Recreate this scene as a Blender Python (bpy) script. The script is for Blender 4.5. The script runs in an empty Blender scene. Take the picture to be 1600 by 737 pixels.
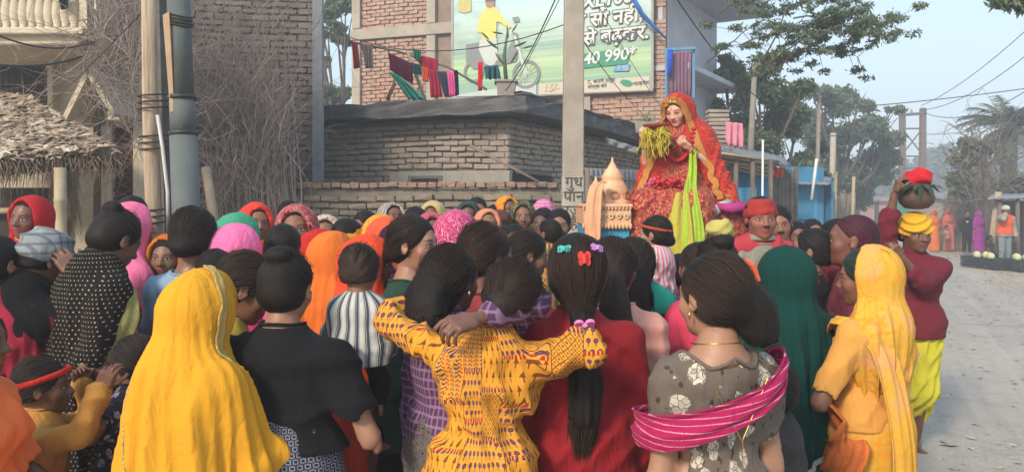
import bpy, math, random
import numpy as np
from mathutils import Vector, Matrix, Euler
from math import radians as RAD, pi as PI
random.seed(7)
SC = bpy.context.scene
COL = SC.collection
# ---------------- camera, light, world ----------------
CH = 1.75; FPX = 1200.0; HY = 316.0
def W(px, py, D):
    """photograph pixel (1600 wide) at depth D metres -> world point"""
    return Vector(((px - 800) / FPX * D, D, CH - (py - HY) / FPX * D))
cam = bpy.data.cameras.new('camera'); camo = bpy.data.objects.new('camera', cam); COL.objects.link(camo)
camo.location = (0, 0, CH); camo.rotation_euler = (PI / 2, 0, 0)
cam.lens = 27.0; cam.sensor_width = 36; cam.shift_y = -52.5 / 1600; cam.clip_end = 2000; cam.clip_start = 0.05
SC.camera = camo
SUN_EL, SUN_AZ = 32.0, 214.0        # azimuth clockwise from +Y (behind and left of the camera)
world = bpy.data.worlds.new('World'); SC.world = world; world.use_nodes = True
wn = world.node_tree; wn.nodes.clear()
sky = wn.nodes.new('ShaderNodeTexSky'); sky.sky_type = 'NISHITA'; sky.sun_disc = False
sky.sun_elevation = RAD(SUN_EL); sky.sun_rotation = RAD(SUN_AZ); sky.air_density = 1.6; sky.dust_density = 3.5; sky.ozone_density = 1.6
hz = wn.nodes.new('ShaderNodeMix'); hz.data_type = 'RGBA'; hz.inputs[0].default_value = 0.62
hz.inputs[7].default_value = (3.5, 4.7, 5.9, 1)     # even winter overcast mixed over the clear sky
bg = wn.nodes.new('ShaderNodeBackground'); bg.inputs[1].default_value = 0.15
wo = wn.nodes.new('ShaderNodeOutputWorld')
wn.links.new(sky.outputs[0], hz.inputs[6]); wn.links.new(hz.outputs[2], bg.inputs[0]); wn.links.new(bg.outputs[0], wo.inputs[0])
sl = bpy.data.lights.new('sun', 'SUN'); sl.energy = 2.7; sl.angle = RAD(10); sl.color = (1.0, 0.86, 0.70)
slo = bpy.data.objects.new('sun', sl); COL.objects.link(slo)
_a = RAD(SUN_AZ); _e = RAD(SUN_EL)
_sd = Vector((math.sin(_a) * math.cos(_e), math.cos(_a) * math.cos(_e), math.sin(_e)))
slo.rotation_euler = _sd.to_track_quat('Z', 'Y').to_euler(); slo.location = (0, -5, 20)
SC.view_settings.view_transform = 'Standard'; SC.view_settings.look = 'None'; SC.view_settings.gamma = 1
SC.view_settings.exposure = 0.60
SC.cycles.max_bounces = 6; SC.cycles.diffuse_bounces = 3; SC.cycles.glossy_bounces = 2; SC.cycles.transmission_bounces = 3
SC.cycles.transparent_max_bounces = 8; SC.cycles.volume_bounces = 1

# ---------------- object helpers ----------------
def link(o, parent=None):
    COL.objects.link(o)
    if parent is not None: o.parent = parent
    return o
def empty(name, label, cat, loc=(0, 0, 0), rz=0, group=None):
    o = bpy.data.objects.new(name, None); o.empty_display_size = .1
    o.location = loc; o.rotation_euler = (0, 0, rz); o['label'] = label; o['category'] = cat
    if group: o['group'] = group
    return link(o)
def tag(o, label=None, cat=None, group=None, kind=None):
    if label: o['label'] = label
    if cat: o['category'] = cat
    if group: o['group'] = group
    if kind: o['kind'] = kind
    return o
def mk_mesh(name, V, F, mat=None, smooth=True, attrs=None, vec=None, mats=None, fmat=None):
    """V (n,3) array, F (m,k) array of equal-sided faces (or list of lists)"""
    me = bpy.data.meshes.new(name)
    if isinstance(F, np.ndarray):
        V = np.asarray(V, dtype=np.float32)
        m, k = F.shape
        me.vertices.add(len(V)); me.vertices.foreach_set('co', V.ravel())
        me.loops.add(m * k); me.loops.foreach_set('vertex_index', F.astype(np.int32).ravel())
        me.polygons.add(m); me.polygons.foreach_set('loop_start', np.arange(0, m * k, k, dtype=np.int32))
        me.polygons.foreach_set('use_smooth', np.full(m, smooth, dtype=bool))
        if fmat is not None: me.polygons.foreach_set('material_index', fmat.astype(np.int32))
        me.update(calc_edges=True)
    else:
        me.from_pydata([tuple(v) for v in V], [], F)
        if smooth: me.polygons.foreach_set('use_smooth', [True] * len(me.polygons))
        if fmat is not None: me.polygons.foreach_set('material_index', list(fmat))
    for mt in (mats if mats else [mat]):
        if mt is not None: me.materials.append(mt)
    if vec:
        for nm, arr in vec.items():
            a = me.attributes.new(nm, 'FLOAT_VECTOR', 'POINT'); a.data.foreach_set('vector', np.asarray(arr, dtype=np.float32).ravel())
    if attrs:
        for nm, arr in attrs.items():
            a = me.attributes.new(nm, 'FLOAT', 'POINT'); a.data.foreach_set('value', np.asarray(arr, dtype=np.float32).ravel())
    return me
def mobj(name, me, parent=None, loc=None, rot=None):
    o = bpy.data.objects.new(name, me)
    if loc is not None: o.location = loc
    if rot is not None: o.rotation_euler = rot
    return link(o, parent)
class MB:
    """collects boxes, tubes and polygons into one mesh"""
    def __init__(s): s.V = []; s.F = []; s.M = []; s.mi = 0
    def add(s, V, F):
        n = len(s.V); s.V += [tuple(v) for v in V]; s.F += [[i + n for i in f] for f in F]; s.M += [s.mi] * len(F); return s
    def box(s, c, size, R=None, jit=0, bevel=0):
        x, y, z = size[0] / 2, size[1] / 2, size[2] / 2; c = Vector(c)
        if bevel:
            b = min(bevel, x * .45, y * .45, z * .45); P = []; 
            for zz, q in ((-z, b), (-z + b, 0), (z - b, 0), (z, b)):
                P += [Vector((-x + q, -y + q, zz)), Vector((x - q, -y + q, zz)), Vector((x - q, y - q, zz)), Vector((-x + q, y - q, zz))]
            F = [[3, 2, 1, 0], [12, 13, 14, 15]]
            for r in range(3):
                for i in range(4): a = r * 4 + i; b2 = r * 4 + (i + 1) % 4; F.append([a, b2, b2 + 4, a + 4])
        else:
            P = [Vector((sx * x, sy * y, sz * z)) for sz in (-1, 1) for sx, sy in ((-1, -1), (1, -1), (1, 1), (-1, 1))]
            F = [[3, 2, 1, 0], [4, 5, 6, 7], [0, 1, 5, 4], [1, 2, 6, 5], [2, 3, 7, 6], [3, 0, 4, 7]]
        if jit: P = [p + Vector((random.uniform(-jit, jit), random.uniform(-jit, jit), random.uniform(-jit, jit))) for p in P]
        if R is not None: P = [R @ p for p in P]
        return s.add([p + c for p in P], F)
    def tube(s, pts, rad, n=8, cap=True, flat=1):
        pts = [Vector(p) for p in pts]; m = len(pts)
        if not hasattr(rad, '__len__'): rad = [rad] * m
        V = []; F = []; up = None
        for i, p in enumerate(pts):
            t = (pts[min(i + 1, m - 1)] - pts[max(i - 1, 0)]).normalized()
            if up is None: up = Vector((0, 0, 1)) if abs(t.z) < .9 else Vector((1, 0, 0))
            a = t.cross(up).normalized(); b = a.cross(t).normalized(); up = b
            for k in range(n):
                w = 2 * PI * k / n; V.append(p + a * math.cos(w) * rad[i] + b * math.sin(w) * rad[i] * flat)
        for i in range(m - 1):
            for k in range(n):
                a = i * n + k; b = i * n + (k + 1) % n; F.append([a, b, b + n, a + n])
        if cap: F.append(list(range(n))[::-1]); F.append([(m - 1) * n + k for k in range(n)])
        return s.add(V, F)
    def lathe(s, prof, c=(0, 0, 0), n=20):
        V = []; F = []; c = Vector(c)
        for r, z in prof:
            for k in range(n): w = 2 * PI * k / n; V.append(c + Vector((r * math.cos(w), r * math.sin(w), z)))
        for i in range(len(prof) - 1):
            for k in range(n): a = i * n + k; b = i * n + (k + 1) % n; F.append([a, b, b + n, a + n])
        F.append(list(range(n))[::-1]); F.append([(len(prof) - 1) * n + k for k in range(n)])
        return s.add(V, F)
    def quad(s, *P): return s.add(P, [list(range(len(P)))])
    def sheet(s, A, B, C, D, nu, nv, f=None):
        """bilinear grid A-B (u) / D-C (v), f(u,v)->offset vector"""
        A, B, C, D = map(Vector, (A, B, C, D)); V = []; F = []
        for j in range(nv + 1):
            for i in range(nu + 1):
                u = i / nu; v = j / nv; p = (A * (1 - u) + B * u) * (1 - v) + (D * (1 - u) + C * u) * v
                if f: p = p + Vector(f(u, v))
                V.append(p)
        for j in range(nv):
            for i in range(nu): a = j * (nu + 1) + i; F.append([a, a + 1, a + nu + 2, a + nu + 1])
        return s.add(V, F)
    def build(s, name, mat, parent=None, smooth=False, loc=None, rot=None):
        mats = mat if isinstance(mat, (list, tuple)) else None
        me = mk_mesh(name, s.V, s.F, None if mats else mat, smooth, mats=mats, fmat=s.M)
        return mobj(name, me, parent, loc, rot)
def RZ(a): return Matrix.Rotation(a, 3, 'Z')
def RX(a): return Matrix.Rotation(a, 3, 'X')
def RY(a): return Matrix.Rotation(a, 3, 'Y')

# ---------------- implicit-surface modelling ----------------
def _sdf(pr, P):
    t = pr[0]
    if t == 'c':      # tapered capsule a b ra rb, optional flattening f along n
        _, a, b, ra, rb, k, f, n = pr
        a = np.asarray(a, float); b = np.asarray(b, float); Q = P
        if f != 1:
            n = np.asarray(n, float); g = 1 / f - 1
            Q = P + np.outer(P @ n, n) * g; a = a + n * (a @ n) * g; b = b + n * (b @ n) * g
        ba = b - a; pa = Q - a; L = ba @ ba
        tt = np.clip(pa @ ba / L, 0, 1) if L > 1e-10 else np.zeros(len(P))
        q = pa - tt[:, None] * ba
        d = np.sqrt(np.einsum('ij,ij->i', q, q)) - (ra + (rb - ra) * tt)
        return d * f if f < 1 else d
    if t == 'e':      # ellipsoid centre radii, R rotation (3x3) or None
        _, c, r, k, R = pr
        q = P - np.asarray(c, float)
        if R is not None: q = q @ R
        r = np.asarray(r, float); k0 = np.sqrt(((q / r) ** 2).sum(1)); k1 = np.sqrt(((q / r ** 2) ** 2).sum(1)) + 1e-9
        return k0 * (k0 - 1) / k1
    if t == 'b':
        _, c, hs, rr, k, R = pr
        q = P - np.asarray(c, float)
        if R is not None: q = q @ R
        q = np.abs(q) - (np.asarray(hs, float) - rr)
        return np.sqrt((np.maximum(q, 0) ** 2).sum(1)) + np.minimum(q.max(1), 0) - rr
    if t == 'p':      # half space n.p > d is solid-removed when subtracted
        _, n, dd, k = pr
        return P @ np.asarray(n, float) - dd
def _k(pr): return {'c': 5, 'e': 3, 'b': 4, 'p': 3}[pr[0]]
def ev(prims, P):
    d = None
    for op, pr in prims:
        x = _sdf(pr, P); k = pr[_k(pr)]
        if d is None: d = x; continue
        if op == '+':
            if k > 0:
                h = np.maximum(k - np.abs(d - x), 0) / k; d = np.minimum(d, x) - h * h * k * .25
            else: d = np.minimum(d, x)
        else:
            x = -x
            if k > 0:
                h = np.maximum(k - np.abs(d - x), 0) / k; d = np.maximum(d, x) + h * h * k * .25
            else: d = np.maximum(d, x)
    return d
def C(a, b, ra, rb=None, k=.02, f=1, n=(0, 1, 0)): return ('+', ('c', a, b, ra, ra if rb is None else rb, k, f, n))
def El(c, r, k=.02, R=None): return ('+', ('e', c, r, k, R))
def Bx(c, hs, rr=.005, k=.01, R=None): return ('+', ('b', c, hs, rr, k, R))
def sub(p): return ('-', p[1])
def plane(n, d, k=.004): return ('-', ('p', n, d, k))
def bounds(prims):
    lo = np.full(3, 1e9); hi = -lo
    for op, pr in prims:
        if op != '+': continue
        if pr[0] == 'c':
            for c, r in ((pr[1], pr[3]), (pr[2], pr[4])): c = np.asarray(c, float); lo = np.minimum(lo, c - r); hi = np.maximum(hi, c + r)
        else:
            c = np.asarray(pr[1], float); r = max(pr[2]) * 1.05 if pr[4 if pr[0] == 'e' else 5] is not None else np.asarray(pr[2], float)
            lo = np.minimum(lo, c - r); hi = np.maximum(hi, c + r)
    for op, pr in prims:       # axis-aligned cuts shrink the box
        if op == '-' and pr[0] == 'p':
            n = np.asarray(pr[1], float)
            ax = int(np.argmax(np.abs(n)))
            if abs(abs(n[ax]) - 1) < 1e-6:
                if n[ax] < 0: hi[ax] = min(hi[ax], pr[2] * n[ax]) if False else hi[ax]
    return lo, hi
_E = [(0,1),(2,3),(4,5),(6,7),(0,2),(1,3),(4,6),(5,7),(0,4),(1,5),(2,6),(3,7)]
def mesh_sdf(prims, h, disp=None, amp=0.0, box=None):
    lo, hi = bounds(prims) if box is None else (np.array(box[0], float), np.array(box[1], float))
    B = 4; pad = h * 2 + amp
    lo = lo - pad; n = np.ceil((hi + pad - lo) / h / B).astype(int) + 1
    cc = np.stack(np.meshgrid(*[(np.arange(k) * B + (B - 1) / 2) * h for k in n], indexing='ij'), -1).reshape(-1, 3) + lo
    dc = ev(prims, cc)
    sgn = np.where(dc > 0, 1.0, -1.0) * h * B
    near = np.abs(dc) < (h * B * 1.35 + amp)
    F = np.repeat(np.repeat(np.repeat(sgn.reshape(n), B, 0), B, 1), B, 2)
    bi = np.stack(np.unravel_index(np.nonzero(near)[0], n), -1) * B
    off = np.stack(np.meshgrid(*[np.arange(B)] * 3, indexing='ij'), -1).reshape(-1, 3)
    g = (bi[:, None] + off[None]).reshape(-1, 3)
    P = g * h + lo
    d = ev(prims, P)
    if disp is not None: d = disp(P, d)
    F[g[:, 0], g[:, 1], g[:, 2]] = d
    F[0] = F[-1] = h; F[:, 0] = F[:, -1] = h; F[:, :, 0] = F[:, :, -1] = h
    I = F < 0
    cnt = np.zeros(tuple(s - 1 for s in F.shape), np.int8)
    for a in (0, 1):
        for b in (0, 1):
            for c in (0, 1): cnt += I[a:F.shape[0]-1+a, b:F.shape[1]-1+b, c:F.shape[2]-1+c]
    act = (cnt > 0) & (cnt < 8); ci = np.stack(np.nonzero(act), -1)
    idx = np.full(act.shape, -1, np.int64); idx[act] = np.arange(len(ci))
    vals = np.stack([F[ci[:, 0] + (q & 1), ci[:, 1] + (q >> 1 & 1), ci[:, 2] + (q >> 2 & 1)] for q in range(8)], 1)
    acc = np.zeros((len(ci), 3)); w = np.zeros(len(ci))
    offs = np.array([[q & 1, q >> 1 & 1, q >> 2 & 1] for q in range(8)], float)
    for a, b in _E:
        va, vb = vals[:, a], vals[:, b]; m = (va < 0) != (vb < 0)
        t = np.where(m, va / np.where(m, va - vb, 1), 0)
        acc += m[:, None] * (offs[a] + t[:, None] * (offs[b] - offs[a])); w += m
    V = (ci + acc / w[:, None]) * h + lo
    Q = []
    for ax in range(3):
        s0 = [slice(1, -1)] * 3; s1 = [slice(1, -1)] * 3; s1[ax] = slice(2, None)
        A = I[tuple(s0)]; Bb = I[tuple(s1)]
        e = np.stack(np.nonzero(A != Bb), -1) + 1
        if not len(e): continue
        flip = A[tuple((e - 1).T)]
        u, v = [(1, 2), (2, 0), (0, 1)][ax]
        du = np.zeros(3, int); du[u] = 1; dv = np.zeros(3, int); dv[v] = 1
        q = np.stack([idx[tuple((e - du - dv).T)], idx[tuple((e - dv).T)], idx[tuple(e.T)], idx[tuple((e - du).T)]], 1)
        q = np.where(flip[:, None], q, q[:, ::-1]); Q.append(q)
    Q = np.concatenate(Q); Q = Q[(Q >= 0).all(1)]
    return V, Q
_rs = np.random.RandomState(3)
def folds(amp, kx, ky, kz, warp=.05, seed=0, sharp=True, wf=7.0, mask=None):
    """cloth folds: ridges whose wave vector is (kx,ky,kz) per metre, bent by low-frequency noise"""
    r = np.random.RandomState(seed); ph = r.rand(8) * 6.28; A = r.randn(3, 3) * wf
    def f(P, d):
        w = warp * (np.sin(P @ A[0] + ph[0]) + .6 * np.sin(P @ A[1] * 1.7 + ph[1]))
        s = (P @ np.array([kx, ky, kz])) + w * math.sqrt(kx * kx + ky * ky + kz * kz)
        g = np.sin(s + ph[2]) if not sharp else 1 - 1.6 * np.abs(np.sin(s * .5 + ph[2]))
        g = g * (.6 + .4 * np.sin(P @ A[2] + ph[3]))
        a = amp if mask is None else amp * mask(P)
        return d - a * g
    return f
def pleats(amp, n, cx=0, cy=0, z0=1.0, z1=0.0, seed=0):
    r = np.random.RandomState(seed); ph = r.rand(6) * 6.28
    def f(P, d):
        phi = np.arctan2(P[:, 0] - cx, P[:, 1] - cy); t = np.clip((z0 - P[:, 2]) / (z0 - z1), 0, 1)
        s = n * phi + .9 * np.sin(2 * phi + ph[0]) + .5 * np.sin(5 * P[:, 2] + ph[1]) + 1.1 * np.sin(3 * phi + 2 * P[:, 2] + ph[3])
        return d - amp * (.25 + .75 * t) * (np.sin(s + ph[2]) + .35 * np.sin(2.3 * s + ph[4]))
    return f
def drape(amp, n, seed=0, top=1.3, full=.9, twist=1.2, cy=0.0):
    """long hanging folds running down the body, sharp on the ridge and wide in the valley"""
    r = np.random.RandomState(seed); ph = r.rand(8) * 6.28
    def f(P, d):
        z = P[:, 2]; phi = np.arctan2(P[:, 0], -(P[:, 1] - cy)); t = np.clip((top - z) / (top - full), 0, 1)
        s = n * phi + twist * (z - 1) * n * .35 + 1.0 * np.sin(2 * phi + ph[0] + 1.5 * z) + .7 * np.sin(5 * phi + ph[1] - 3 * z)
        a1 = .55 + .45 * np.sin(phi * 3 + ph[2] + 2 * z)
        g = (1 - np.abs(np.sin(s * .5 + ph[3])) ** .75 * 1.7) * a1 + .35 * (1 - 1.6 * np.abs(np.sin(s * 1.15 + ph[4] + 2 * np.sin(4 * z + ph[5]))))
        w = np.sin(7 * z + 3 * phi + ph[6]); return d - amp * (.22 + .78 * t) * (g + .25 * (1 - 2 * np.abs(w)))
    return f
def multi(*fs):
    def f(P, d):
        for g in fs: d = g(P, d)
        return d
    return f
# ---------------- materials ----------------
class N:
    def __init__(s, name, rough=.8, spec=.3):
        s.m = bpy.data.materials.new(name); s.m.use_nodes = True; s.t = s.m.node_tree; s.t.nodes.clear()
        s.out = s.t.nodes.new('ShaderNodeOutputMaterial'); s.b = s.t.nodes.new('ShaderNodeBsdfPrincipled')
        s.t.links.new(s.b.outputs[0], s.out.inputs[0]); s.set('Roughness', rough); s.set('Specular IOR Level', spec)
    def nd(s, t, **k):
        n = s.t.nodes.new(t)
        for a, v in k.items(): setattr(n, a, v)
        return n
    def plug(s, sock, v):
        if v is None: return
        if isinstance(v, (int, float)): sock.default_value = v
        elif isinstance(v, (tuple, list)):
            v = tuple(v)
            if len(sock.default_value) == 4 and len(v) == 3: v = v + (1,)
            sock.default_value = v
        else: s.t.links.new(v, sock)
    def set(s, nm, v): s.plug(s.b.inputs[nm], v)
    def mth(s, op, a, b=None, c=None, clamp=False):
        n = s.nd('ShaderNodeMath', operation=op, use_clamp=clamp); s.plug(n.inputs[0], a)
        if b is not None: s.plug(n.inputs[1], b)
        if c is not None: s.plug(n.inputs[2], c)
        return n.outputs[0]
    def mix(s, f, a, b, mode='MIX'):
        n = s.nd('ShaderNodeMix', data_type='RGBA', blend_type=mode); s.plug(n.inputs[0], f); s.plug(n.inputs[6], a); s.plug(n.inputs[7], b)
        return n.outputs[2]
    def ramp(s, f, stops, interp='LINEAR'):
        n = s.nd('ShaderNodeValToRGB'); r = n.color_ramp; r.interpolation = interp
        while len(r.elements) < len(stops): r.elements.new(.5)
        for e, (p, c) in zip(r.elements, stops):
            e.position = p; e.color = (c, c, c, 1) if isinstance(c, (int, float)) else tuple(c) + (1,)
        s.plug(n.inputs[0], f); return n.outputs[0]
    def obj(s): return s.nd('ShaderNodeTexCoord').outputs['Object']
    def pos(s): return s.nd('ShaderNodeNewGeometry').outputs['Position']
    def attr(s, nm, kind='GEOMETRY', o='Vector'): return s.nd('ShaderNodeAttribute', attribute_type=kind, attribute_name=nm).outputs[o]
    def sep(s, v): n = s.nd('ShaderNodeSeparateXYZ'); s.plug(n.inputs[0], v); return n.outputs[0], n.outputs[1], n.outputs[2]
    def com(s, x, y, z): 
        n = s.nd('ShaderNodeCombineXYZ'); s.plug(n.inputs[0], x); s.plug(n.inputs[1], y); s.plug(n.inputs[2], z); return n.outputs[0]
    def mapv(s, v, scale=(1, 1, 1), rot=(0, 0, 0), loc=(0, 0, 0)):
        n = s.nd('ShaderNodeMapping'); s.plug(n.inputs[0], v); n.inputs['Scale'].default_value = scale; n.inputs['Rotation'].default_value = rot; n.inputs['Location'].default_value = loc
        return n.outputs[0]
    def noise(s, v, sc, det=3, rough=.55, dist=0, out=0):
        n = s.nd('ShaderNodeTexNoise'); s.plug(n.inputs['Vector'], v); s.plug(n.inputs['Scale'], sc); n.inputs['Detail'].default_value = det; n.inputs['Roughness'].default_value = rough; n.inputs['Distortion'].default_value = dist
        return n.outputs[out]
    def vor(s, v, sc, feat='F1', rnd=1, out='Distance'):
        n = s.nd('ShaderNodeTexVoronoi', feature=feat); s.plug(n.inputs['Vector'], v); s.plug(n.inputs['Scale'], sc); n.inputs['Randomness'].default_value = rnd
        return n.outputs[out]
    def wave(s, v, sc, dist=0, det=0, dsc=1, typ='BANDS', d='X'):
        n = s.nd('ShaderNodeTexWave', wave_type=typ); s.plug(n.inputs['Vector'], v); n.inputs['Scale'].default_value = sc; n.inputs['Distortion'].default_value = dist; n.inputs['Detail'].default_value = det; n.inputs['Detail Scale'].default_value = dsc
        if typ == 'BANDS': n.bands_direction = d
        return n.outputs['Fac']
    def bump(s, h, st=.3, dist=.01):
        n = s.nd('ShaderNodeBump'); s.plug(n.inputs['Height'], h); n.inputs['Strength'].default_value = st; n.inputs['Distance'].default_value = dist
        prev = s.b.inputs['Normal']
        if prev.is_linked: s.t.links.new(prev.links[0].from_socket, n.inputs['Normal'])
        s.t.links.new(n.outputs[0], s.b.inputs['Normal']); return s
    def color(s, c): s.set('Base Color', c); return s
    def lt(s, a, b): return s.mth('LESS_THAN', a, b)
    def gt(s, a, b): return s.mth('GREATER_THAN', a, b)
def mute(c, k=.06, f=.92):
    g = (c[0] + c[1] + c[2]) / 3; return tuple((x * (1 - k) + g * k) * f for x in c)
def dk(c, f): return tuple(x * f for x in c)
def srgb(r, g, b):
    return tuple((x / 255 / 12.92 if x <= 10 else ((x / 255 + .055) / 1.055) ** 2.4) for x in (r, g, b))

_MC = {}
def skin_mat():
    if 'skin' in _MC: return _MC['skin']
    n = N('skin', .50, .4); base = n.nd('ShaderNodeObjectInfo').outputs['Color']
    hl = n.attr('hl'); x, y, z = n.sep(hl); ax = n.mth('ABSOLUTE', x)
    isf = n.gt(y, .052)       # only verts of the face carry y > .052
    nz = n.noise(n.obj(), 22, 4); c = n.mix(n.mth('MULTIPLY', nz, .5), base, (.30, .12, .07), 'MULTIPLY')
    c = n.mix(.35, base, c)
    def ell(cx, cz, rx, rz):
        a = n.mth('DIVIDE', n.mth('SUBTRACT', ax if cx else x, cx), rx); b = n.mth('DIVIDE', n.mth('SUBTRACT', z, cz), rz)
        return n.mth('ADD', n.mth('MULTIPLY', a, a), n.mth('MULTIPLY', b, b))
    def msk(e, lo=.75, hi=1.05):
        r = n.nd('ShaderNodeMapRange'); n.plug(r.inputs[0], e); r.inputs[1].default_value = lo; r.inputs[2].default_value = hi; r.inputs[3].default_value = 1; r.inputs[4].default_value = 0
        return n.mth('MULTIPLY', r.outputs[0], isf)
    lips = msk(ell(0, -.0575, .025, .0115), .6, 1.2); c = n.mix(n.mth('MULTIPLY', lips, .75), c, (.20, .045, .04))
    ml = msk(ell(0, -.0565, .023, .0016)); c = n.mix(n.mth('MULTIPLY', ml, .85), c, (.05, .012, .012))
    soc = msk(ell(.031, .001, .024, .015), .2, 1.3); c = n.mix(n.mth('MULTIPLY', soc, .35), c, (.08, .035, .022))
    # curved brow
    bz = n.mth('SUBTRACT', z, n.mth('MULTIPLY', n.mth('ABSOLUTE', n.mth('SUBTRACT', ax, .033)), -.22))
    a = n.mth('DIVIDE', n.mth('SUBTRACT', ax, .031), .021); b = n.mth('DIVIDE', n.mth('SUBTRACT', bz, .0245), .0042)
    br = msk(n.mth('ADD', n.mth('MULTIPLY', a, a), n.mth('MULTIPLY', b, b)), .5, 1.2); c = n.mix(n.mth('MULTIPLY', br, .85), c, (.012, .009, .008))
    lid = msk(ell(.031, .0015, .0178, .0082)); c = n.mix(n.mth('MULTIPLY', lid, .9), c, (.015, .008, .006))
    eye = msk(ell(.031, .0000, .0148, .0056)); c = n.mix(eye, c, (.30, .27, .24))
    iris = msk(ell(.031, .0005, .0062, .0062)); c = n.mix(n.mth('MULTIPLY', iris, n.gt(eye, .1)), c, (.012, .007, .005))
    nos = msk(ell(.0085, -.0365, .0042, .003)); c = n.mix(n.mth('MULTIPLY', nos, .7), c, (.04, .012, .01))
    must = n.mth('MULTIPLY', msk(ell(0, -.0455, .030, .0062), .6, 1.2), n.attr('moustache', 'OBJECT', 'Fac')); c = n.mix(must, c, (.012, .01, .009))
    bin_ = n.mth('MULTIPLY', msk(ell(0, .034, .0048, .0052)), n.attr('bindi', 'OBJECT', 'Fac')); c = n.mix(bin_, c, (.45, .01, .02))
    pn = n.ramp(n.noise(n.obj(), 13, 4, .6), [(.40, 0.0), (.62, 1.0)])
    hd = n.mth('LESS_THAN', n.mth('ABSOLUTE', x), .5)   # head + neck verts (others carry x = 9)
    pw = n.mth('MULTIPLY', n.mth('MULTIPLY', pn, hd), n.attr('powder', 'OBJECT', 'Fac')); c = n.mix(pw, c, (.42, .07, .08))
    n.color(c); n.set('Roughness', n.ramp(n.noise(n.obj(), 40, 3), [(.3, .38), (.7, .62)])); n.bump(n.noise(n.obj(), 300, 3), .25, .002); n.bump(n.noise(n.obj(), 30, 3), .15, .004)
    n.set('Subsurface Weight', .06); n.set('Subsurface Radius', (.02, .008, .004)); _MC['skin'] = n.m; return n.m

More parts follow.
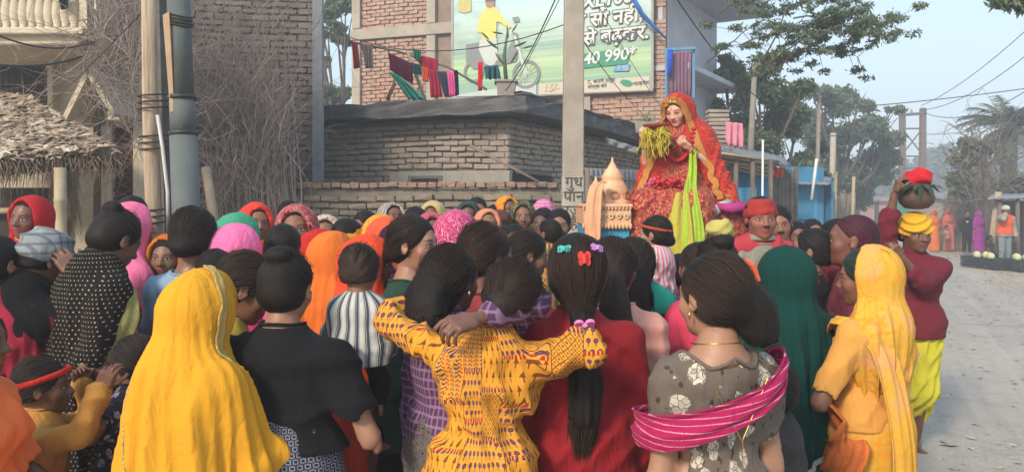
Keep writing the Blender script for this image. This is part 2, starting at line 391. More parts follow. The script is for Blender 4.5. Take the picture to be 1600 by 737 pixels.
def fabric(name, col, pat=None, c2=(.8, .8, .8), c3=None, sc=1.0, rough=.88, sheen=.02, weave=900, vary=.28, stain=None):
    key = ('fab', name)
    if key in _MC: return _MC[key]
    n = N(name, rough, .10); fc = n.attr('fc'); u, v, _ = n.sep(fc); o = n.obj()
    c = n.nd('ShaderNodeRGB').outputs[0]; c.default_value = tuple(col) + (1,)
    def grid(su, sv, off=0):
        """cell-local coordinates (-.5...5) and row index"""
        vv = n.mth('DIVIDE', v, sv); row = n.mth('FLOOR', vv)
        uu = n.mth('DIVIDE', u, su)
        if off: uu = n.mth('ADD', uu, n.mth('MULTIPLY', n.mth('MODULO', n.mth('ABSOLUTE', row), 2), .5))
        return n.mth('SUBTRACT', n.mth('FRACT', uu), .5), n.mth('SUBTRACT', n.mth('FRACT', vv), .5), n.mth('FLOOR', uu), row
    def dot(a, b, ra, rb):
        a = n.mth('DIVIDE', a, ra); b = n.mth('DIVIDE', b, rb); return n.lt(n.mth('ADD', n.mth('MULTIPLY', a, a), n.mth('MULTIPLY', b, b)), 1.0)
    if pat == 'dots':
        a, b, _, _ = grid(.020 * sc, .017 * sc, 1); big = n.noise(fc, 9, 2)
        c = n.mix(n.mth('MULTIPLY', dot(a, b, .13, .15), n.ramp(n.noise(fc, 60, 1), [(.3, .35), (.6, 1)])), c, c2)
    elif pat == 'floral':
        w_ = n.nd('ShaderNodeVectorMath', operation='MULTIPLY_ADD'); n.plug(w_.inputs[0], n.noise(fc, 26 / sc, 2, .6, out=1)); w_.inputs[1].default_value = (.030 * sc,) * 3; n.plug(w_.inputs[2], fc); fc = w_.outputs[0]
        d = n.vor(fc, 11 / sc, 'F1', 1); d2 = n.vor(fc, 46 / sc, 'DISTANCE_TO_EDGE', 1); big = n.lt(n.mth('ADD', d, n.mth('MULTIPLY', n.noise(fc, 40 / sc, 3), .35)), .55)
        pet = n.mth('MULTIPLY', big, n.gt(d2, .055)); tone = n.ramp(n.vor(fc, 46 / sc, 'F1', 1, 'Color'), [(.2, dk(c2, .55)), (.5, c2), (.8, dk(c2, .8))])
        c = n.mix(pet, c, tone)
        lf = n.mth('MULTIPLY', n.lt(n.vor(n.mapv(fc, (1, 1, 1), (0, 0, .6), (3, 1, 0)), 24 / sc), .22), n.mth('SUBTRACT', 1, big)); c = n.mix(lf, c, c3 or dk(c2, .4))
    elif pat == 'bandhani':
        d = n.noise(fc, 30 / sc, 1.5, .5, 2.2); c = n.mix(n.ramp(d, [(.47, 0), (.5, 1), (.53, 1), (.56, 0)]), c, c2)
    elif pat == 'gold':
        d = n.noise(fc, 26 / sc, 1, .5, 2.5); a, b, _, _ = grid(.05 * sc, .05 * sc, 1)
        m1 = n.ramp(d, [(.48, 0), (.50, 1), (.53, 1), (.55, 0)]); m2 = dot(a, b, .32, .3); m3 = dot(a, b, .17, .17)
        c = n.mix(n.mth('MULTIPLY', n.mth('SUBTRACT', m2, m3), .9), n.mix(n.mth('MULTIPLY', m1, .9), c, c2), c2); 
        n.set('Roughness', .5)
    elif pat == 'stripes':
        for w, off, f in ((.055, 0, .13), (.055, .22, .05), (.055, .36, .03), (.055, -.2, .04)):
            s1 = n.lt(n.mth('ABSOLUTE', n.mth('SUBTRACT', n.mth('FRACT', n.mth('ADD', n.mth('DIVIDE', u, w * sc), off)), .5)), f); c = n.mix(s1, c, c2 if f > .04 else (c3 or c2))
    elif pat == 'check':
        for ax_ in (u, v):
            s1 = n.lt(n.mth('ABSOLUTE', n.mth('SUBTRACT', n.mth('FRACT', n.mth('DIVIDE', ax_, .03 * sc)), .5)), .14); c = n.mix(n.mth('MULTIPLY', s1, .7), c, c2)
    elif pat == 'keys':
        a, b, _, _ = grid(.030 * sc, .022 * sc, 1); m = n.lt(n.mth('ABSOLUTE', n.mth('SUBTRACT', n.mth('MAXIMUM', n.mth('ABSOLUTE', a), n.mth('ABSOLUTE', b)), .3)), .09)
        m2 = n.mth('MULTIPLY', n.lt(n.mth('ABSOLUTE', a), .08), n.gt(n.mth('ABSOLUTE', b), .3)); c = n.mix(n.mth('MAXIMUM', m, m2), c, c2)
    elif pat == 'paisley':
        d = n.noise(fc, 38 / sc, 0, .5, 1.5); c = n.mix(n.ramp(n.mth('FRACT', n.mth('MULTIPLY', d, 9)), [(.3, 0), (.36, 1), (.62, 1), (.68, 0)]), c, c2)
    elif pat == 'chevron':
        s1 = n.lt(n.mth('ABSOLUTE', n.mth('SUBTRACT', n.mth('FRACT', n.mth('DIVIDE', n.mth('ADD', u, n.mth('MULTIPLY', v, .22)), .021)), .5)), .08)
        g_ = n.noise(fc, 190, 1); c = n.mix(n.mth('MULTIPLY', s1, n.gt(g_, .45)), c, c2)
    elif pat == 'block':      # mustard kurta: big patches each filled with another block print
        wob = n.noise(o, 9, 1, out=1); fw = n.nd('ShaderNodeVectorMath', operation='ADD'); n.plug(fw.inputs[0], fc)
        w2 = n.nd('ShaderNodeVectorMath', operation='SCALE'); n.plug(w2.inputs[0], wob); w2.inputs['Scale'].default_value = .02; n.t.links.new(w2.outputs[0], fw.inputs[1])
        u, v, _ = n.sep(fw.outputs[0])
        U = n.mth('DIVIDE', u, .105); colI = n.mth('FLOOR', U); ul = n.mth('SUBTRACT', n.mth('FRACT', U), .5)
        V_ = n.mth('ADD', n.mth('DIVIDE', v, .150), n.mth('MULTIPLY', colI, .37)); rowI = n.mth('FLOOR', V_); vl = n.mth('SUBTRACT', n.mth('FRACT', V_), .5)
        wn_ = n.nd('ShaderNodeTexWhiteNoise', noise_dimensions='2D'); n.plug(wn_.inputs['Vector'], n.com(colI, rowI, 0)); r = wn_.outputs['Value']
        red = (.38, .035, .03); nav = (.05, .055, .10); brn = (.17, .06, .02)
        def cells(su, sv, off=0): return grid(su, sv, off)
        # flowers: round head on a stem
        a, b, _, _ = cells(.022, .030, 1); hd = dot(a, n.mth('SUBTRACT', b, .12), .33, .24); st = n.mth('MULTIPLY', n.lt(n.mth('ABSOLUTE', a), .07), n.lt(n.mth('ABSOLUTE', n.mth('ADD', b, .2)), .2)); hole = dot(a, n.mth('SUBTRACT', b, .12), .14, .10)
        p1 = n.mix(n.mth('MAXIMUM', hd, st), c, nav); p1 = n.mix(hole, p1, red)
        a, b, _, _ = cells(.030, .042, 1); tri = n.mth('MULTIPLY', n.lt(n.mth('ABSOLUTE', a), n.mth('MULTIPLY', n.mth('SUBTRACT', .42, b), .42)), n.gt(b, -.12)); st = n.mth('MULTIPLY', n.lt(n.mth('ABSOLUTE', a), .05), n.lt(b, -.1)); p2 = n.mix(n.mth('MAXIMUM', tri, st), c, brn)
        dg = n.mth('ADD', n.mth('ABSOLUTE', n.mth('SUBTRACT', n.mth('FRACT', n.mth('DIVIDE', n.mth('ADD', u, v), .026)), .5)), 0); dh = n.mth('ABSOLUTE', n.mth('SUBTRACT', n.mth('FRACT', n.mth('DIVIDE', n.mth('SUBTRACT', u, v), .026)), .5))
        p3 = n.mix(n.mth('MAXIMUM', n.mth('MAXIMUM', n.lt(dg, .07), n.lt(dh, .07)), n.mth('MULTIPLY', n.gt(dg, .36), n.gt(dh, .36))), c, brn)
        zz = n.mth('ADD', v, n.mth('PINGPONG', u, .008)); s1 = n.lt(n.mth('FRACT', n.mth('DIVIDE', zz, .0125)), .42); cl = n.gt(n.mth('ABSOLUTE', n.mth('SUBTRACT', n.mth('FRACT', n.mth('DIVIDE', u, .032)), .5)), .12)
        p4 = n.mix(n.mth('MULTIPLY', s1, cl), c, n.mix(n.gt(n.mth('FRACT', n.mth('DIVIDE', u, .064)), .5), red, nav))
        P = n.mix(n.gt(r, .36), p1, p2); P = n.mix(n.gt(r, .58), P, p3); P = n.mix(n.gt(r, .80), P, p4)
        bd = n.gt(n.mth('ABSOLUTE', vl), .455); bd2 = n.mth('MULTIPLY', bd, n.gt(n.mth('FRACT', n.mth('DIVIDE', u, .012)), .4)); P = n.mix(bd, P, c); P = n.mix(bd2, P, n.mix(n.gt(r, .5), red, nav))
        ln = n.gt(n.mth('ABSOLUTE', ul), .485); P = n.mix(ln, P, brn); c = P
    vn = n.ramp(n.noise(o, 3.5, 4, .6), [(.25, 1 - vary), (.75, 1 + 0.0)])
    c = n.mix(1.0, c, vn, 'MULTIPLY')
    if stain:
        sm = n.ramp(n.noise(o, 5, 5, .65), [(.52, 0), (.7, .8)]); c = n.mix(sm, c, stain)
    n.color(c)
    wv = n.mth('ADD', n.noise(n.mapv(o, (1, 1, .25)), weave, 1), n.mth('MULTIPLY', n.noise(o, 38, 3, .6), .45)); n.bump(wv, .22, .004); n.bump(n.noise(n.mapv(o, (1.7, 1.7, .8), (.3, .4, 0)), 7, 3, .55, .8), .45, .025)
    for mp, sc_, st_, ds_ in (((3.2, 3.2, .9), 3.2, .75, .022), ((2.0, 2.6, 3.4), 4.0, .45, .014), ((9, 9, 2.6), 3.5, .35, .006)):
        q_ = n.mth('ABSOLUTE', n.mth('SUBTRACT', n.noise(n.mapv(o, mp, (.25, -.2, .5)), sc_, 2, .5, .5), .5)); n.bump(n.mth('SMOOTH_MIN', q_, .09, .05), st_, ds_)
    n.set('Sheen Weight', sheen); n.set('Sheen Roughness', .5)
    _MC[key] = n.m; return n.m
def hair_mat(name='hair_black', col=(.004, .0035, .0035), tip=(.016, .010, .008), rough=.5):
    if name in _MC: return _MC[name]
    n = N(name, rough, .20); fc = n.attr('fc'); u, v, w = n.sep(fc)
    st = n.noise(n.com(n.mth('MULTIPLY', u, 260), n.mth('MULTIPLY', v, 9), n.mth('MULTIPLY', w, 9)), 1, 3, .6, .2)
    c = n.mix(n.ramp(st, [(.35, 0), (.75, 1)]), col, tip); n.color(c); n.bump(st, .55, .005)
    n.set('Roughness', n.ramp(st, [(.3, rough), (.7, rough + .2)])); _MC[name] = n.m; return n.m
def solid(name, col, rough=.7, metal=0, bump=0, bs=40, vary=.2, spec=.3, vs=6):
    if name in _MC: return _MC[name]
    n = N(name, rough, spec); o = n.obj(); v = n.ramp(n.noise(o, vs, 4, .6), [(.25, 1 - vary), (.75, 1)])
    n.color(n.mix(1.0, tuple(col), v, 'MULTIPLY')); n.set('Metallic', metal)
    if bump: n.bump(n.noise(o, bs, 4, .6), bump, .01)
    _MC[name] = n.m; return n.m
# ---------------- people ----------------
v3 = lambda *a: np.array(a, float)
def head_prims(kind):
    m = kind == 'm'; p = [
        El((0, -.012, .030), (.073, .090, .078), 0),
        El((0, .020, -.018), (.060 if m else .057, .068, .084), .03),
        El((0, .036, -.068), (.044 if m else .038, .042, .036), .03),
        El((0, .066, -.090), (.018, .016, .015), .02),
        C((-.034, .071, .020), (.034, .071, .020), .013 if m else .010, k=.018),
        El((-.037, .055, -.026), (.024, .022, .022), .025), El((.037, .055, -.026), (.024, .022, .022), .025),
        sub(El((.031, .098, .001), (.019, .018, .011), .012)), sub(El((-.031, .098, .001), (.019, .018, .011), .012)),
        El((.031, .0705, .000), (.0150, .0145, .0125), .002), El((-.031, .0705, .000), (.0150, .0145, .0125), .002),
        C((0, .080, .010), (0, .104, -.027), .0068, .0105, .012), El((.011, .094, -.031), (.0085, .010, .008), .007), El((-.011, .094, -.031), (.0085, .010, .008), .007),
        El((0, .0835, -.0515), (.023, .0115, .0062), .006), El((0, .0815, -.0635), (.020, .0115, .0075), .006),
        sub(C((-.022, .096, -.0572), (.022, .096, -.0572), .0042, k=.004)),
        C((0, -.02, -.05), (0, -.033, -.150), .046 if not m else .052, .048 if not m else .057, .03)]
    for s in (-1, 1):
        R = np.array(RZ(s * -.35) @ RX(.15))
        p += [El((s * .077, -.008, -.004), (.009, .019, .031), .008, R), sub(El((s * .086, -.001, .0), (.006, .010, .018), .004, R))]
    return p
_T = {}
def head_tpl(kind, h):
    if (kind, h) not in _T: _T[kind, h] = mesh_sdf(head_prims(kind), h)
    return _T[kind, h]
FING = [(-.028, .070, .036, .0085), (-.0095, .078, .040, .0088), (.0095, .075, .038, .0085), (.027, .064, .030, .0075)]
def hand_prims(pose):
    """wrist at origin, fingers along -z, palm towards +y, thumb towards -x side"""
    curl = {'relax': .38, 'fist': 1.25, 'flat': .08, 'hold': .75}[pose]
    p = [C((0, 0, .03), (0, 0, -.012), .025, .026, 0, .72), Bx((0, .002, -.048), (.040, .013, .040), .012, .015)]
    for i, (x, l, _, r) in enumerate(FING):
        a = v3(x, .0, -.078 if i in (1, 2) else -.072); ang = curl * (.8 + .12 * i)
        for q, f in enumerate((.45, .32, .25)):
            dirv = v3(x * .9 * (1 - q * .5), math.sin(ang), -math.cos(ang)); dirv /= np.linalg.norm(dirv); b = a + dirv * l * f
            p.append(C(a, b, r * (1 - q * .1), r * (.93 - q * .12), .003)); a = b; ang += curl * (1.0 - .25 * q)
    a = v3(-.030, .006, -.022)
    for q, (dx, dy, dz, l, r) in enumerate(((-.75, .35, -.75, .042, .0125), (-.45, .45 + curl * .3, -.85, .030, .0105), (-.1, .5 + curl * .4, -.9, .024, .0095))):
        dv = v3(dx, dy, dz); dv /= np.linalg.norm(dv); b = a + dv * l; p.append(C(a, b, r, r * .92, .006 if q else .014)); a = b
    return p
def hand_tpl(pose, h):
    if ('h', pose, h) not in _T: _T['h', pose, h] = mesh_sdf(hand_prims(pose), h)
    return _T['h', pose, h]
def foot_prims():
    p = [C((0, -.005, .10), (0, 0, .045), .033, .036, 0), El((0, -.045, .030), (.031, .036, .030), .03), C((0, -.02, .045), (.005, .10, .024), .032, .026, .03, .8, (0, 0, 1)), El((.0, .11, .020), (.044, .034, .020), .02)]
    for i, (x, l, r) in enumerate(((-.030, .052, .0125), (-.011, .052, .0088), (.006, .047, .0082), (.021, .040, .0078), (.034, .031, .0075))):
        p.append(C((x, .125, .018), (x * 1.12, .125 + l, .011), r, r * .95, .005))
    return p
def foot_tpl(h):
    if ('f', h) not in _T: _T['f', h] = mesh_sdf(foot_prims() + [plane((0, 0, 1), 0.002)], h)
    return _T['f', h]
LOD = {'near': (.024, .0105, .0062, .0056), 'mid': (.034, .017, .0078, .012), 'far': (.040, .024, .013, .014)}

class Fig: pass
def unit(v): v = np.asarray(v, float); return v / (np.linalg.norm(v) + 1e-9)
def pose(H, sex='f', lean=(0, 0), turn=0, nod=0, roll=0, arms=None, wide=1.0, legs=None, sit=0, hk=1.0):
    J = Fig(); J.sex = sex; J.wide = wide
    hh = (.115 + .066 * H) * hk; hs = hh / .22 * (1.03 if sex == 'm' else 1); J.hs = hs
    sb = (H - .108 * hs - .124 * hs) / 1.342; J.sb = sb
    M = np.array(RX(-lean[0]) @ RY(lean[1])); J.M = M; hip = v3(0, 0, .90 * sb)
    up = lambda x, y, z: M @ (v3(x, y, z) * sb - hip) + hip
    J.up = up; J.hip = hip; J.n = M @ v3(0, 1, 0)
    Hm = np.array(RZ(turn) @ RX(-nod) @ RY(roll)); J.Hm = Hm
    J.N0 = up(0, -.015, 1.342); J.hc = J.N0 + Hm @ (v3(0, .018, .124) * hs)
    J.hp = lambda x, y, z: J.hc + Hm @ (v3(x, y, z) * hs)
    sw = (.150 if sex == 'f' else .172) * (1 if H > 1.35 else .92) * wide; J.sw = sw
    J.arm = {}
    arms = arms or {}
    for s, k in ((1, 'R'), (-1, 'L')):
        sh = up(s * sw, -.005, 1.250)
        a = arms.get(k, arms.get('B', ('d', (.14, .02, -1), (.02, .14, -1))))
        l1, l2 = .272 * sb, .245 * sb
        if a[0] == 'd':
            d1 = unit((a[1][0] * s, a[1][1], a[1][2])); d2 = unit((a[2][0] * s, a[2][1], a[2][2])); el = sh + M @ d1 * l1; wr = el + M @ d2 * l2
        else:
            tg = v3(*a[1]); tg[0] *= s; hint = v3(*a[2]); hint[0] *= s; v = tg - sh; L = min(np.linalg.norm(v), (l1 + l2) * .995); u = unit(v); wr = sh + u * L
            c = (l1 * l1 + L * L - l2 * l2) / (2 * l1 * L); c = max(-1, min(1, c)); w = hint - u * (hint @ u); w = unit(w); el = sh + u * l1 * c + w * l1 * math.sqrt(1 - c * c)
        J.arm[k] = (sh, el, wr, a[3] if len(a) > 3 else 'relax', a[4] if len(a) > 4 else None)
    J.leg = {}
    legs = legs or {}
    for s, k in ((1, 'R'), (-1, 'L')):
        hp_ = v3(s * .082 * wide, 0, .88) * sb
        kn, an = legs.get(k, ((.09, .01, .46), (.095, -.01, .075)))
        J.leg[k] = (hp_, v3(s * kn[0], kn[1], kn[2]) * sb, v3(s * an[0], an[1], an[2]) * sb)
    return J
def torso_prims(J, t=0.0, low=True):
    s = J.sb; w = J.wide; up = J.up; n = J.n; f = J.sex == 'f'; tr = lambda r: r * s + t
    p = [C(up(-.065 * w, 0, .90), up(.065 * w, 0, .90), tr(.108 if f else .096), k=0, f=.80, n=n)] if low else []
    p += [C(up(0, 0, .97), up(0, 0, 1.10), tr(.112 if f else .112) * w, tr(.108 if f else .12) * w, .06, .74, n),
          C(up(-.060 * w, -.005, 1.185), up(.060 * w, -.005, 1.185), tr(.098), k=.07, f=.86, n=n),
          C(up(0, -.02, 1.283), up(J.sw * .93, -.008, 1.25), tr(.058), tr(.040), .06), C(up(0, -.02, 1.283), up(-J.sw * .93, -.008, 1.25), tr(.058), tr(.040), .06),
          C(up(0, -.018, 1.27), J.N0, tr(.062), tr(.046), .05)]
    if f and J.sb > .85 and t > 0: p += [El(up(.062, .075, 1.165), v3(.062, .062, .062) * s + t, .04), El(up(-.062, .075, 1.165), v3(.062, .062, .062) * s + t, .04)]
    return p
def arm_prims(J, t=0.0, upto=2.0, k=.03, ks=('R', 'L'), tw=0.0):
    p = []; s = J.sb
    for kk in ks:
        sh, el, wr, _, _ = J.arm[kk]; g = .92 if J.sex == 'f' else 1.05
        u = min(upto, 1); e1 = sh + (el - sh) * u
        p.append(C(sh, e1, .047 * s * g + t, (.047 + (.036 - .047) * u) * s * g + t + tw * (upto <= 1), k))
        if upto > 1:
            u = upto - 1; w1 = el + (wr - el) * u; p.append(C(el, w1, .038 * s * g + t, (.038 + (.025 - .038) * u) * s * g + t + tw, .02))
    return p
def leg_prims(J, t=0.0, k=.03):
    p = []
    for kk in 'RL':
        h, kn, an = J.leg[kk]; s = J.sb
        p += [C(h, kn, .083 * s * J.wide + t, .054 * s + t, k), C(kn, an, .055 * s + t, .034 * s + t, .02)]
    return p
def fc_body(V, J):
    x, y, z = V[:, 0], V[:, 1], V[:, 2]; phi = np.arctan2(x, -y + 1e-6); r = np.hypot(x, y)
    return np.stack([.17 * phi + np.sign(x) * np.maximum(r - .21, 0), z, r], 1)
def body_mesh(J, lod, head=True, hands=True, feet=False):
    hb, hg, hh, hd = LOD[lod]
    p = torso_prims(J) + arm_prims(J) + leg_prims(J) + [C(J.N0 - v3(0, 0, .03), J.hp(0, -.022, -.06), .050 * J.hs, .046 * J.hs, .03)]
    V, Q = mesh_sdf(p, hb); HL = np.full((len(V), 3), 9.0); VS, QS, HS = [V], [Q], [HL]; n = len(V)
    def addm(Vt, Qt, hl):
        nonlocal n
        VS.append(Vt); QS.append(Qt + n); HS.append(hl); n += len(Vt)
    if head:
        V, Q = head_tpl('m' if J.sex == 'm' and J.sb > .85 else 'f', hh); addm((V * J.hs) @ J.Hm.T + J.hc, Q, V.copy())
    if hands:
        for kk, s in (('R', 1), ('L', -1)):
            sh, el, wr, ps, palm = J.arm[kk]
            V, Q = hand_tpl(ps, hd); V = V.copy()
            if s < 0: V[:, 0] *= -1; Q = Q[:, ::-1]
            z = -unit(wr - el); pn = v3(*palm) if palm is not None else v3(-s * .9, .2, 0)   # palm faces
            if palm is not None: pn = pn * v3(s, 1, 1)
            y = unit(pn - z * (pn @ z)); x = np.cross(y, z); R = np.stack([x, y, z], 1)
            addm((V * J.sb * .95) @ R.T + wr, Q, np.full((len(V), 3), 9.0))
    if feet:
        for kk, s in (('R', 1), ('L', -1)):
            V, Q = foot_tpl(.007 if lod == 'near' else .014); V = V.copy()
            if s < 0: V[:, 0] *= -1; Q = Q[:, ::-1]
            an = J.leg[kk][2]; R = np.array(RZ(-s * .15)); addm((V * J.sb) @ R.T + v3(an[0], an[1], 0), Q, np.full((len(V), 3), 9.0))
    return np.concatenate(VS), np.concatenate(QS), np.concatenate(HS)

# ---- garments: each returns (name, V, Q, fc) ----
def g_top(J, h, t=.012, sleeve=.5, hem=.80, flare=.0, neck=.056, amp=.010, seed=1, cuff=.004, low=True):
    s = J.sb
    p = torso_prims(J, t) + [C(J.up(-.05, 0, .93), v3(-.055, 0, hem - .05) * s, (.110 * s * J.wide + t), (.112 + flare) * s * J.wide + t, .06, .86), C(J.up(.05, 0, .93), v3(.055, 0, hem - .05) * s, (.110 * s * J.wide + t), (.112 + flare) * s * J.wide + t, .06, .86)]
    p = p + (arm_prims(J, t * .85 + .003, sleeve, .045, tw=cuff) if sleeve > 0 else [])
    p += [sub(C(J.N0 + v3(0, .0, .008), J.N0 + v3(0, .02, .2), neck * s, k=.012)), plane((0, 0, 1), hem * s)]
    if sleeve <= 1 and sleeve > 0:
        for kk in 'RL':
            sh, el, wr, _, _ = J.arm[kk]; e1 = sh + (el - sh) * sleeve; d = unit(el - sh); p.append(sub(C(e1 + d * .06, e1 + d * .18, .075, k=.003)))
    rg = []
    for a in [2 * PI * q / 28 for q in range(28)]:
        r_ = (neck + .004) * s; zs = np.linspace(.10, -.14, 60); Pq = J.N0 + np.stack([np.full(60, math.sin(a) * r_), np.full(60, math.cos(a) * r_ + .004), zs], 1); dd = ev(p[:-1] if False else [q for q in p if q[0] == '+'], Pq); k_ = np.argmax(dd < 0) if (dd < 0).any() else 30; rg.append(Pq[k_])
    J._ring = np.array(rg); J._ring = (J._ring + np.roll(J._ring, 1, 0) + np.roll(J._ring, -1, 0)) / 3
    dz = folds(amp * .8, 16, 6, 44, .07, seed, True, 5); dx = folds(amp * .8, 62, 24, 22, .08, seed + 5, True, 4); dx2 = folds(amp * .5, -50, 14, 60, .08, seed + 9, True, 4); dx = multi(dx, dx2)
    def msk(P, d):
        e = multi(dz, dx)(P, d) - d; q = np.clip((np.linalg.norm(P - J.N0, axis=1) - .075) / .09, 0, 1) * np.clip((P[:, 2] - hem * s) / .05, .15, 1); return d + np.minimum(e * q, t * .75)
    V, Q = mesh_sdf(p, h, msk, amp * 2.2); return V, Q, fc_body(V, J)
def g_skirt(J, h, waist=.99, hem=.035, r0=.120, r1=.20, n=13, amp=.012, seed=2, cy=0):
    s = J.sb; p = [C((0, 0, waist * s), (0, 0, .84 * s), r0 * s * J.wide, .152 * s * J.wide + .01, 0, .82), C((0, 0, .84 * s), (0, cy, hem * s - .03), .152 * s * J.wide + .01, r1 * s, .05, .84), plane((0, 0, 1), hem * s), sub(C((0, 0, waist * s + .17 * s), (0, 0, waist * s + .5), .165 * s, k=.01))]
    p = [C((0, 0, .90 * s), (0, 0, waist * s), .150 * s * J.wide + .006, r0 * s * J.wide + .012, 0, .80), C((0, 0, .86 * s), (0, cy, hem * s - .03), .152 * s * J.wide + .01, r1 * s, .05, .86), plane((0, 0, 1), hem * s), ('-', ('p', (0, 0, -1), -(waist + .02) * s, .01))]
    V, Q = mesh_sdf(p, h, pleats(amp, n, 0, 0, waist * s, hem * s, seed), amp * 1.6); return V, Q, fc_body(V, J)
def g_pants(J, h, t=.009, waist=.93, hem=.10, amp=.006, seed=3, loose=0.0):
    s = J.sb; p = [C(J.up(-.05, 0, .93), J.up(.05, 0, .93), .112 * s + t, k=0, f=.80)]
    for kk in 'RL':
        a, b, c = J.leg[kk]; p += [C(a, b, .088 * s + t, (.060 + loose) * s + t, .03), C(b, c, (.060 + loose) * s + t, .043 * s + t, .02)]
    p += [plane((0, 0, 1), hem * s), plane((0, 0, -1), -waist * s)]
    V, Q = mesh_sdf(p, h, folds(amp, 6, 4, 30, .07, seed), amp * 2); return V, Q, fc_body(V, J)
def g_hood(J, h, nohead=0, nphi=15, twist=1.2, z1=.72, w=.19, t=.018, face=(.076, .12, .112), fwd=0.0, amp=.015, seed=4, fdir=(44, 16, 14), arms_=1.0, back=.05, front=True, peak=0, n2=0, open_=0, r1=None, crown=1.0, cy=0.0):
    """cloth over the head falling over shoulders and back down to z1"""
    s = J.sb; hs = J.hs; hp = J.hp; up = J.up
    top = [El(J.hp(0, -.010 + fwd, .024), v3(.079 * hs + t, .099 * hs + t, .086 * hs * crown + t), 0, J.Hm), C(hp(0, -.025, -.02), up(0, -.03, 1.29), .084 * hs + t * .6, .095 * s + t, .07)]
    if peak: top.append(El(J.hp(0, .012, .10), v3(.03, .06, .035) * hs, .05, J.Hm))
    if nohead: top = [C(up(0, -.02, 1.285), up(0, -.02, 1.30), .075 * s + t, k=0)]
    p = top + [C(up(0, -.02, 1.285), up(J.sw * .95, -.012, 1.240), .075 * s + t, .040 * s + t, .07), C(up(0, -.02, 1.285), up(-J.sw * .95, -.012, 1.240), .075 * s + t, .040 * s + t, .07), El(up(0, .065, 1.165), v3(.115, .075, .075) * s + t, .05),
               C(up(-.05, -.02, 1.17), up(.05, -.02, 1.17), .112 * s + t, k=.07, f=.88, n=J.n),
               C(up(0, -.035, 1.1), v3(up(0, -.035, 1.0)[0] * .5, cy - back + min(0, up(0, 0, 1.)[1]), z1 * s - .03), (w - .03) * s + t, (r1 or w) * s + t, .07, .72, J.n)]
    if arms_: p += arm_prims(J, t + .004, arms_, .05)
    R = J.Hm
    p.append(sub(El(hp(0, .10 + open_, -.008), v3(*face) * hs, .012, R)))
    p.append(plane((0, 0, 1), z1 * s, .006))
    if not front: p.append(plane((0, -1, 0), -.02 - 0, .02))
    d1 = folds(amp, *fdir, .06, seed, True); d2 = folds(amp * .6, fdir[0] * 1.7, fdir[1], -fdir[2], .08, seed + 3, True)
    lim = J.hc[2] - .02
    mk = lambda P: .5 + .5 * np.clip((lim - P[:, 2]) / .15, 0, 1)
    d1 = folds(amp, *fdir, .06, seed, True, mask=mk); d2 = folds(amp * .6, fdir[0] * 1.7, fdir[1], -fdir[2], .08, seed + 3, True, mask=mk)
    d0 = drape(amp * 1.05, nphi, seed, J.hc[2] - .02, J.hc[2] - .45, twist, cy)
    V, Q = mesh_sdf(p, h, multi(d0, folds(amp * .45, *fdir, .08, seed, True, 5, mask=mk)), amp * 3); return V, Q, fc_body(V, J)
def g_turban(J, h, t=.014, seed=5, puff=.0, zc=.058):
    hp = J.hp; hs = J.hs; ring = [hp((.050 if lv else .063) * math.cos(a), -.014 + (.066 if lv else .081) * math.sin(a), zc - .026 + lv * .036 + .012 * math.sin(a)) for lv in (0, 1) for a in [2 * PI * q / 12 for q in range(13)]]
    p = [C(ring[q], ring[q + 1], .020 * hs + t * .5 + puff * .5, k=.02 if q else 0) for q in list(range(12)) + list(range(13, 25))] + [El(hp(0, -.018, zc + .012), v3(.062 * hs + t * .5, .078 * hs + t * .5, .056 * hs + puff), .025, J.Hm)]
    a = J.Hm @ v3(34, 22, 110)
    V, Q = mesh_sdf(p, h * .7, folds(.010, a[0], a[1], a[2], .02, seed, True, 5), .022); return V, Q, fc_body(V, J)
def g_scarf(J, h, t=.02, seed=6, drop=.16):
    s = J.sb; p = [C(J.N0 + v3(-.05, 0, -.01), J.N0 + v3(.05, 0, -.01), .055 * s + t, k=0), C(J.up(-.12, -.01, 1.30), J.up(.12, -.01, 1.30), .045 * s + t, k=.05), C(J.up(-.05, .06, 1.26), J.up(-.06, .10, 1.26 - drop), .05 * s, k=.04)]
    V, Q = mesh_sdf(p, h, folds(.008, 30, 20, 45, .05, seed), .02); return V, Q, fc_body(V, J)

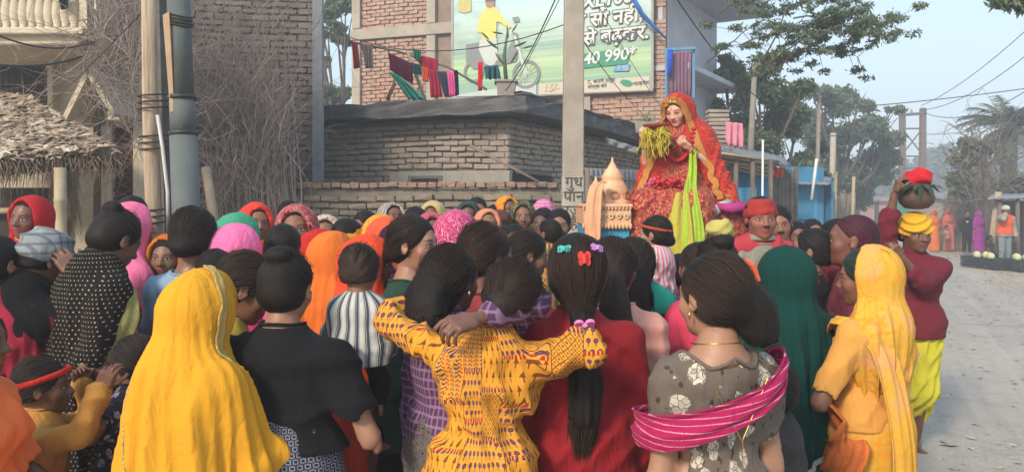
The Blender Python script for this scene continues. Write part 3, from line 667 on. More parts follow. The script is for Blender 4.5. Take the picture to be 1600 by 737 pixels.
# ---- hair ----
def hair_mesh(J, h, style='short', seed=1, vol=1.0, **o):
    hp = J.hp; hs = J.hs; Hm = J.Hm; r = lambda *a: v3(*a) * hs
    v = vol; short = style in ('short', 'crop')
    t = .004 if style == 'crop' else (.010 if short else .010 * v)
    p = [El(hp(0, -.018, .033), r(.074 + t, .090 + t, .079 + t * 1.2), 0, Hm), El(hp(0, -.048, -.022), r(.063 + t, .058 + t, .055), .03, Hm)]
    tail = []
    if style == 'bun_low': G = (0, -.105, -.035); tail = [El(hp(*G), r(.040 * v, .033 * v, .036 * v), .012, Hm)]
    elif style == 'bun_top': G = (0, -.075, .105); tail = [El(hp(*G), r(.045 * v, .042 * v, .034 * v), .010, Hm), El(hp(.025, -.08, .118), r(.02, .022, .018), .01, Hm)]
    elif style == 'bun_big': G = o.get('at', (.03, -.135, -.02)); tail = [C(hp(0, -.09, .015), hp(*G), .045 * hs, .06 * hs, .03), El(hp(*G), r(.056, .052, .064), .02, Hm), El(hp(G[0] + .012, G[1] - .01, G[2] - .05), r(.05, .05, .045), .03, Hm)]
    elif style in ('ponytail', 'long', 'braid', 'open'):
        G = o.get('at', (0, -.105, -.045)); A = hp(*G); L = o.get('len', .35); bow = o.get('bow', .0); side = o.get('side', 0)
        N_ = 7; w0 = {'ponytail': .020, 'braid': .026, 'long': .062, 'open': .07}[style] * v; w1 = {'ponytail': .040, 'braid': .020, 'long': .075, 'open': .075}[style] * v
        back = min(J.up(0, -.11, 1.1)[1], A[1] + .0) - .02
        pts = []
        for i in range(N_ + 1):
            q = i / N_; pts.append(v3(A[0] + side * q + bow * math.sin(q * 3.1), A[1] * (1 - min(1, q * 2.2)) + (back if J.up(0, 0, 1.2)[1] > -.05 else A[1]) * min(1, q * 2.2), A[2] - L * q))
        for i in range(N_):
            q = i / N_; f_ = math.sin(min(1, q * 1.25 + .15) * 1.75)
            ra = (w0 + (w1 - w0) * f_) * hs; rb = (w0 + (w1 - w0) * math.sin(min(1, (i + 1) / N_ * 1.25 + .15) * 1.75)) * hs
            if i == N_ - 1: rb *= .35 if style != 'open' else .8
            if style == 'braid': tail.append(El((pts[i] + pts[i + 1]) / 2 + v3(.008 * (-1) ** i, 0, 0), v3(w0 * hs, w0 * hs * .8, L / N_ * .75), .006))
            else: tail.append(C(pts[i], pts[i + 1], ra, rb, .02, .6 if style in ('long', 'open') else 1))
        if style in ('ponytail', 'braid'): p += [C(hp(0, -.05, -.01), hp(*G), .072 * hs * min(v, 1.1), .026 * hs, .03)]
        if style in ('long', 'open'): p += [C(hp(0, -.055, .0), hp(0, -.075, -.09), .075 * hs * v, .066 * hs * v, .04)]
    else: G = (0, -.08, -.06)
    allp = p + tail
    fr = o.get('fringe', 0)
    allp = allp + [sub(El(hp(0, .098, -.030 - fr * .02), r(.069, .086, .096 - fr * .012), .012, Hm))]
    ear = style not in ('open', 'long') or o.get('ears', False)
    if ear: allp += [sub(El(hp(s_ * .088, .004, -.022), r(.024, .026, .036), .010, Hm)) for s_ in (-1, 1)]
    if short: allp += [sub(El(hp(0, .01, -.105), r(.12, .16, .062), .02, Hm))]
    Fp = hp(0, .055, .075); Gp = hp(*G) if style != 'short' else hp(0, -.10, -.02); ax = unit(Gp - Fp)
    e1 = unit(np.cross(ax, Hm @ v3(1, 0, 0))); e2 = np.cross(ax, e1)
    a_ = Hm @ v3(120, 0, 0)
    def dsp(P, d):
        q = P - Fp; phi = np.arctan2(q @ e1, q @ e2); w_ = np.sin(phi * 9 + seed) * .5 + np.sin(phi * 23 + 2 * seed + 2 * np.sin(P[:, 2] * 20)) * .35 + np.sin(phi * 51 + seed) * .2
        m = .0016 * hs if not short else .0028
        rest = np.sin(P[:, 0] * 190 + 1.3 * np.sin(P[:, 2] * 9 + seed)) + .6 * np.sin(P[:, 0] * 90 + P[:, 1] * 120 + 1.2 * np.sin(P[:, 2] * 5))
        low = P[:, 2] < J.hc[2] - .10 * hs
        return d - np.where(low, .0035 * rest, m * w_)
    V, Q = mesh_sdf(allp, h, dsp, .008)
    q = V - Fp; phi = np.arctan2(q @ e1, q @ e2); fc = np.stack([phi * .10, q @ ax, V[:, 2]], 1)
    if tail:
        dt = ev(tail, V); dc = ev(p, V); m = dt < dc
        fc[m] = np.stack([V[m, 0] * 1.4 + V[m, 1] * .8, V[m, 2] * .6, V[m, 2] * .2], 1)
    J._hair = (allp, Fp, Gp, e1, e2, ax, tail); J._tail = pts if style in ('ponytail', 'long', 'braid', 'open') else None; J._tw = (w1 * hs) if J._tail else 0
    return V, Q, fc
def strands(J, n, seed=1, tail=True, rad=.0011, out=.003, length=1.0):
    """single hairs and thin locks lying on the hair, each a thin tapered tube"""
    rr = random.Random(seed); allp, Fp, Gp, e1, e2, ax, tl = J._hair; mb = MB(); L = np.linalg.norm(Gp - Fp); mid = (Fp + Gp) / 2
    P0 = []
    for i in range(n):
        ph = rr.uniform(-2.2, 2.2) + PI / 2 * 0; a = rr.uniform(.05, .45); b = min(.97, a + rr.uniform(.3, .6)); w = rr.uniform(-.12, .12); row = []
        for k in range(8):
            q = a + (b - a) * k / 7; c = Fp + ax * L * q; ph2 = ph + w * math.sin(q * 4)
            d = -(e1 * math.cos(ph2 + PI) + e2 * math.sin(ph2 + PI)) ; row.append((c, d))
        P0.append(row)
    X = np.array([[c + d * .02 for c, d in r] for r in P0]).reshape(-1, 3); D = np.array([[d for c, d in r] for r in P0]).reshape(-1, 3)
    for _ in range(14): X = X - D * np.clip(ev(allp, X), -.03, .03)[:, None]
    ok = np.abs(ev(allp, X)) < .004
    X = X.reshape(n, 8, 3); D = D.reshape(n, 8, 3); ok = ok.reshape(n, 8)
    for i in range(n):
        if not ok[i].all(): continue
        o_ = rr.uniform(.0, out * 1.4); lift = rr.uniform(.002, .016) if rr.random() < .14 else 0
        pts = [X[i, k] + D[i, k] * (o_ + lift * math.sin(k / 7 * PI)) for k in range(8)]
        mb.tube(pts, [rad * (1 - abs(k - 3.5) / 7) for k in range(8)], 3, False)
    if J._tail:
        T = J._tail; w = J._tw
        for i in range(n // 2):
            a = rr.uniform(0, 6.28); q = w * rr.uniform(.6, 1.15); o_ = v3(math.cos(a) * q, math.sin(a) * q * .8, 0); s0 = rr.randint(0, 3); ex = rr.uniform(.0, .10); P_ = []
            for k in range(s0, len(T)): f_ = math.sin(min(1, k / 7 * 1.1 + .12) * 2.0); P_.append(T[k] + o_ * f_ + v3(rr.gauss(0, .003), rr.gauss(0, .003), 0))
            P_.append(T[-1] + o_ * rr.uniform(.1, .7) + v3(rr.gauss(0, .008), 0, -ex)); mb.tube(P_, [rad * 1.5] * (len(P_) - 1) + [rad * .4], 3, False)
    return mb

# ---- the person ----
SKINS = {'dark': (.150, .070, .044), 'mid': (.215, .105, .066), 'light': (.32, .17, .11), 'deep': (.10, .048, .032)}
PEOPLE = []
def person(px, top, D, yaw, label, wear=(), hair=('short', {}), sex='f', skin='mid', lod='mid', base=0.0, H=None, group=None, hood_pad=0.0, powder=0.0, bindi=0, moustache=0, feet=None, strand=0, cat='person', hands=True, hcol='hair_black', acc=(), fix=None, **po):
    hb, hg, hh, hd = LOD[lod]; yaw = RAD(yaw)
    if lod == 'mid' and 'roll' not in po: po = dict(po, roll=random.uniform(-.14, .14), lean=po.get('lean', (random.uniform(-.02, .08), random.uniform(-.05, .05))), turn=po.get('turn', random.uniform(-.22, .22)), nod=po.get('nod', random.uniform(-.08, .12)))
    if lod == 'mid' and 4.2 < D < 8 and px < 1000: D *= .93; top -= 2
    tgt = W(px, top, D); zt = tgt.z - base - hood_pad
    Hh = H or max(.5, zt)
    for _ in range(6):
        J = pose(Hh, sex, **po)
        if H: break
        cz = J.hc[2] + .108 * J.hs * abs(J.Hm[2, 2]) + .09 * J.hs * math.sqrt(max(0, 1 - J.Hm[2, 2] ** 2)) * .6
        Hh *= zt / cz
    R = np.array(RZ(yaw)); hcw = R @ J.hc
    loc = (tgt.x - hcw[0], D - hcw[1], base) if fix is None else fix
    if any(a[0] == 'w' for a in (po.get('arms') or {}).values()):
        na = {}
        for k_, a in po['arms'].items():
            if a[0] == 'w': q = R.T @ (np.array(W(*a[1])) - np.array(loc)); q[0] *= 1 if k_ == 'R' else -1; a = ('t', tuple(q)) + tuple(a[2:])
            na[k_] = a
        po = dict(po, arms=na); J = pose(Hh, sex, **po)
    root = empty('person', label, cat, loc, yaw, group); J.loc = np.array(loc); J.yaw = yaw; J.root = root
    feet = (lod != 'far') if feet is None else feet
    V, Q, HL = body_mesh(J, lod, True, hands, feet)
    b = mobj('body', mk_mesh('body', V, Q, skin_mat(), True, vec={'hl': HL}), root)
    sk = SKINS[skin] if isinstance(skin, str) else skin; k = .92 + .16 * random.random(); b.color = (sk[0] * k, sk[1] * k, sk[2] * k, 1)
    b['powder'] = float(powder) * .35; b['bindi'] = float(bindi); b['moustache'] = float(moustache)
    if hair:
        V, Q, F_ = hair_mesh(J, hh * 1.3 if lod != 'near' else .0065, hair[0], **hair[1])
        ho = mobj('hair', mk_mesh('hair', V, Q, hair_mat(hcol) if isinstance(hcol, str) else hcol, True, vec={'fc': F_}), root)
        if strand: s_ = strands(J, int(strand * 1.2), int(px)); so = s_.build('loose_strands', hair_mat('hair_strand', (.010, .007, .006), (.10, .060, .042), .42), ho, True)
    for w in wear:
        nm, kind, mat = w[0], w[1], w[2]; o = dict(w[3]) if len(w) > 3 else {}
        h_ = o.pop('h', hg if nm not in ('trousers', 'petticoat', 'skirt') else hg * 1.6)
        if 'seed' not in o: o['seed'] = int(px) % 97
        V, Q, F_ = kind(J, h_, **o)
        go = mobj(nm, mk_mesh(nm, V, Q, mat, True, vec={'fc': F_}), root)
        if nm in ('kurta', 'shirt'): J.shirt = go
        if kind is g_top and lod == 'near' and nm != 'vest': rb = MB(); rb.tube(list(J._ring) + [J._ring[0]], .0075, 7, False, .7); rb.build('neckband', mat, go, True)
    for f in acc: f(J, root)
    PEOPLE.append((label, round(J.hc[2] + .108 * J.hs, 2)))
    return J
def ribbon(J_or_none, name, pts, widths, mat, parent, nf=5, amp=.010, side=None, th=.004, nu=28, seed=0, nrm=None, sub_=4):
    """pleated strip of cloth following points; side vector gives its width direction"""
    rr = random.Random(seed); P = [np.array(p, float) for p in pts]; m = len(P); Vv = []; F = []; FC = []
    # catmull-rom resample
    S = []; Wd = []; Sd = []
    for i in range(m - 1):
        p0, p1, p2, p3 = P[max(i - 1, 0)], P[i], P[i + 1], P[min(i + 2, m - 1)]
        for q in range(sub_):
            t = q / sub_; S.append(.5 * ((2 * p1) + (p2 - p0) * t + (2 * p0 - 5 * p1 + 4 * p2 - p3) * t * t + (3 * p1 - p0 - 3 * p2 + p3) * t ** 3))
            Wd.append(widths[i] + (widths[i + 1] - widths[i]) * t)
            if side is not None and isinstance(side, list): Sd.append(np.array(side[i], float) * (1 - t) + np.array(side[i + 1], float) * t)
    S.append(P[-1]); Wd.append(widths[-1]); Sd.append(np.array(side[-1], float) if isinstance(side, list) else None); L = 0
    k = len(S); ph = rr.uniform(0, 6)
    for i in range(k):
        t = unit(S[min(i + 1, k - 1)] - S[max(i - 1, 0)]); sd = Sd[i] if isinstance(side, list) else np.array(side, float); sd = unit(sd - t * (sd @ t)); nr = unit(np.cross(sd, t))
        if i: L += np.linalg.norm(S[i] - S[i - 1])
        for j in range(nu + 1):
            u = j / nu - .5; a = amp * (math.sin(nf * 2 * PI * u + ph + .8 * math.sin(L * 6)) + .4 * math.sin(nf * 4.7 * PI * u + 2 * math.sin(L * 4 + ph)))
            Vv.append(S[i] + sd * u * Wd[i] + nr * a); FC.append((u * max(widths) * 1.1, L, u + .5))
    for i in range(k - 1):
        for j in range(nu): a = i * (nu + 1) + j; F.append([a, a + 1, a + nu + 2, a + nu + 1])
    me = mk_mesh(name, Vv, np.array(F), mat, True, vec={'fc': np.array(FC)})
    o = mobj(name, me, parent); md = o.modifiers.new('solid', 'SOLIDIFY'); md.thickness = th; md.offset = 0; return o
def F_(name, c, pat=None, c2=(.8, .8, .8), **k): return fabric(name, mute(srgb(*c)), pat, srgb(*[x * 255 if x <= 1 else x for x in c2]) if max(c2) > 1 or c2 == (.8, .8, .8) else c2, **k)
BLK = F_('black_cloth', (24, 23, 26)); DGR = F_('charcoal_cloth', (50, 50, 54)); WHT = F_('white_cloth', (190, 190, 185))
# ================= the place =================
def struct(o): o['kind'] = 'structure'; return o
def V2(px, py, D): return W(px, py, D)
# ---- ground, road ----
def ground_mat(name, c1, c2, c3, sc=1.0):
    n = N(name, .95, .15); p = n.pos(); a = n.noise(p, .55 * sc, 5, .65); b = n.noise(p, 7 * sc, 5, .7); g = n.vor(p, 34 * sc)
    c = n.mix(n.ramp(a, [(.35, 0), (.65, 1)]), c1, c2); c = n.mix(n.ramp(b, [(.45, 0), (.72, .8)]), c, c3); c = n.mix(n.ramp(n.noise(p, 70 * sc, 2), [(.35, .0), (.75, .5)]), c, dk(c1, .5))
    pw = n.ramp(n.noise(p, 1.3, 4, .7), [(.62, 0), (.75, .5)]); c = n.mix(pw, c, (.38, .22, .22))
    x_, y_, z_ = n.sep(p); rut = n.noise(n.com(n.mth('SUBTRACT', n.mth('MULTIPLY', x_, 2.2), n.mth('MULTIPLY', y_, 1.0)), n.mth('MULTIPLY', y_, .12), 0), 1.0, 4, .6); c = n.mix(n.ramp(rut, [(.42, 0), (.62, .55)]), c, c2); c = n.mix(n.ramp(n.noise(p, .9, 6, .75, 1.0), [(.55, 0), (.68, .5)]), c, dk(c1, .55)); n.bump(rut, .5, .08)
    n.color(c); n.bump(g, .25, .01); n.bump(b, .5, .03); n.bump(n.noise(p, 140, 2), .4, .006); return n.m
GM = ground_mat('packed_dirt', (.38, .31, .245), (.45, .38, .30), (.28, .235, .19)); RM = ground_mat('worn_asphalt', (.37, .335, .295), (.44, .40, .35), (.30, .27, .24))
def terrain_sheet(name, mat, z, xs, ys, f=None, inside=None):
    V = []; F = []; nx = len(xs)
    for y in ys:
        for x in xs: V.append((x, y, z + (f(x, y) if f else 0)))
    for j in range(len(ys) - 1):
        for i in range(nx - 1): a = j * nx + i; F.append([a, a + 1, a + nx + 1, a + nx])
    return mobj(name, mk_mesh(name, np.array(V), np.array(F), mat, True))
_g = lambda x, y: .018 * math.sin(x * 1.7 + y * .6) * math.sin(y * 1.3) + .010 * math.sin(4.1 * x + 2) * math.sin(3.3 * y)
lin = lambda a, b, n: [a + (b - a) * i / (n - 1) for i in range(n)]
struct(terrain_sheet('ground', GM, -.03, [-900, -300, -60] + lin(-25, 45, 110) + [80, 300, 900], [-60] + lin(-10, 60, 110) + [90, 200, 500, 1400], lambda x, y: _g(x, y) if -25 < x < 45 and -10 < y < 60 else 0))
rows = []; F = []; V = []
for j in range(150):
    d = -6 + (j / 149) ** 1.6 * 126; xl = .48 * d - 1.5 + .12 * math.sin(d * 2.1) + .06 * math.sin(d * 5.7); xr = .42 * d + 3.6 + .18 * math.sin(d * 1.7 + 1) + .07 * math.sin(6.1 * d)
    for i in range(15):
        u = i / 14; x = xl + (xr - xl) * u; V.append((x, d, .004 + .030 * math.sin(u * PI) ** .5 + _g(x, d) * .5 - (.03 if i in (0, 14) else 0)))
for j in range(149):
    for i in range(14): a = j * 15 + i; F.append([a, a + 1, a + 16, a + 15])
struct(mobj('road', mk_mesh('road', V, np.array(F), RM, True)))
mb = MB(); V = []  # earth bank along the wall where the back row stands
mb.sheet((-6, 5.0, -.06), (1.1, 5.0, -.06), (.9, 9.9, -.05), (-6, 9.9, -.05), 30, 16, lambda u, v: (0, 0, .21 * min(1, v * 4) * min(1, (1 - u) * 6) + .015 * math.sin(19 * u) * math.sin(11 * v)))
struct(mb.build('earth_bank', GM, None, True))
# litter and stones
rr = random.Random(5); mb = MB()
for i in range(4200):
    d = 3.2 + 24 * rr.random() ** 1.3; x = .45 * d + rr.uniform(-2.5, 6.5) + (rr.gauss(0, 1)); s = rr.uniform(.010, .045) * (1 if rr.random() < .85 else 1.8); a = rr.uniform(0, 6.3); z = _g(x, d) + .02 + .02 * rr.random()
    P = [Vector((x + s * math.cos(a + k * 1.57) * (1 if k % 2 else .5), d + s * math.sin(a + k * 1.57) * (1 if k % 2 else .5), z + rr.uniform(0, .018))) for k in range(4)]
    mb.add(P, [[0, 1, 2], [0, 2, 3]])
tag(mb.build('leaf_litter', solid('dry_litter', (.50, .44, .36), .9, vary=.5, vs=30)), None, None, None, 'stuff')
mb = MB()
for i in range(900):
    d = 3.2 + 22 * rr.random() ** 1.3; x = .45 * d + rr.uniform(-2.5, 6.5); s = rr.uniform(.006, .022); mb.box((x, d, .012 + _g(x, d)), (s * 2, s * 1.6, s * 1.2), RZ(rr.uniform(0, 3)), s * .5)
tag(mb.build('gravel', solid('grey_stone', (.26, .24, .22), .9, vary=.4)), None, None, None, 'stuff')

# ---- bricks ----
def brick_mat(name, cols, grime, gk=.5, moss=None):
    n = N(name, .92, .12); p = n.pos(); r = n.nd('ShaderNodeObjectInfo').outputs['Random']; cell = n.vor(n.mapv(p, (4.0, 4.0, 11.7)), 1.0, 'F1', .35, 'Color'); cx, _, _ = n.sep(cell)
    c = n.ramp(n.mth('FRACT', n.mth('ADD', cx, r)), [(0, cols[0]), (.4, cols[1]), (.75, cols[2]), (1, cols[3])]); c = n.mix(n.ramp(n.noise(p, 1.1, 5, .65), [(.40, 0), (.66, gk)]), c, grime)
    c = n.mix(n.ramp(n.noise(p, 28, 4, .7), [(.35, .45), (.65, 0)]), c, dk(grime, .6)); 
    if moss: c = n.mix(n.ramp(n.noise(p, 2.7, 5, .7), [(.5, 0), (.7, .6)]), c, moss)
    n.color(c); n.bump(n.noise(p, 60, 4, .7), .7, .006); return n.m
BR_OLD = brick_mat('weathered_brick', [(.33, .25, .20), (.40, .31, .25), (.45, .37, .30), (.28, .22, .18)], (.30, .27, .235), .85, (.34, .32, .27))
BR_RED = brick_mat('red_brick', [(.42, .22, .15), (.47, .27, .19), (.52, .34, .26), (.36, .19, .14)], (.42, .33, .27), .65)
BR_DK = brick_mat('sooty_brick', [(.16, .135, .125), (.21, .17, .15), (.25, .20, .175), (.14, .125, .12)], (.16, .155, .15), .6)
BR_ST = brick_mat('mossy_wall_brick', [(.27, .215, .165), (.33, .265, .20), (.21, .18, .14), (.29, .23, .17)], (.17, .16, .125), .9, (.16, .165, .12))
MORT = solid('old_mortar', (.24, .21, .18), .95, bump=.6, bs=40, vary=.4); MORT_L = solid('pale_mortar', (.30, .22, .18), .95, bump=.5, bs=40, vary=.3)
CONC = solid('weathered_concrete', (.20, .19, .175), .9, bump=.5, bs=30, vary=.45, vs=3); CONC_L = solid('pale_concrete', (.42, .37, .30), .9, bump=.4, bs=30, vary=.3, vs=3)
def brick_variants(L, T, H, mat, k=6):
    out = []; rr_b = random.Random(int(L * 1000))
    for i in range(k + 4):
        m = MB(); m.box((0, 0, 0), (L * rr_b.uniform(.94, 1.02), T, H * rr_b.uniform(.88, 1.06)), None, .008, .012); out.append(mk_mesh('brick', m.V, m.F, mat, False))
    return out
def brick_wall(root, A, B, z0, z1, mat, mortar, L=.235, H=.072, gap=.014, T=.10, holes=(), zind=None, nind=300, proud=.008, seed=1, wall=.22, sind=None, skip=.0):
    """courses of single bricks from A to B (xy), outward normal to the right of A->B rotated -90deg (towards the camera)"""
    rg = random.Random(seed); A = Vector((A[0], A[1], 0)); B = Vector((B[0], B[1], 0)); d = (B - A); Ls = d.length; d.normalize(); nrm = Vector((d.y, -d.x, 0)); ang = math.atan2(d.y, d.x)
    R = RZ(ang); inv = root.matrix_world
    m = MB(); c = (A + B) / 2 - nrm * (wall / 2 + T * .35); m.box((c.x, c.y, (z0 + z1) / 2), (Ls, wall, z1 - z0), R); m.build('wall', mortar, root)
    var = brick_variants(L, T, H, mat); single = []; rest = MB(); pz = H + gap; px_ = L + gap; nr = int((z1 - z0) / pz); 
    for r in range(nr):
        z = z0 + (r + .5) * pz; off = (r % 2) * px_ / 2 - px_ * .5
        k = 0
        while True:
            s0 = off + k * px_; s1 = s0 + L; k += 1
            if s0 >= Ls: break
            s0 = max(0, s0); s1 = min(Ls, s1)
            if s1 - s0 < .04 or rg.random() < skip: continue
            if any(h[0] < (s0 + s1) / 2 < h[1] and h[2] < z < h[3] for h in holes): continue
            c = A + d * ((s0 + s1) / 2 + rg.uniform(-.008, .008)) - nrm * (T / 2 - proud + rg.uniform(-.012, .010)); c.z = z + rg.uniform(-.006, .006) + .012 * math.sin(s0 * 2.1 + seed)
            full = abs(s1 - s0 - L) < .01
            vis = (zind is None or zind[0] < z < zind[1]) and (sind is None or sind[0] < (s0 + s1) / 2 < sind[1])
            if full and vis and len(single) < nind * 1.0: single.append((c, ang + rg.uniform(-.035, .035)))
            else: rest.box(c, (s1 - s0, T, H), RZ(ang), .004)
    for c, a in single:
        o = bpy.data.objects.new('brick', rg.choice(var)); o.location = c; o.rotation_euler = (rg.uniform(-.01, .01), rg.uniform(-.012, .012), a); link(o, root)
    if rest.V: o = rest.build('brick', mat, root); o['kind'] = 'stuff'
def thing(name, label, cat, group=None): return empty(name, label, cat, (0, 0, 0), 0, group)
def bx(root, name, c, size, mat, rz=0, jit=0, bevel=.006): m = MB(); m.box(c, size, RZ(rz), jit, bevel); return m.build(name, mat, root)

# ---- low flat-roofed brick house in the middle ----
t = thing('brick_house', 'low weathered brick house with a thick dark flat roof slab behind the crowd', 'house')
C0 = (-.05, 11.15); CL = (-3.5, 12.35); CR = (3.1, 17.4)
brick_wall(t, CL, C0, 0, 2.98, BR_OLD, MORT, holes=[(1.75, 3.7, 1.90, 2.22)], zind=(2.05, 3.0), seed=3, skip=.025)
brick_wall(t, C0, CR, 0, 2.98, BR_OLD, MORT, holes=[(.05, 1.5, 1.3, 2.25)], zind=(2.2, 3.0), nind=300, seed=4)
dl = (Vector((C0[0], C0[1], 0)) - Vector((CL[0], CL[1], 0))).normalized(); al = math.atan2(dl.y, dl.x); dr = (Vector((CR[0], CR[1], 0)) - Vector((C0[0], C0[1], 0))).normalized(); ar = math.atan2(dr.y, dr.x)
lp = lambda s, z, o=0: Vector((CL[0], CL[1], z)) + dl * s + Vector((dl.y, -dl.x, 0)) * o
rp = lambda s, z, o=0: Vector((C0[0], C0[1], z)) + dr * s + Vector((dr.y, -dr.x, 0)) * o
bx(t, 'lintel', lp(2.72, 2.06, -.02), (1.93, .16, .30), solid('pale_render', (.34, .32, .28), .9, bump=.5, vary=.3), al)
f = bx(t, 'window', lp(2.35, 2.04, .055), (.56, .05, .22), solid('grey_wood', (.16, .15, .14), .9, bump=.4), al)
bx(f, 'pane', lp(2.35, 2.04, .075), (.44, .03, .13), solid('dark_opening', (.02, .02, .022), .8), al)
bx(t, 'window_frame', rp(.8, 2.20, .03), (1.2, .08, .06), solid('grey_wood', (.16, .15, .14)), ar)
bx(t, 'opening', rp(.78, 1.75, -.02), (1.4, .1, .86), solid('dark_opening', (.02, .02, .022), .8), ar)
# roof slab as a polygon with thickness and a rough edge
def slab(name, pts, z0, z1, mat, root, jit=.028):
    m = MB(); P = []
    for i in range(len(pts)):
        a = Vector(pts[i]).to_2d() if False else Vector((pts[i][0], pts[i][1])); b = Vector((pts[(i + 1) % len(pts)][0], pts[(i + 1) % len(pts)][1])); k = max(1, int((b - a).length / .25))
        for q in range(k): P.append(a + (b - a) * q / k)
    n = len(P); rows = []
    for z, e in ((z0, -.02), (z0 + .03, 0), ((z0 + z1) / 2, .005), (z1 - .03, 0), (z1, -.02)): rows.append([Vector((p.x + rr.uniform(-jit, jit), p.y + rr.uniform(-jit, jit), z + rr.uniform(-jit, jit) * .7)) for p in P])
    V = [v for r in rows for v in r]; F = []
    for j in range(4):
        for i in range(n): F.append([j * n + i, j * n + (i + 1) % n, (j + 1) * n + (i + 1) % n, (j + 1) * n + i])
    F.append(list(range(n))[::-1]); F.append([4 * n + i for i in range(n)]); m.add(V, F); return m.build(name, mat, root)
ROOFC = solid('mossy_roof_concrete', (.13, .13, .13), .92, bump=1.0, bs=22, vary=.5, vs=3)
nL = Vector((dl.y, -dl.x, 0)); nR = Vector((dr.y, -dr.x, 0))
q0 = Vector((C0[0], C0[1], 0)) + nL * .42 + dl * .42; q1 = Vector((CL[0], CL[1], 0)) + nL * .42 - dl * .3; q2 = Vector((CR[0], CR[1], 0)) + nR * .42 + dr * .3; q3 = q2 - nR * 4 - Vector((1, -.5, 0)); q4 = q1 - nL * 5
slab('roof_slab', [q1, q0, q2, q3, q4], 3.00, 3.22, ROOFC, t)
slab('parapet_kerb', [q0 - nL * .2 - dl * .5, q0 - nR * .02 - dl * .05, q2 - nR * .02, q2 - nR * .3, q0 - nR * .35 + dr * .2], 3.223, 3.30, ROOFC, t)
# boundary wall in front
t = thing('boundary_wall', 'long mossy old brick yard wall just behind the crowd', 'wall')
WA, WB = (-3.05, 9.95), (.60, 9.35)
brick_wall(t, WA, WB, 0, 1.92, BR_ST, MORT, L=.23, H=.07, gap=.018, zind=(1.35, 1.92), seed=9, T=.14, wall=.2)
dw = Vector((WB[0] - WA[0], WB[1] - WA[1], 0)).normalized(); aw = math.atan2(dw.y, dw.x); var = brick_variants(.11, .25, .075, brick_mat('coping_brick', [(.30, .17, .12), (.36, .21, .15), (.26, .17, .13), (.33, .22, .17)], (.20, .17, .14), .5))
for i in range(29):
    o = bpy.data.objects.new('coping_brick', rr.choice(var)); p = Vector((WA[0], WA[1], 0)) + dw * (.06 + i * .126) - Vector((dw.y, -dw.x, 0)) * .10; o.location = (p.x, p.y, 1.965 + rr.uniform(-.006, .008)); o.rotation_euler = (rr.uniform(-.03, .03), rr.uniform(-.03, .03), aw + rr.uniform(-.06, .06)); link(o, t)
# rubble on the wall and a leaning stick, old tin sheets right of the pole
m = MB(); m.tube([W(735, 228, 9.6), W(842, 284, 9.2)], [.022, .015], 7); tag(m.build('stick', solid('grey_stick', (.22, .17, .13), .9, bump=.4), None, True), 'bare grey stick lying aslant on the yard wall beside the concrete pole', 'stick')
TIN = solid('old_tin', (.30, .31, .32), .55, .3, bump=.2, vary=.45, vs=4)
def corrugated(name, A, B, z0, z1, mat, parent=None, amp=.016, pitch=.075, tilt=0):
    A = Vector((A[0], A[1], 0)); B = Vector((B[0], B[1], 0)); d = (B - A); L = d.length; d.normalize(); n = Vector((d.y, -d.x, 0)); k = int(L / pitch * 6); m = MB()
    for j, z in enumerate((z0, z1)):
        for i in range(k + 1): s = L * i / k; m.V.append(tuple(A + d * s + n * (amp * math.sin(2 * PI * s / pitch) - tilt * (z - z0)) + Vector((0, 0, z))))
    for i in range(k): m.F.append([i, i + 1, k + 2 + i, k + 1 + i]); m.M.append(0)
    o = m.build(name, mat, parent, True); md = o.modifiers.new('t', 'SOLIDIFY'); md.thickness = .003; return o
t = thing('tin_fence', 'grey corrugated tin fence between the concrete pole and the statue', 'fence')
corrugated('tin_sheet', W(908, 300, 8.9).to_2d(), W(1012, 300, 9.6).to_2d(), .0, 2.15, TIN, t)
m = MB(); m.tube([W(905, 276, 8.8), W(1010, 283, 9.5)], .018, 6); m.build('rail', solid('grey_stick', (.22, .17, .13)), t, True)
for px in (918, 1006): m = MB(); m.tube([W(px, 276, 8.85).xy.to_3d(), W(px, 262, 8.85)], .03, 7); m.build('post', solid('grey_stick', (.22, .17, .13)), t, True)

# ---- unplastered brick building with billboard ----
t = thing('brick_building', 'tall unplastered red brick building with pale concrete bands and a billboard on it', 'building')
BA, BB = (-3.92, 19.0), (3.33, 16.62)
brick_wall(t, BA, BB, 2.6, 7.2, BR_RED, MORT_L, L=.235, H=.078, gap=.016, zind=(3.4, 7), sind=(.25, 2.6), nind=300, seed=12, holes=[(0, 10, 5.72, 6.02), (0, .22, 0, 9), (2.0, 2.25, 0, 9), (2.25, 7.2, 4.35, 9), (5.75, 6.0, 0, 9)])
db = Vector((BB[0] - BA[0], BB[1] - BA[1], 0)).normalized(); ab = math.atan2(db.y, db.x); nb = Vector((db.y, -db.x, 0)); bp = lambda s, z, o=0: Vector((BA[0], BA[1], z)) + db * s + nb * o
bx(t, 'concrete_band', bp(3.6, 5.87, .0), (7.3, .16, .26), CONC_L, ab)
for s in (.11, 2.12, 5.87): bx(t, 'concrete_column', bp(s, 4.2, .004), (.22, .17, 3.03), CONC_L, ab); bx(t, 'concrete_column', bp(s, 6.65, .004), (.22, .17, 1.28), CONC_L, ab)
bx(t, 'ledge', bp(3.7, 7.28, .02), (7.9, .5, .14), CONC_L, ab)
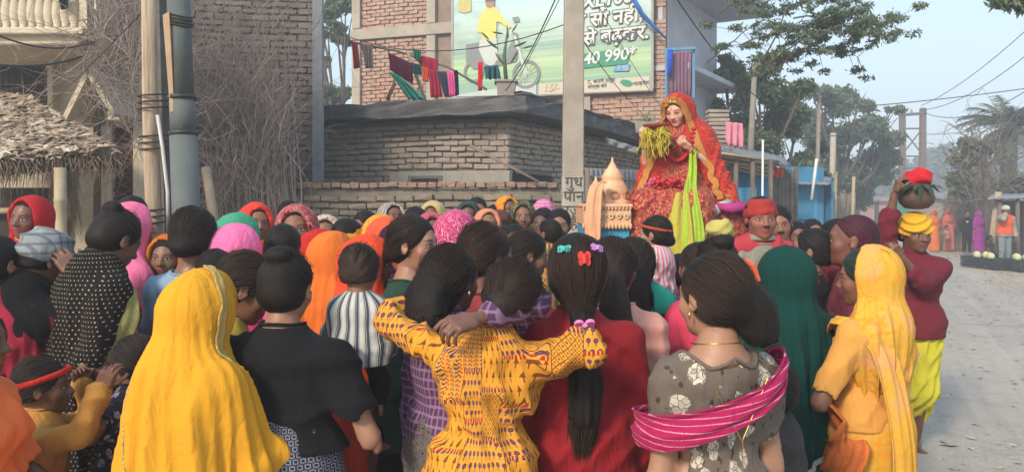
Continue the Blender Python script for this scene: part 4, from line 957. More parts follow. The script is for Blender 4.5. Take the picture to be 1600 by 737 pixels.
# plastered annex on its right
PLAS = solid('lavender_plaster', (.50, .52, .58), .9, bump=.25, bs=14, vary=.25, vs=2)
t = thing('plastered_annex', 'pale lavender plastered house end with a projecting roof slab above the statue', 'building')
e0 = bp(7.66, 0); dv = Vector((.52, .85, 0)).normalized(); av = math.atan2(dv.y, dv.x)
bx(t, 'wall', (e0 + dv * 2.0 + Vector((0, 0, 3.4)) - Vector((.35, -.2, 0))), (4.0, .6, 6.2), PLAS, av)
m = MB(); m.box(e0 + dv * 2.0 + Vector((.1, -.2, 6.62)), (4.9, 2.1, .26), RZ(av), .01, .02); m.build('roof_slab', PLAS, t)
bx(t, 'cornice', e0 + dv * 2.05 + Vector((.02, -.05, 4.65)), (4.2, 1.0, .12), PLAS, av)
BP_ = solid('blue_paint', (.10, .26, .42), .6)
for q_, sz_ in (((1062, 77), (.66, .06, .06)), ((1041, 115), (.05, .06, 1.05)), ((1084, 115), (.05, .06, 1.05))): bx(t, 'window_frame', W(*q_, 16.30), sz_, BP_, ab)

m = MB(); m.sheet(W(1044, 82, 16.2), W(1082, 82, 16.3), W(1080, 152, 16.3), W(1046, 152, 16.2), 24, 4, lambda u, v: (0, .03 * math.sin(u * 40), 0)); o = m.build('curtain', fabric('mauve_curtain', srgb(136, 100, 122)), t, True); o.modifiers.new('t', 'SOLIDIFY').thickness = .01
# ---- billboard ----
t = thing('billboard', 'green and blue advertising billboard with white Hindi lettering and a rider on a moped', 'billboard')
s0 = 2.28; 
def sfor(px, o=.16):
    # distance along facade whose pixel column is px
    k = (px - 800) / FPX; P0 = bp(0, 0, o); return (k * P0.y - P0.x) / (db.x - k * db.y)
sA, sB = sfor(708), sfor(1018)
def zfor(py, s, o=.16): P = bp(s, 0, o); return CH - (py - HY) / FPX * P.y
z0b, z1b = 4.28, 7.25; zb0 = (zfor(151, sA) + zfor(142, sB)) / 2
n = N('billboard_print', .35, .4); uv = n.attr('fc'); u, v, _ = n.sep(uv)
c = n.ramp(n.mth('ADD', v, n.mth('MULTIPLY', n.mth('SUBTRACT', n.noise(uv, 3, 3), .5), .12)), [(0, (.20, .34, .36)), (.10, (.13, .34, .14)), (.24, (.33, .52, .12)), (.33, (.10, .27, .15)), (.40, (.22, .36, .30)), (.50, (.36, .52, .44)), (.60, (.44, .62, .62)), (1.0, (.16, .46, .60))])
sp = n.noise(n.com(n.mth('MULTIPLY', u, .6), n.mth('MULTIPLY', n.mth('ADD', v, n.mth('MULTIPLY', u, -.05)), 34), 0), 1.0, 3); c = n.mix(n.mth('MULTIPLY', n.ramp(sp, [(.45, 0), (.7, .8)]), n.mth('MULTIPLY', n.lt(v, .52), n.gt(v, .1))), c, (.50, .60, .48))
c = n.mix(n.mth('MULTIPLY', n.ramp(n.noise(uv, 7, 5), [(.4, 0), (.7, .6)]), n.mth('MULTIPLY', n.lt(u, .25), n.mth('MULTIPLY', n.gt(v, .4), n.lt(v, .72)))), c, (.12, .22, .10))
c = n.mix(.30, c, (.42, .50, .48)); n.color(c); n.bump(n.noise(n.obj(), 3, 3), .3, .02); BBM = n.m
m = MB(); m.box(((sB + sA) / 2, 0, (zb0 + z1b) / 2), (sB - sA, .05, z1b - zb0)); 
V = []; F = []
for j in range(9):
    for i in range(13): V.append(bp(sA + (sB - sA) * i / 12, zb0 + (z1b - zb0) * j / 8, .16 + .008 * math.sin(i * 2.1 + j)))
for j in range(8):
    for i in range(12): a = j * 13 + i; F.append([a, a + 1, a + 14, a + 13])
o = mobj('printed_sheet', mk_mesh('printed_sheet', V, np.array(F), BBM, True, vec={'fc': np.array([(i / 12, j / 8, 0) for j in range(9) for i in range(13)])}), t); bx(t, 'backing', bp((sA + sB) / 2, (zb0 + z1b) / 2, .10), (sB - sA, .05, z1b - zb0), CONC_L, ab)
FRM = solid('billboard_frame', (.36, .34, .30), .6)
bx(t, 'frame', bp((sA + sB) / 2, zb0 - .02, .14), (sB - sA + .06, .07, .05), FRM, ab); bx(t, 'frame', bp(sB + .02, (zb0 + z1b) / 2, .14), (.05, .07, z1b - zb0), FRM, ab); bx(t, 'frame', bp(sA - .02, (zb0 + z1b) / 2, .14), (.05, .07, z1b - zb0), FRM, ab)
def flat(name, pxs, mat, o=.185, parent=None, th=.004):
    """flat printed shape on the billboard, outline given on the facade"""
    P = [bp(sfor(px, o), zfor(py, sfor(px, o), o), o) for px, py in pxs]; m = MB(); m.quad(*P); me = m.build(name, mat, parent or t); return me
INK = {k: solid('ink_' + k, c, .5, vary=.1) for k, c in dict(white=(.62, .62, .58), yellow=(.62, .56, .14), grey=(.20, .22, .22), dark=(.08, .10, .11), green=(.04, .26, .16), blue=(.10, .32, .55), pale=(.50, .54, .48), skin=(.35, .20, .13), sand=(.55, .50, .40)).items()}
flat('footer_band', [(842, 131), (1015, 119), (1015, 141), (842, 148)], INK['sand']); flat('footer_band', [(712, 149), (838, 128), (838, 148), (712, 151)], INK['pale'], .184)
flat('logo_panel', [(716, 0), (736, 0), (736, 18), (726, 21), (716, 18)], solid('ink_gold', (.55, .48, .2)), .186)
flat('price_panel', [(900, 86), (988, 74), (980, 100), (900, 108)], INK['green'], .187); flat('price_tag', [(962, 103), (985, 100), (982, 111), (958, 112)], INK['blue'], .190)
# rider and moped (flat print)
flat('rider', [(758, 12), (770, 9), (779, 18), (788, 30), (798, 42), (795, 45), (783, 36), (776, 34), (775, 62), (753, 62), (752, 52), (746, 50), (748, 30)], INK['yellow'], .188)
flat('rider_head', [(758, 2), (763, -1), (769, -1), (773, 3), (772, 10), (766, 14), (760, 11)], INK['skin'], .190); flat('rider_cap', [(757, -1), (774, -2), (772, 3), (759, 3)], INK['dark'], .192)
flat('rider_legs', [(750, 62), (776, 60), (778, 92), (770, 104), (758, 100), (748, 78)], INK['pale'], .190)
flat('moped_body', [(728, 70), (748, 66), (760, 88), (790, 84), (802, 60), (800, 50), (808, 52), (812, 70), (806, 96), (770, 106), (740, 108), (728, 98)], INK['grey'], .187)
def ring(name, cx, cy, r, w, mat, o=.189):
    m = MB(); P = []; s = sfor(cx, o); z = zfor(cy, s, o); k = bp(s, 0, o).y / FPX
    for q in range(29):
        a = 2 * PI * q / 28
        for r_ in (r, r - w): P.append(bp(s + math.cos(a) * r_ * k, z + math.sin(a) * r_ * k, o))
    m.add(P, [[2 * q, 2 * q + 1, 2 * q + 3, 2 * q + 2] for q in range(28)]); m.build(name, mat, t)
ring('moped_wheel', 822, 116, 23, 5, INK['grey']); ring('moped_wheel', 740, 112, 17, 4, INK['grey'])
for q in range(8): a = q * PI / 8; flat('wheel_spoke', [(822 + 18 * math.cos(a), 116 + 18 * math.sin(a)), (822 - 18 * math.cos(a), 116 - 18 * math.sin(a)), (822.8 - 18 * math.cos(a), 116.8 - 18 * math.sin(a)), (822.8 + 18 * math.cos(a), 116.8 + 18 * math.sin(a))], INK['pale'], .1885)
flat('moped_fork', [(802, 56), (806, 56), (824, 114), (819, 116)], INK['pale'], .191); flat('moped_mirror', [(800, 28), (810, 26), (812, 34), (803, 36)], INK['grey'], .19)
def text(s, px, py, size, mat, root, o=.194, rot=0, shear=0, plane_=None, ext=.004, off=0, name='lettering', align='LEFT'):
    cu = bpy.data.curves.new(name, 'FONT'); cu.body = s; cu.size = size; cu.shear = shear; cu.extrude = ext; cu.align_x = align; cu.offset = off; cu.materials.append(mat)
    ob = bpy.data.objects.new(name, cu); S = sfor(px, o); ob.location = bp(S, zfor(py, S, o), o)
    M = Matrix((db, Vector((0, 0, 1)), nb)).transposed(); ob.rotation_euler = (M @ RZ(rot)).to_euler(); return link(ob, root)
for s, px, py, sz, sh, rot in (('XL100', 908, 14, .42, .25, .06), ('की सौ नहीं,', 884, 46, .42, .12, .05), ('से बढ़कर.', 910, 71, .42, .12, .05)):
    text(s, px, py, sz, INK['dark'], t, .190, rot, sh, off=.030, ext=.002); text(s, px, py, sz, INK['white'], t, .200, rot, sh, ext=.002, off=.010)
text('₹40 990*', 898, 103, .36, INK['white'], t, .200, .07, .2, ext=.002, off=.008); text('15/-', 848, 144, .24, solid('ink_gold', (.55, .48, .2)), t, .196, .03, .2)
text('से शुरू', 964, 110, .12, INK['white'], t, .198, .05); text('C. कंपनी शोरूम\nसंपर्क करें', 918, 131, .11, INK['dark'], t, .196, .04); text('फाइनेंस', 990, 134, .12, INK['dark'], t, .196, .04)
flat('leaf_logo', [(968, 128), (974, 124), (984, 126), (990, 131), (984, 136), (974, 134)], INK['green'], .1955)

# ---- sooty brick tower at left with brushwood ----
t = thing('brick_tower', 'tall sooty grey brick house wall rising out of the frame behind the brushwood', 'building')
TA, TB_ = (-7.6, 10.25), (-2.78, 10.75)
brick_wall(t, TA, TB_, 0, 5.4, BR_DK, MORT, L=.235, H=.075, gap=.016, zind=(2.0, 5.4), sind=(2.9, 4.9), seed=21, T=.12, nind=300)
bx(t, 'plaster_edge', (-2.72, 10.78, 2.7), (.13, .20, 5.4), solid('grey_plaster', (.24, .25, .27), .9, bump=.4, vary=.3), .1)
bx(t, 'side_wall', (-3.30, 12.25, 2.7), (.2, 2.6, 5.4), BR_DK, .30)
rr = random.Random(11); mb = MB(); mb2 = MB()
def twig(m, p, d, L, r, bend=.25, n=6, rr=rr):
    P = [Vector(p)]; d = Vector(d).normalized()
    for i in range(n): d = (d + Vector((rr.gauss(0, bend), rr.gauss(0, bend * .6), rr.gauss(0, bend)))).normalized(); P.append(P[-1] + d * L / n)
    m.tube(P, [r * (1 - .8 * i / n) for i in range(n + 1)], 3, False); return P
for i in range(260):      # straight stalks leaning at the foot
    px = rr.uniform(318, 455); b = W(px + rr.uniform(-4, 26), 400, 9.35); b.z = .1; tp = W(px - rr.uniform(-8, 40), rr.uniform(60, 210), 10.1); m_ = b.lerp(tp, .5) + Vector((rr.gauss(0, .04), rr.gauss(0, .05), 0)); mb.tube([b, b.lerp(m_, .5) + Vector((rr.gauss(0, .02), 0, 0)), m_, tp], [.013, .012, .010, .004], 4, False)
for i in range(2000):
    px = rr.choice((rr.uniform(140, 235), rr.uniform(240, 300), rr.uniform(305, 475), rr.uniform(305, 475))); py = rr.uniform(-30, 330); D = rr.uniform(9.0, 10.1) if px > 240 else rr.uniform(7.7, 8.3)
    if px < 240 and py > 150 + (px - 140) * 1.0: continue
    if px > 440 and py > 170: continue
    if px > 300 and py < 110 and rr.random() < .72: continue
    if px > 430 and rr.random() < .6: continue
    P = twig(mb2, W(px, py, D), (rr.gauss(0, .5), rr.gauss(0, .15), rr.choice((1, 1, -.4)) * rr.uniform(.5, 1.2)), rr.uniform(.5, 1.5), rr.uniform(.004, .008), .22)
    for q in range(rr.randint(0, 3)): twig(mb2, P[rr.randint(1, 5)], (rr.gauss(0, .7), rr.gauss(0, .2), rr.gauss(.3, .6)), rr.uniform(.2, .6), .004, .3, 4)
TW = solid('dry_twig', (.42, .33, .27), .9, vary=.5, vs=2); TW2 = solid('grey_twig', (.33, .27, .24), .9, vary=.5, vs=2)
t = thing('brushwood_pile', 'huge tangled pile of dry brushwood stacked against the sooty brick wall', 'brushwood pile')
o = mb.build('stalks', TW, t, True); o['kind'] = 'stuff'; o = mb2.build('twigs', TW2, t, True); o['kind'] = 'stuff'
m = MB(); m.tube([W(322, 262, 8.9), W(344, 400, 8.7)], [.055, .06], 9); tag(m.build('cut_log', solid('pale_log', (.36, .29, .22), .9, bump=.5, vary=.4), None, True), 'short sawn log leaning upright against the brushwood pile', 'log')

# ---- cream house at the left ----
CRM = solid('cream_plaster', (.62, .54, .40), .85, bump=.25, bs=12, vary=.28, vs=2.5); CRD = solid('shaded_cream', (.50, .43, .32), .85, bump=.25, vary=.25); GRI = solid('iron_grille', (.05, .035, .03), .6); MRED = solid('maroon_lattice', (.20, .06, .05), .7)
t = thing('cream_house', 'cream plastered two storey house with a balustraded balcony at top left', 'house')
y0 = 9.0
def wx(px, D=9.0): return (px - 800) / FPX * D
def wz(py, D=9.0): return CH - (py - HY) / FPX * D
def pb(name, x0, x1, ytop, ybot, D, mat, th=.12, root=None, bevel=.008):
    m = MB(); m.box(((wx(x0, D) + wx(x1, D)) / 2, D + th / 2, (wz(ytop, D) + wz(ybot, D)) / 2), (abs(wx(x1, D) - wx(x0, D)), th, abs(wz(ytop, D) - wz(ybot, D))), None, 0, bevel); return m.build(name, mat, root or t)
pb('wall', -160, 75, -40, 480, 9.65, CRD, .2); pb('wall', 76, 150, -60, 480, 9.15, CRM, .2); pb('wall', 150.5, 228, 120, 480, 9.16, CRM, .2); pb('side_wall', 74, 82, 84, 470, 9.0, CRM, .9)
m = MB(); m.box((wx(-20, 8.2), 8.75, wz(62, 8.2)), (wx(130, 8.2) - wx(-170, 8.2), 1.3, .15), None, 0, .015); m.build('balcony_slab', CRM, t)
m = MB(); m.box((wx(-20, 8.1), 8.66, wz(51, 8.1)), (wx(137, 8.1) - wx(-175, 8.1), 1.3, .07), None, 0, .012); m.build('balcony_slab', CRM, t)
m = MB(); m.box((wx(-20, 8.15), 8.2, wz(-14, 8.15)), (wx(130, 8.15) - wx(-170, 8.15), .14, .12), None, 0, .015); m.build('handrail', CRM, t)
bal = MB(); bal.lathe([(.045, 0), (.05, .02), (.032, .04), (.05, .12), (.056, .2), (.045, .3), (.032, .38), (.036, .42), (.05, .45), (.045, .47)], (0, 0, 0), 12); bme = mk_mesh('baluster', bal.V, bal.F, CRM, True)
for i in range(17):
    o = bpy.data.objects.new('baluster', bme); o.location = (wx(-95 + i * 13.2, 8.2), 8.2, wz(48, 8.2)); link(o, t)
pb('balcony_post', 124, 136, -60, 50, 8.12, CRM, .14)
w = pb('window', -30, 72, 92, 172, 9.6, solid('old_pink_frame', (.36, .20, .16), .8), .06)
pb('pane', -26, 68, 97, 168, 9.57, solid('dark_window', (.03, .03, .035), .3), .02, w)
for k in range(11): m = MB(); x = -24 + k * 9; m.tube([W(x, 96, 9.5), W(x, 170, 9.5)], .009, 5); m.build('bar', GRI, w, True)
for k in range(7): m = MB(); yy = 98 + k * 11.5; m.tube([W(-26, yy, 9.5), W(70, yy, 9.5)], .008, 5); m.build('bar', GRI, w, True)
# gabled door hood
m = MB(); a_, b_, c_ = W(136, 106, 8.5), W(97, 186, 8.5), W(180, 178, 8.5); 
for P, Q in ((a_, b_), (a_, c_)):
    d = (Q - P).normalized(); nn = Vector((d.z, 0, -d.x)); 
    if nn.z < 0: nn = -nn
    th = .045; V = [P - nn * th, Q - nn * th, Q + nn * th * .2, P + nn * th * .2]; V2_ = [v + Vector((0, .66, 0)) for v in V]; m.add(V + V2_, [[0, 1, 2, 3], [7, 6, 5, 4], [0, 4, 5, 1], [1, 5, 6, 2], [2, 6, 7, 3], [3, 7, 4, 0]])
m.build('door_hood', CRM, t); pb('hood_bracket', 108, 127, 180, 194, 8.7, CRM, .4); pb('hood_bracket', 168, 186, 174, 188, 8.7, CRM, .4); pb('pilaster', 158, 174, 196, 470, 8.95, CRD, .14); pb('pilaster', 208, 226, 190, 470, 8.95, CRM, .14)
dr_ = pb('door', 175, 208, 200, 470, 9.05, solid('dark_door', (.05, .03, .025), .7), .06)
for k in range(9):
    for sg in (-1, 1):
        m = MB(); yy = 206 + k * 15; m.tube([W(176, yy + (15 if sg > 0 else 0), 9.0), W(207, yy + (0 if sg > 0 else 15), 9.0)], .010, 5); m.build('lattice_bar', MRED, dr_, True)
pb('door_frame', 172, 178, 198, 470, 9.02, MRED, .1); pb('door_frame', 205, 211, 198, 470, 9.02, MRED, .1); pb('door_panel', 146, 158, 196, 470, 9.0, solid('brown_door', (.13, .07, .05), .7), .08)
m = MB(); m.box(W(68, 158, 9.3), (.14, .12, .16), None, 0, .01); m.tube([W(68, 166, 9.25), W(71, 176, 9.2)], .03, 8); m.build('meter_box', solid('black_box', (.03, .03, .03), .5), t)
m = MB(); m.add([W(92, -5, 8.1), W(108, -8, 8.1), W(106, 14, 8.1), (W(97, 16, 8.1))], [[0, 1, 2, 3]]); o = m.build('cloth', BLK); o.modifiers.new('t', 'SOLIDIFY').thickness = .02; tag(o, 'small dark cloth hanging on the cream balcony rail', 'cloth')

# ---- thatched hut ----
t = thing('thatched_hut', 'low hut with a ragged roof of dry leaves on bamboo posts at far left', 'hut')
E0, E1, R1, R0 = W(-120, 262, 6.3), W(182, 244, 7.0), W(40, 160, 8.6), W(-200, 140, 8.3)
m = MB(); m.sheet(E0, E1, R1, R0, 26, 14, lambda u, v: (0, 0, .03 * math.sin(u * 31) * math.sin(v * 17) - .02)); o = m.build('roof_bed', solid('rotten_thatch', (.085, .07, .055), .95, bump=.8, vary=.5), t, True); o.modifiers.new('t', 'SOLIDIFY').thickness = .09
rr = random.Random(31); lf = MB(); nrm = (E1 - E0).cross(R0 - E0).normalized(); nrm = nrm if nrm.z > 0 else -nrm
for i in range(7000):
    u, v = rr.random(), rr.random() ** 1.1; p = (E0.lerp(E1, u)).lerp(R0.lerp(R1, u), v) + nrm * rr.uniform(.01, .09); L = rr.uniform(.03, .11); w_ = L * rr.uniform(.18, .45); a = rr.uniform(0, 6.28)
    e1 = (E1 - E0).normalized(); e2 = nrm.cross(e1); d = (e1 * math.cos(a) + e2 * math.sin(a) + nrm * rr.uniform(-.1, .45)).normalized(); s = d.cross(nrm).normalized(); cu = nrm * L * rr.uniform(.05, .3)
    lf.add([p - d * L, p - s * w_ + cu * .5, p + d * L + cu * 0, p + s * w_ + cu * .5, p + cu], [[0, 1, 4], [1, 2, 4], [2, 3, 4], [3, 0, 4]])
n = N('dry_leaves', .85, .2); c = n.ramp(n.vor(n.pos(), 9, 'F1', 1, 'Color'), [(.1, (.12, .085, .06)), (.4, (.26, .19, .13)), (.65, (.36, .28, .20)), (.9, (.52, .43, .33))]); n.color(c); DRYL = n.m
o = lf.build('thatch_leaves', DRYL, t); o['kind'] = 'stuff'
fr = MB()
for i in range(700):
    u = rr.random(); p = E0.lerp(E1, u) + nrm * rr.uniform(-.06, .05) + Vector((0, rr.uniform(-.02, .12), 0)); L = rr.uniform(.04, .30) * (1.3 if rr.random() < .1 else .7)
    q = p + Vector((rr.gauss(0, .05), -rr.random() * .05, -L)); fr.tube([p, p.lerp(q, .5) + Vector((rr.gauss(0, .01), 0, 0)), q], [.005, .004, .001], 3, False)
for i in range(500):
    p = W(rr.uniform(84, 118), rr.uniform(258, 300), 6.9); fr.tube([p, p + Vector((rr.gauss(0, .05), rr.gauss(0, .03), -rr.uniform(.15, .6)))], [.006, .002], 3, False)
o = fr.build('straw_fringe', solid('straw', (.36, .27, .18), .9, vary=.4), t, True); o['kind'] = 'stuff'
BAM = solid('bamboo', (.44, .36, .23), .6, bump=.15, vary=.3)
def bamboo(a, b, r, name='bamboo_post', parent=None, k=7, mat=None):
    m = MB(); a, b = Vector(a), Vector(b); P = []; R = []
    for i in range(k):
        for q, s in ((0, 1.0), (.92, .97), (.96, 1.10)): P.append(a.lerp(b, (i + q) / k)); R.append(r * s)
    P.append(b); R.append(r); m.tube(P, R, 10); return m.build(name, mat or BAM, parent, True)
bamboo(W(94, 262, 6.75), Vector((*W(96, 262, 6.75).xy, 0)), .052, 'post', t); bamboo(W(-60, 270, 6.5), Vector((*W(-60, 262, 6.5).xy, 0)), .05, 'post', t); bamboo(W(-60, 262, 6.7), W(176, 250, 7.05), .03, 'beam', t, 12); bamboo(W(-30, 330, 7.8), W(90, 326, 7.6), .03, 'rail', t, 6)
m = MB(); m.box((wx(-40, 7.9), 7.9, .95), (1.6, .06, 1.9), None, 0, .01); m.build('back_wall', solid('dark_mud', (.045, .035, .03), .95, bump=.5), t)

# ---- poles ----
def pole(pts, r, n, mat, name, label, cat='pole', parts=None, flat_=1): 
    m = MB(); m.tube(pts, r, n); return tag(m.build(name, mat, None, True), label, cat)
WOODP = solid('pale_pole_wood', (.52, .42, .30), .85, bump=.5, bs=12, vary=.35, vs=5); 
n = N('pale_pole_grain', .85, .2); o_ = n.obj(); g = n.noise(n.mapv(o_, (16, 16, .8)), 3, 4, .6); n.color(n.ramp(g, [(.3, (.20, .15, .11)), (.5, (.36, .28, .20)), (.75, (.46, .37, .27))])); n.bump(g, .6, .01); WOODP = n.m
b = W(252, 400, 4.98); b.z = 0; tp = W(232, -40, 5.05); m = MB(); m.tube([b, b.lerp(tp, .3) + Vector((.012, 0, 0)), b.lerp(tp, .65) + Vector((-.012, 0, 0)), tp], [.056, .053, .050, .046], 12); wp = tag(m.build('wooden_pole', WOODP, None, True), 'pale wooden pole lashed in front of the dark concrete pole at left', 'pole')
DKC = solid('dark_concrete', (.15, .145, .135), .9, bump=.7, bs=25, vary=.5, vs=5)
b = W(268, 400, 5.25); b.z = 0; tp = W(250, -40, 5.3); d = (tp - b); m = MB()
for q in range(2):
    pass
ax = d.normalized(); R = ax.to_track_quat('Z', 'Y').to_matrix(); m.box((b + tp) / 2, (.13, .13, d.length), R, 0, .012); tag(m.build('concrete_pole', DKC), 'dark rough concrete pole between the wooden pole and the steel pole', 'pole')
STL = solid('grey_green_steel', (.12, .14, .135), .8, 0, bump=.35, vary=.35, vs=3, spec=.4)
t = thing('steel_pole', 'thick grey-green tubular steel pole with riveted collars at left', 'pole')
b = W(306, 420, 4.75); b.z = 0; tp = W(277, -60, 4.85)
def sp(q): return b.lerp(tp, q)
zq = lambda py: (wz(py, 4.8) - 0) / tp.z
for q0, q1, r in ((0, zq(208), .083), (zq(208), zq(152), .078), (zq(152), 1, .070)): m = MB(); m.tube([sp(q0), sp(q1)], r, 20); m.build('tube', STL, t, True)
for py in (208, 152, 36): m = MB(); q = zq(py); m.tube([sp(q - .004), sp(q + .004)], .087 if py > 100 else .077, 20); m.build('collar', solid('dark_steel', (.05, .06, .06), .5, .4), t, True)
m = MB(); q = zq(40)
for k in range(4): m.tube([sp(q + k * .006) + Vector((.078 * math.cos(a), .078 * math.sin(a), .01 * math.sin(a * 2))) for a in [2 * PI * i / 18 for i in range(19)]], .005, 5, False)
m.build('wire_wrap', GRI, t, True)
for py, wh in ((176, 'topmost'), (238, 'middle'), (350, 'lowest')): 
    p = W(248 + (py - 176) * .05, py, 5.13); t2 = MB()
    t2.tube([p + Vector((.115 * math.cos(a), .17 * math.sin(a), .0019 * i + .02 * math.sin(a))) for i, a in [(i, 2 * PI * i / 22) for i in range(67)]], .006, 4, False)
    tag(t2.build('rope_lashing', GRI, None, True), wh + ' of the three black rope lashings around the pale wooden pole', 'rope', 'rope lashings on the poles')
pole([W(246, 180, 4.95), W(254, 230, 4.94), W(262, 300, 4.93), W(263, 372, 4.92)], .012, 8, solid('white_pipe', (.6, .58, .55), .4), 'conduit_pipe', 'thin white conduit pipe running down the lashed poles', 'pipe')
m = MB(); P = [W(254, 24, 4.75), W(264, 18, 4.75), W(272, 172, 4.75), (W(266, 176, 4.75))]; m.add(P + [p + Vector((0, .03, 0)) for p in P], [[3, 2, 1, 0], [4, 5, 6, 7], [0, 1, 5, 4], [1, 2, 6, 5], [2, 3, 7, 6], [3, 0, 4, 7]]); tag(m.build('wooden_plank', solid('tan_plank', (.48, .33, .20), .8, bump=.3, vary=.3)), 'narrow tan plank wedged between the concrete and steel poles', 'plank')
# painted concrete pole in the centre
t = thing('painted_pole', 'tall square concrete electricity pole with Hindi painted on its whitewashed foot', 'pole')
PC = solid('pole_concrete', (.40, .35, .29), .9, bump=.5, bs=30, vary=.35, vs=3)
def taper(name, c0, c1, w0, w1, mat, par, bev=.012):
    m = MB(); P = []
    for c, w in ((c0, w0), (c1, w1)):
        h = w / 2; b_ = bev
        for x, y in ((-h + b_, -h), (h - b_, -h), (h, -h + b_), (h, h - b_), (h - b_, h), (-h + b_, h), (-h, h - b_), (-h, -h + b_)): P.append(Vector(c) + Vector((x, y, 0)))
    m.add(P, [[i, (i + 1) % 8, 8 + (i + 1) % 8, 8 + i] for i in range(8)] + [list(range(8))[::-1], list(range(8, 16))]); return m.build(name, mat, par)
Dp = 8.0; cb = Vector((wx(895, Dp), Dp, 0)); taper('shaft', cb + Vector((0, 0, wz(276, Dp))), Vector((wx(898, Dp), Dp, 5.2)), .215, .19, PC, t); taper('painted_foot', cb, cb + Vector((0, 0, wz(276, Dp) - .001)), .235, .222, solid('whitewash', (.47, .44, .37), .9, bump=.35, vary=.3), t)
for s, py in (('गुध', 292), ('पान', 314), ('नर्जित', 336), ('है', 356)):
    cu = bpy.data.curves.new('lettering', 'FONT'); cu.body = s; cu.size = .155; cu.extrude = .002; cu.align_x = 'CENTER'; cu.offset = .0; cu.materials.append(solid('black_paint', (.10, .085, .07), .9)); o = bpy.data.objects.new('lettering', cu); o.location = (cb.x, Dp - .1195, wz(py, Dp)); o.rotation_euler = (PI / 2, 0, 0); link(o, t)

# ---- wires ----
WR = solid('black_wire', (.03, .03, .035), .6)
def wire(a, b, sag, label, r=.008, k=16, grp='overhead wires'):
    a, b = Vector(a), Vector(b); m = MB(); m.tube([a.lerp(b, i / k) - Vector((0, 0, sag * 4 * (i / k) * (1 - i / k))) for i in range(k + 1)], r, 4, False); return tag(m.build('wire', WR, None, True), label, 'wire', grp)
wire(W(790, 142, 10.6), W(880, -30, 8.1), .1, 'black cable slanting from the roof corner up past the billboard rider'); wire(W(812, 120, 10.6), W(884, -20, 8.1), .0, 'thinner black cable crossing the moped wheel', .005)
wire(W(490, 34, 11), W(884, 38, 8.1), .35, 'sagging wire from the sooty tower to the painted pole', .006); wire(W(908, 60, 8.1), W(1020, 190, 15), .1, 'thin wire falling from the painted pole towards the statue', .006); wire(W(935, 10, 9), W(1035, 170, 15), .05, 'thin wire crossing the price on the billboard', .005)
wire(W(1055, -5, 10), W(1180, 150, 14), .1, 'dark wire sloping across the lavender house end', .010); wire(W(-20, 48, 6), W(160, 60, 8), .12, 'wire drooping across the cream balcony', .008); wire(W(-20, 100, 6), W(130, 88, 7.9), .05, 'black cable under the cream balcony', .010); wire(W(60, 180, 8), W(250, -10, 5), .02, 'thin wire rising across the gabled door hood', .004)
wire(W(1715, -60, 22), W(1440, 165, 45), .5, 'first of the long wires running down to the double pole', .020); wire(W(1760, -60, 22), W(1443, 172, 45), .9, 'second of the long wires running down to the double pole', .020); wire(W(1800, -30, 22), W(1443, 176, 45), 1.6, 'lowest of the long wires running down to the double pole', .020)
wire(W(1230, 175, 30), W(1900, 88, 30), .3, 'long nearly level wire high over the road', .018); wire(W(1175, 215, 16), W(1412, 180, 45), .4, 'wire from the thin bamboo pole to the double pole', .014); wire(W(1443, 210, 45), W(1700, 130, 45), .8, 'faint wire running right behind the palm', .018)
# blue cloth twisted on the annex
m = MB(); m.tube([W(985, -10, 16.3), W(1003, 22, 16.3), W(1022, 42, 16.3), W(1042, 62, 16.3)], [.10, .09, .07, .03], 8, True, .5); tag(m.build('tarpaulin', fabric('blue_tarp', srgb(60, 110, 180), sheen=.05), None, True), 'twisted blue tarpaulin hanging over the top right corner of the billboard', 'tarpaulin')
m = MB(); m.tube([W(1048, 78, 16.1), W(1046, 118, 16.1)], .05, 8); tag(m.build('rolled_umbrella', fabric('blue_roll', srgb(40, 80, 190)), None, True), 'rolled blue cloth hanging beside the mauve curtain', 'cloth')

# ---- washing line ----
Dc = 12.6
m = MB(); m.tube([W(548, 66, 13.2), W(620, 80, 13), W(700, 105, 12.6), W(760, 140, 12.0)], .020, 6); tag(m.build('washing_line', solid('line_bamboo', (.13, .12, .10), .8), None, True), 'dark bamboo washing line sagging above the flat roof', 'washing line')
def hang(name, label, poly, mat, D, amp=.03, cat='laundry'):
    (x0, y0_), (x1, y1_), (x2, y2), (x3, y3) = poly; m = MB(); m.sheet(W(x0, y0_, D), W(x1, y1_, D), W(x2, y2, D), W(x3, y3, D), 22, 8, lambda u, v: (0, amp * math.sin(u * 17 + 3 * v) * (.3 + v) + .01 * math.sin(40 * u), 0))
    V = np.array(m.V); o = mobj(name, mk_mesh(name, V, np.array(m.F), mat, True, vec={'fc': np.stack([V[:, 0], V[:, 2], V[:, 1]], 1)})); o.modifiers.new('t', 'SOLIDIFY').thickness = .012; return tag(o, label, cat, 'washing hung on the line')
cf = lambda n_, *c: fabric('laundry_' + n_, srgb(*c), sheen=.05)
hang('red_cloth', 'narrow red cloth at the left end of the washing line', ((549, 64), (559, 68), (561, 106), (554, 108)), cf('red', 196, 40, 56), 13.1); hang('beige_trousers', 'beige trousers next to the narrow red cloth', ((563, 68), (582, 72), (582, 106), (572, 107)), cf('beige', 170, 140, 130), 13.1)
hang('maroon_sheet', 'maroon and plum cloth with a grey edge slung from the line', ((606, 82), (645, 100), (644, 132), (610, 110)), cf('plum', 116, 34, 60), 12.7); hang('green_sari', 'mint green sari sagging diagonally below the plum cloth', ((607, 112), (622, 118), (666, 156), (640, 156)), cf('mint', 60, 180, 150), 12.5, .05)
hang('green_cap_cloth', 'small bottle green cloth knotted on top of the line', ((645, 76), (658, 80), (656, 96), (647, 92)), cf('bottle', 10, 110, 80), 12.6); hang('crimson_sheet', 'large crimson cloth in the middle of the line', ((646, 86), (682, 92), (684, 130), (668, 118)), cf('crimson', 168, 26, 60), 12.65)
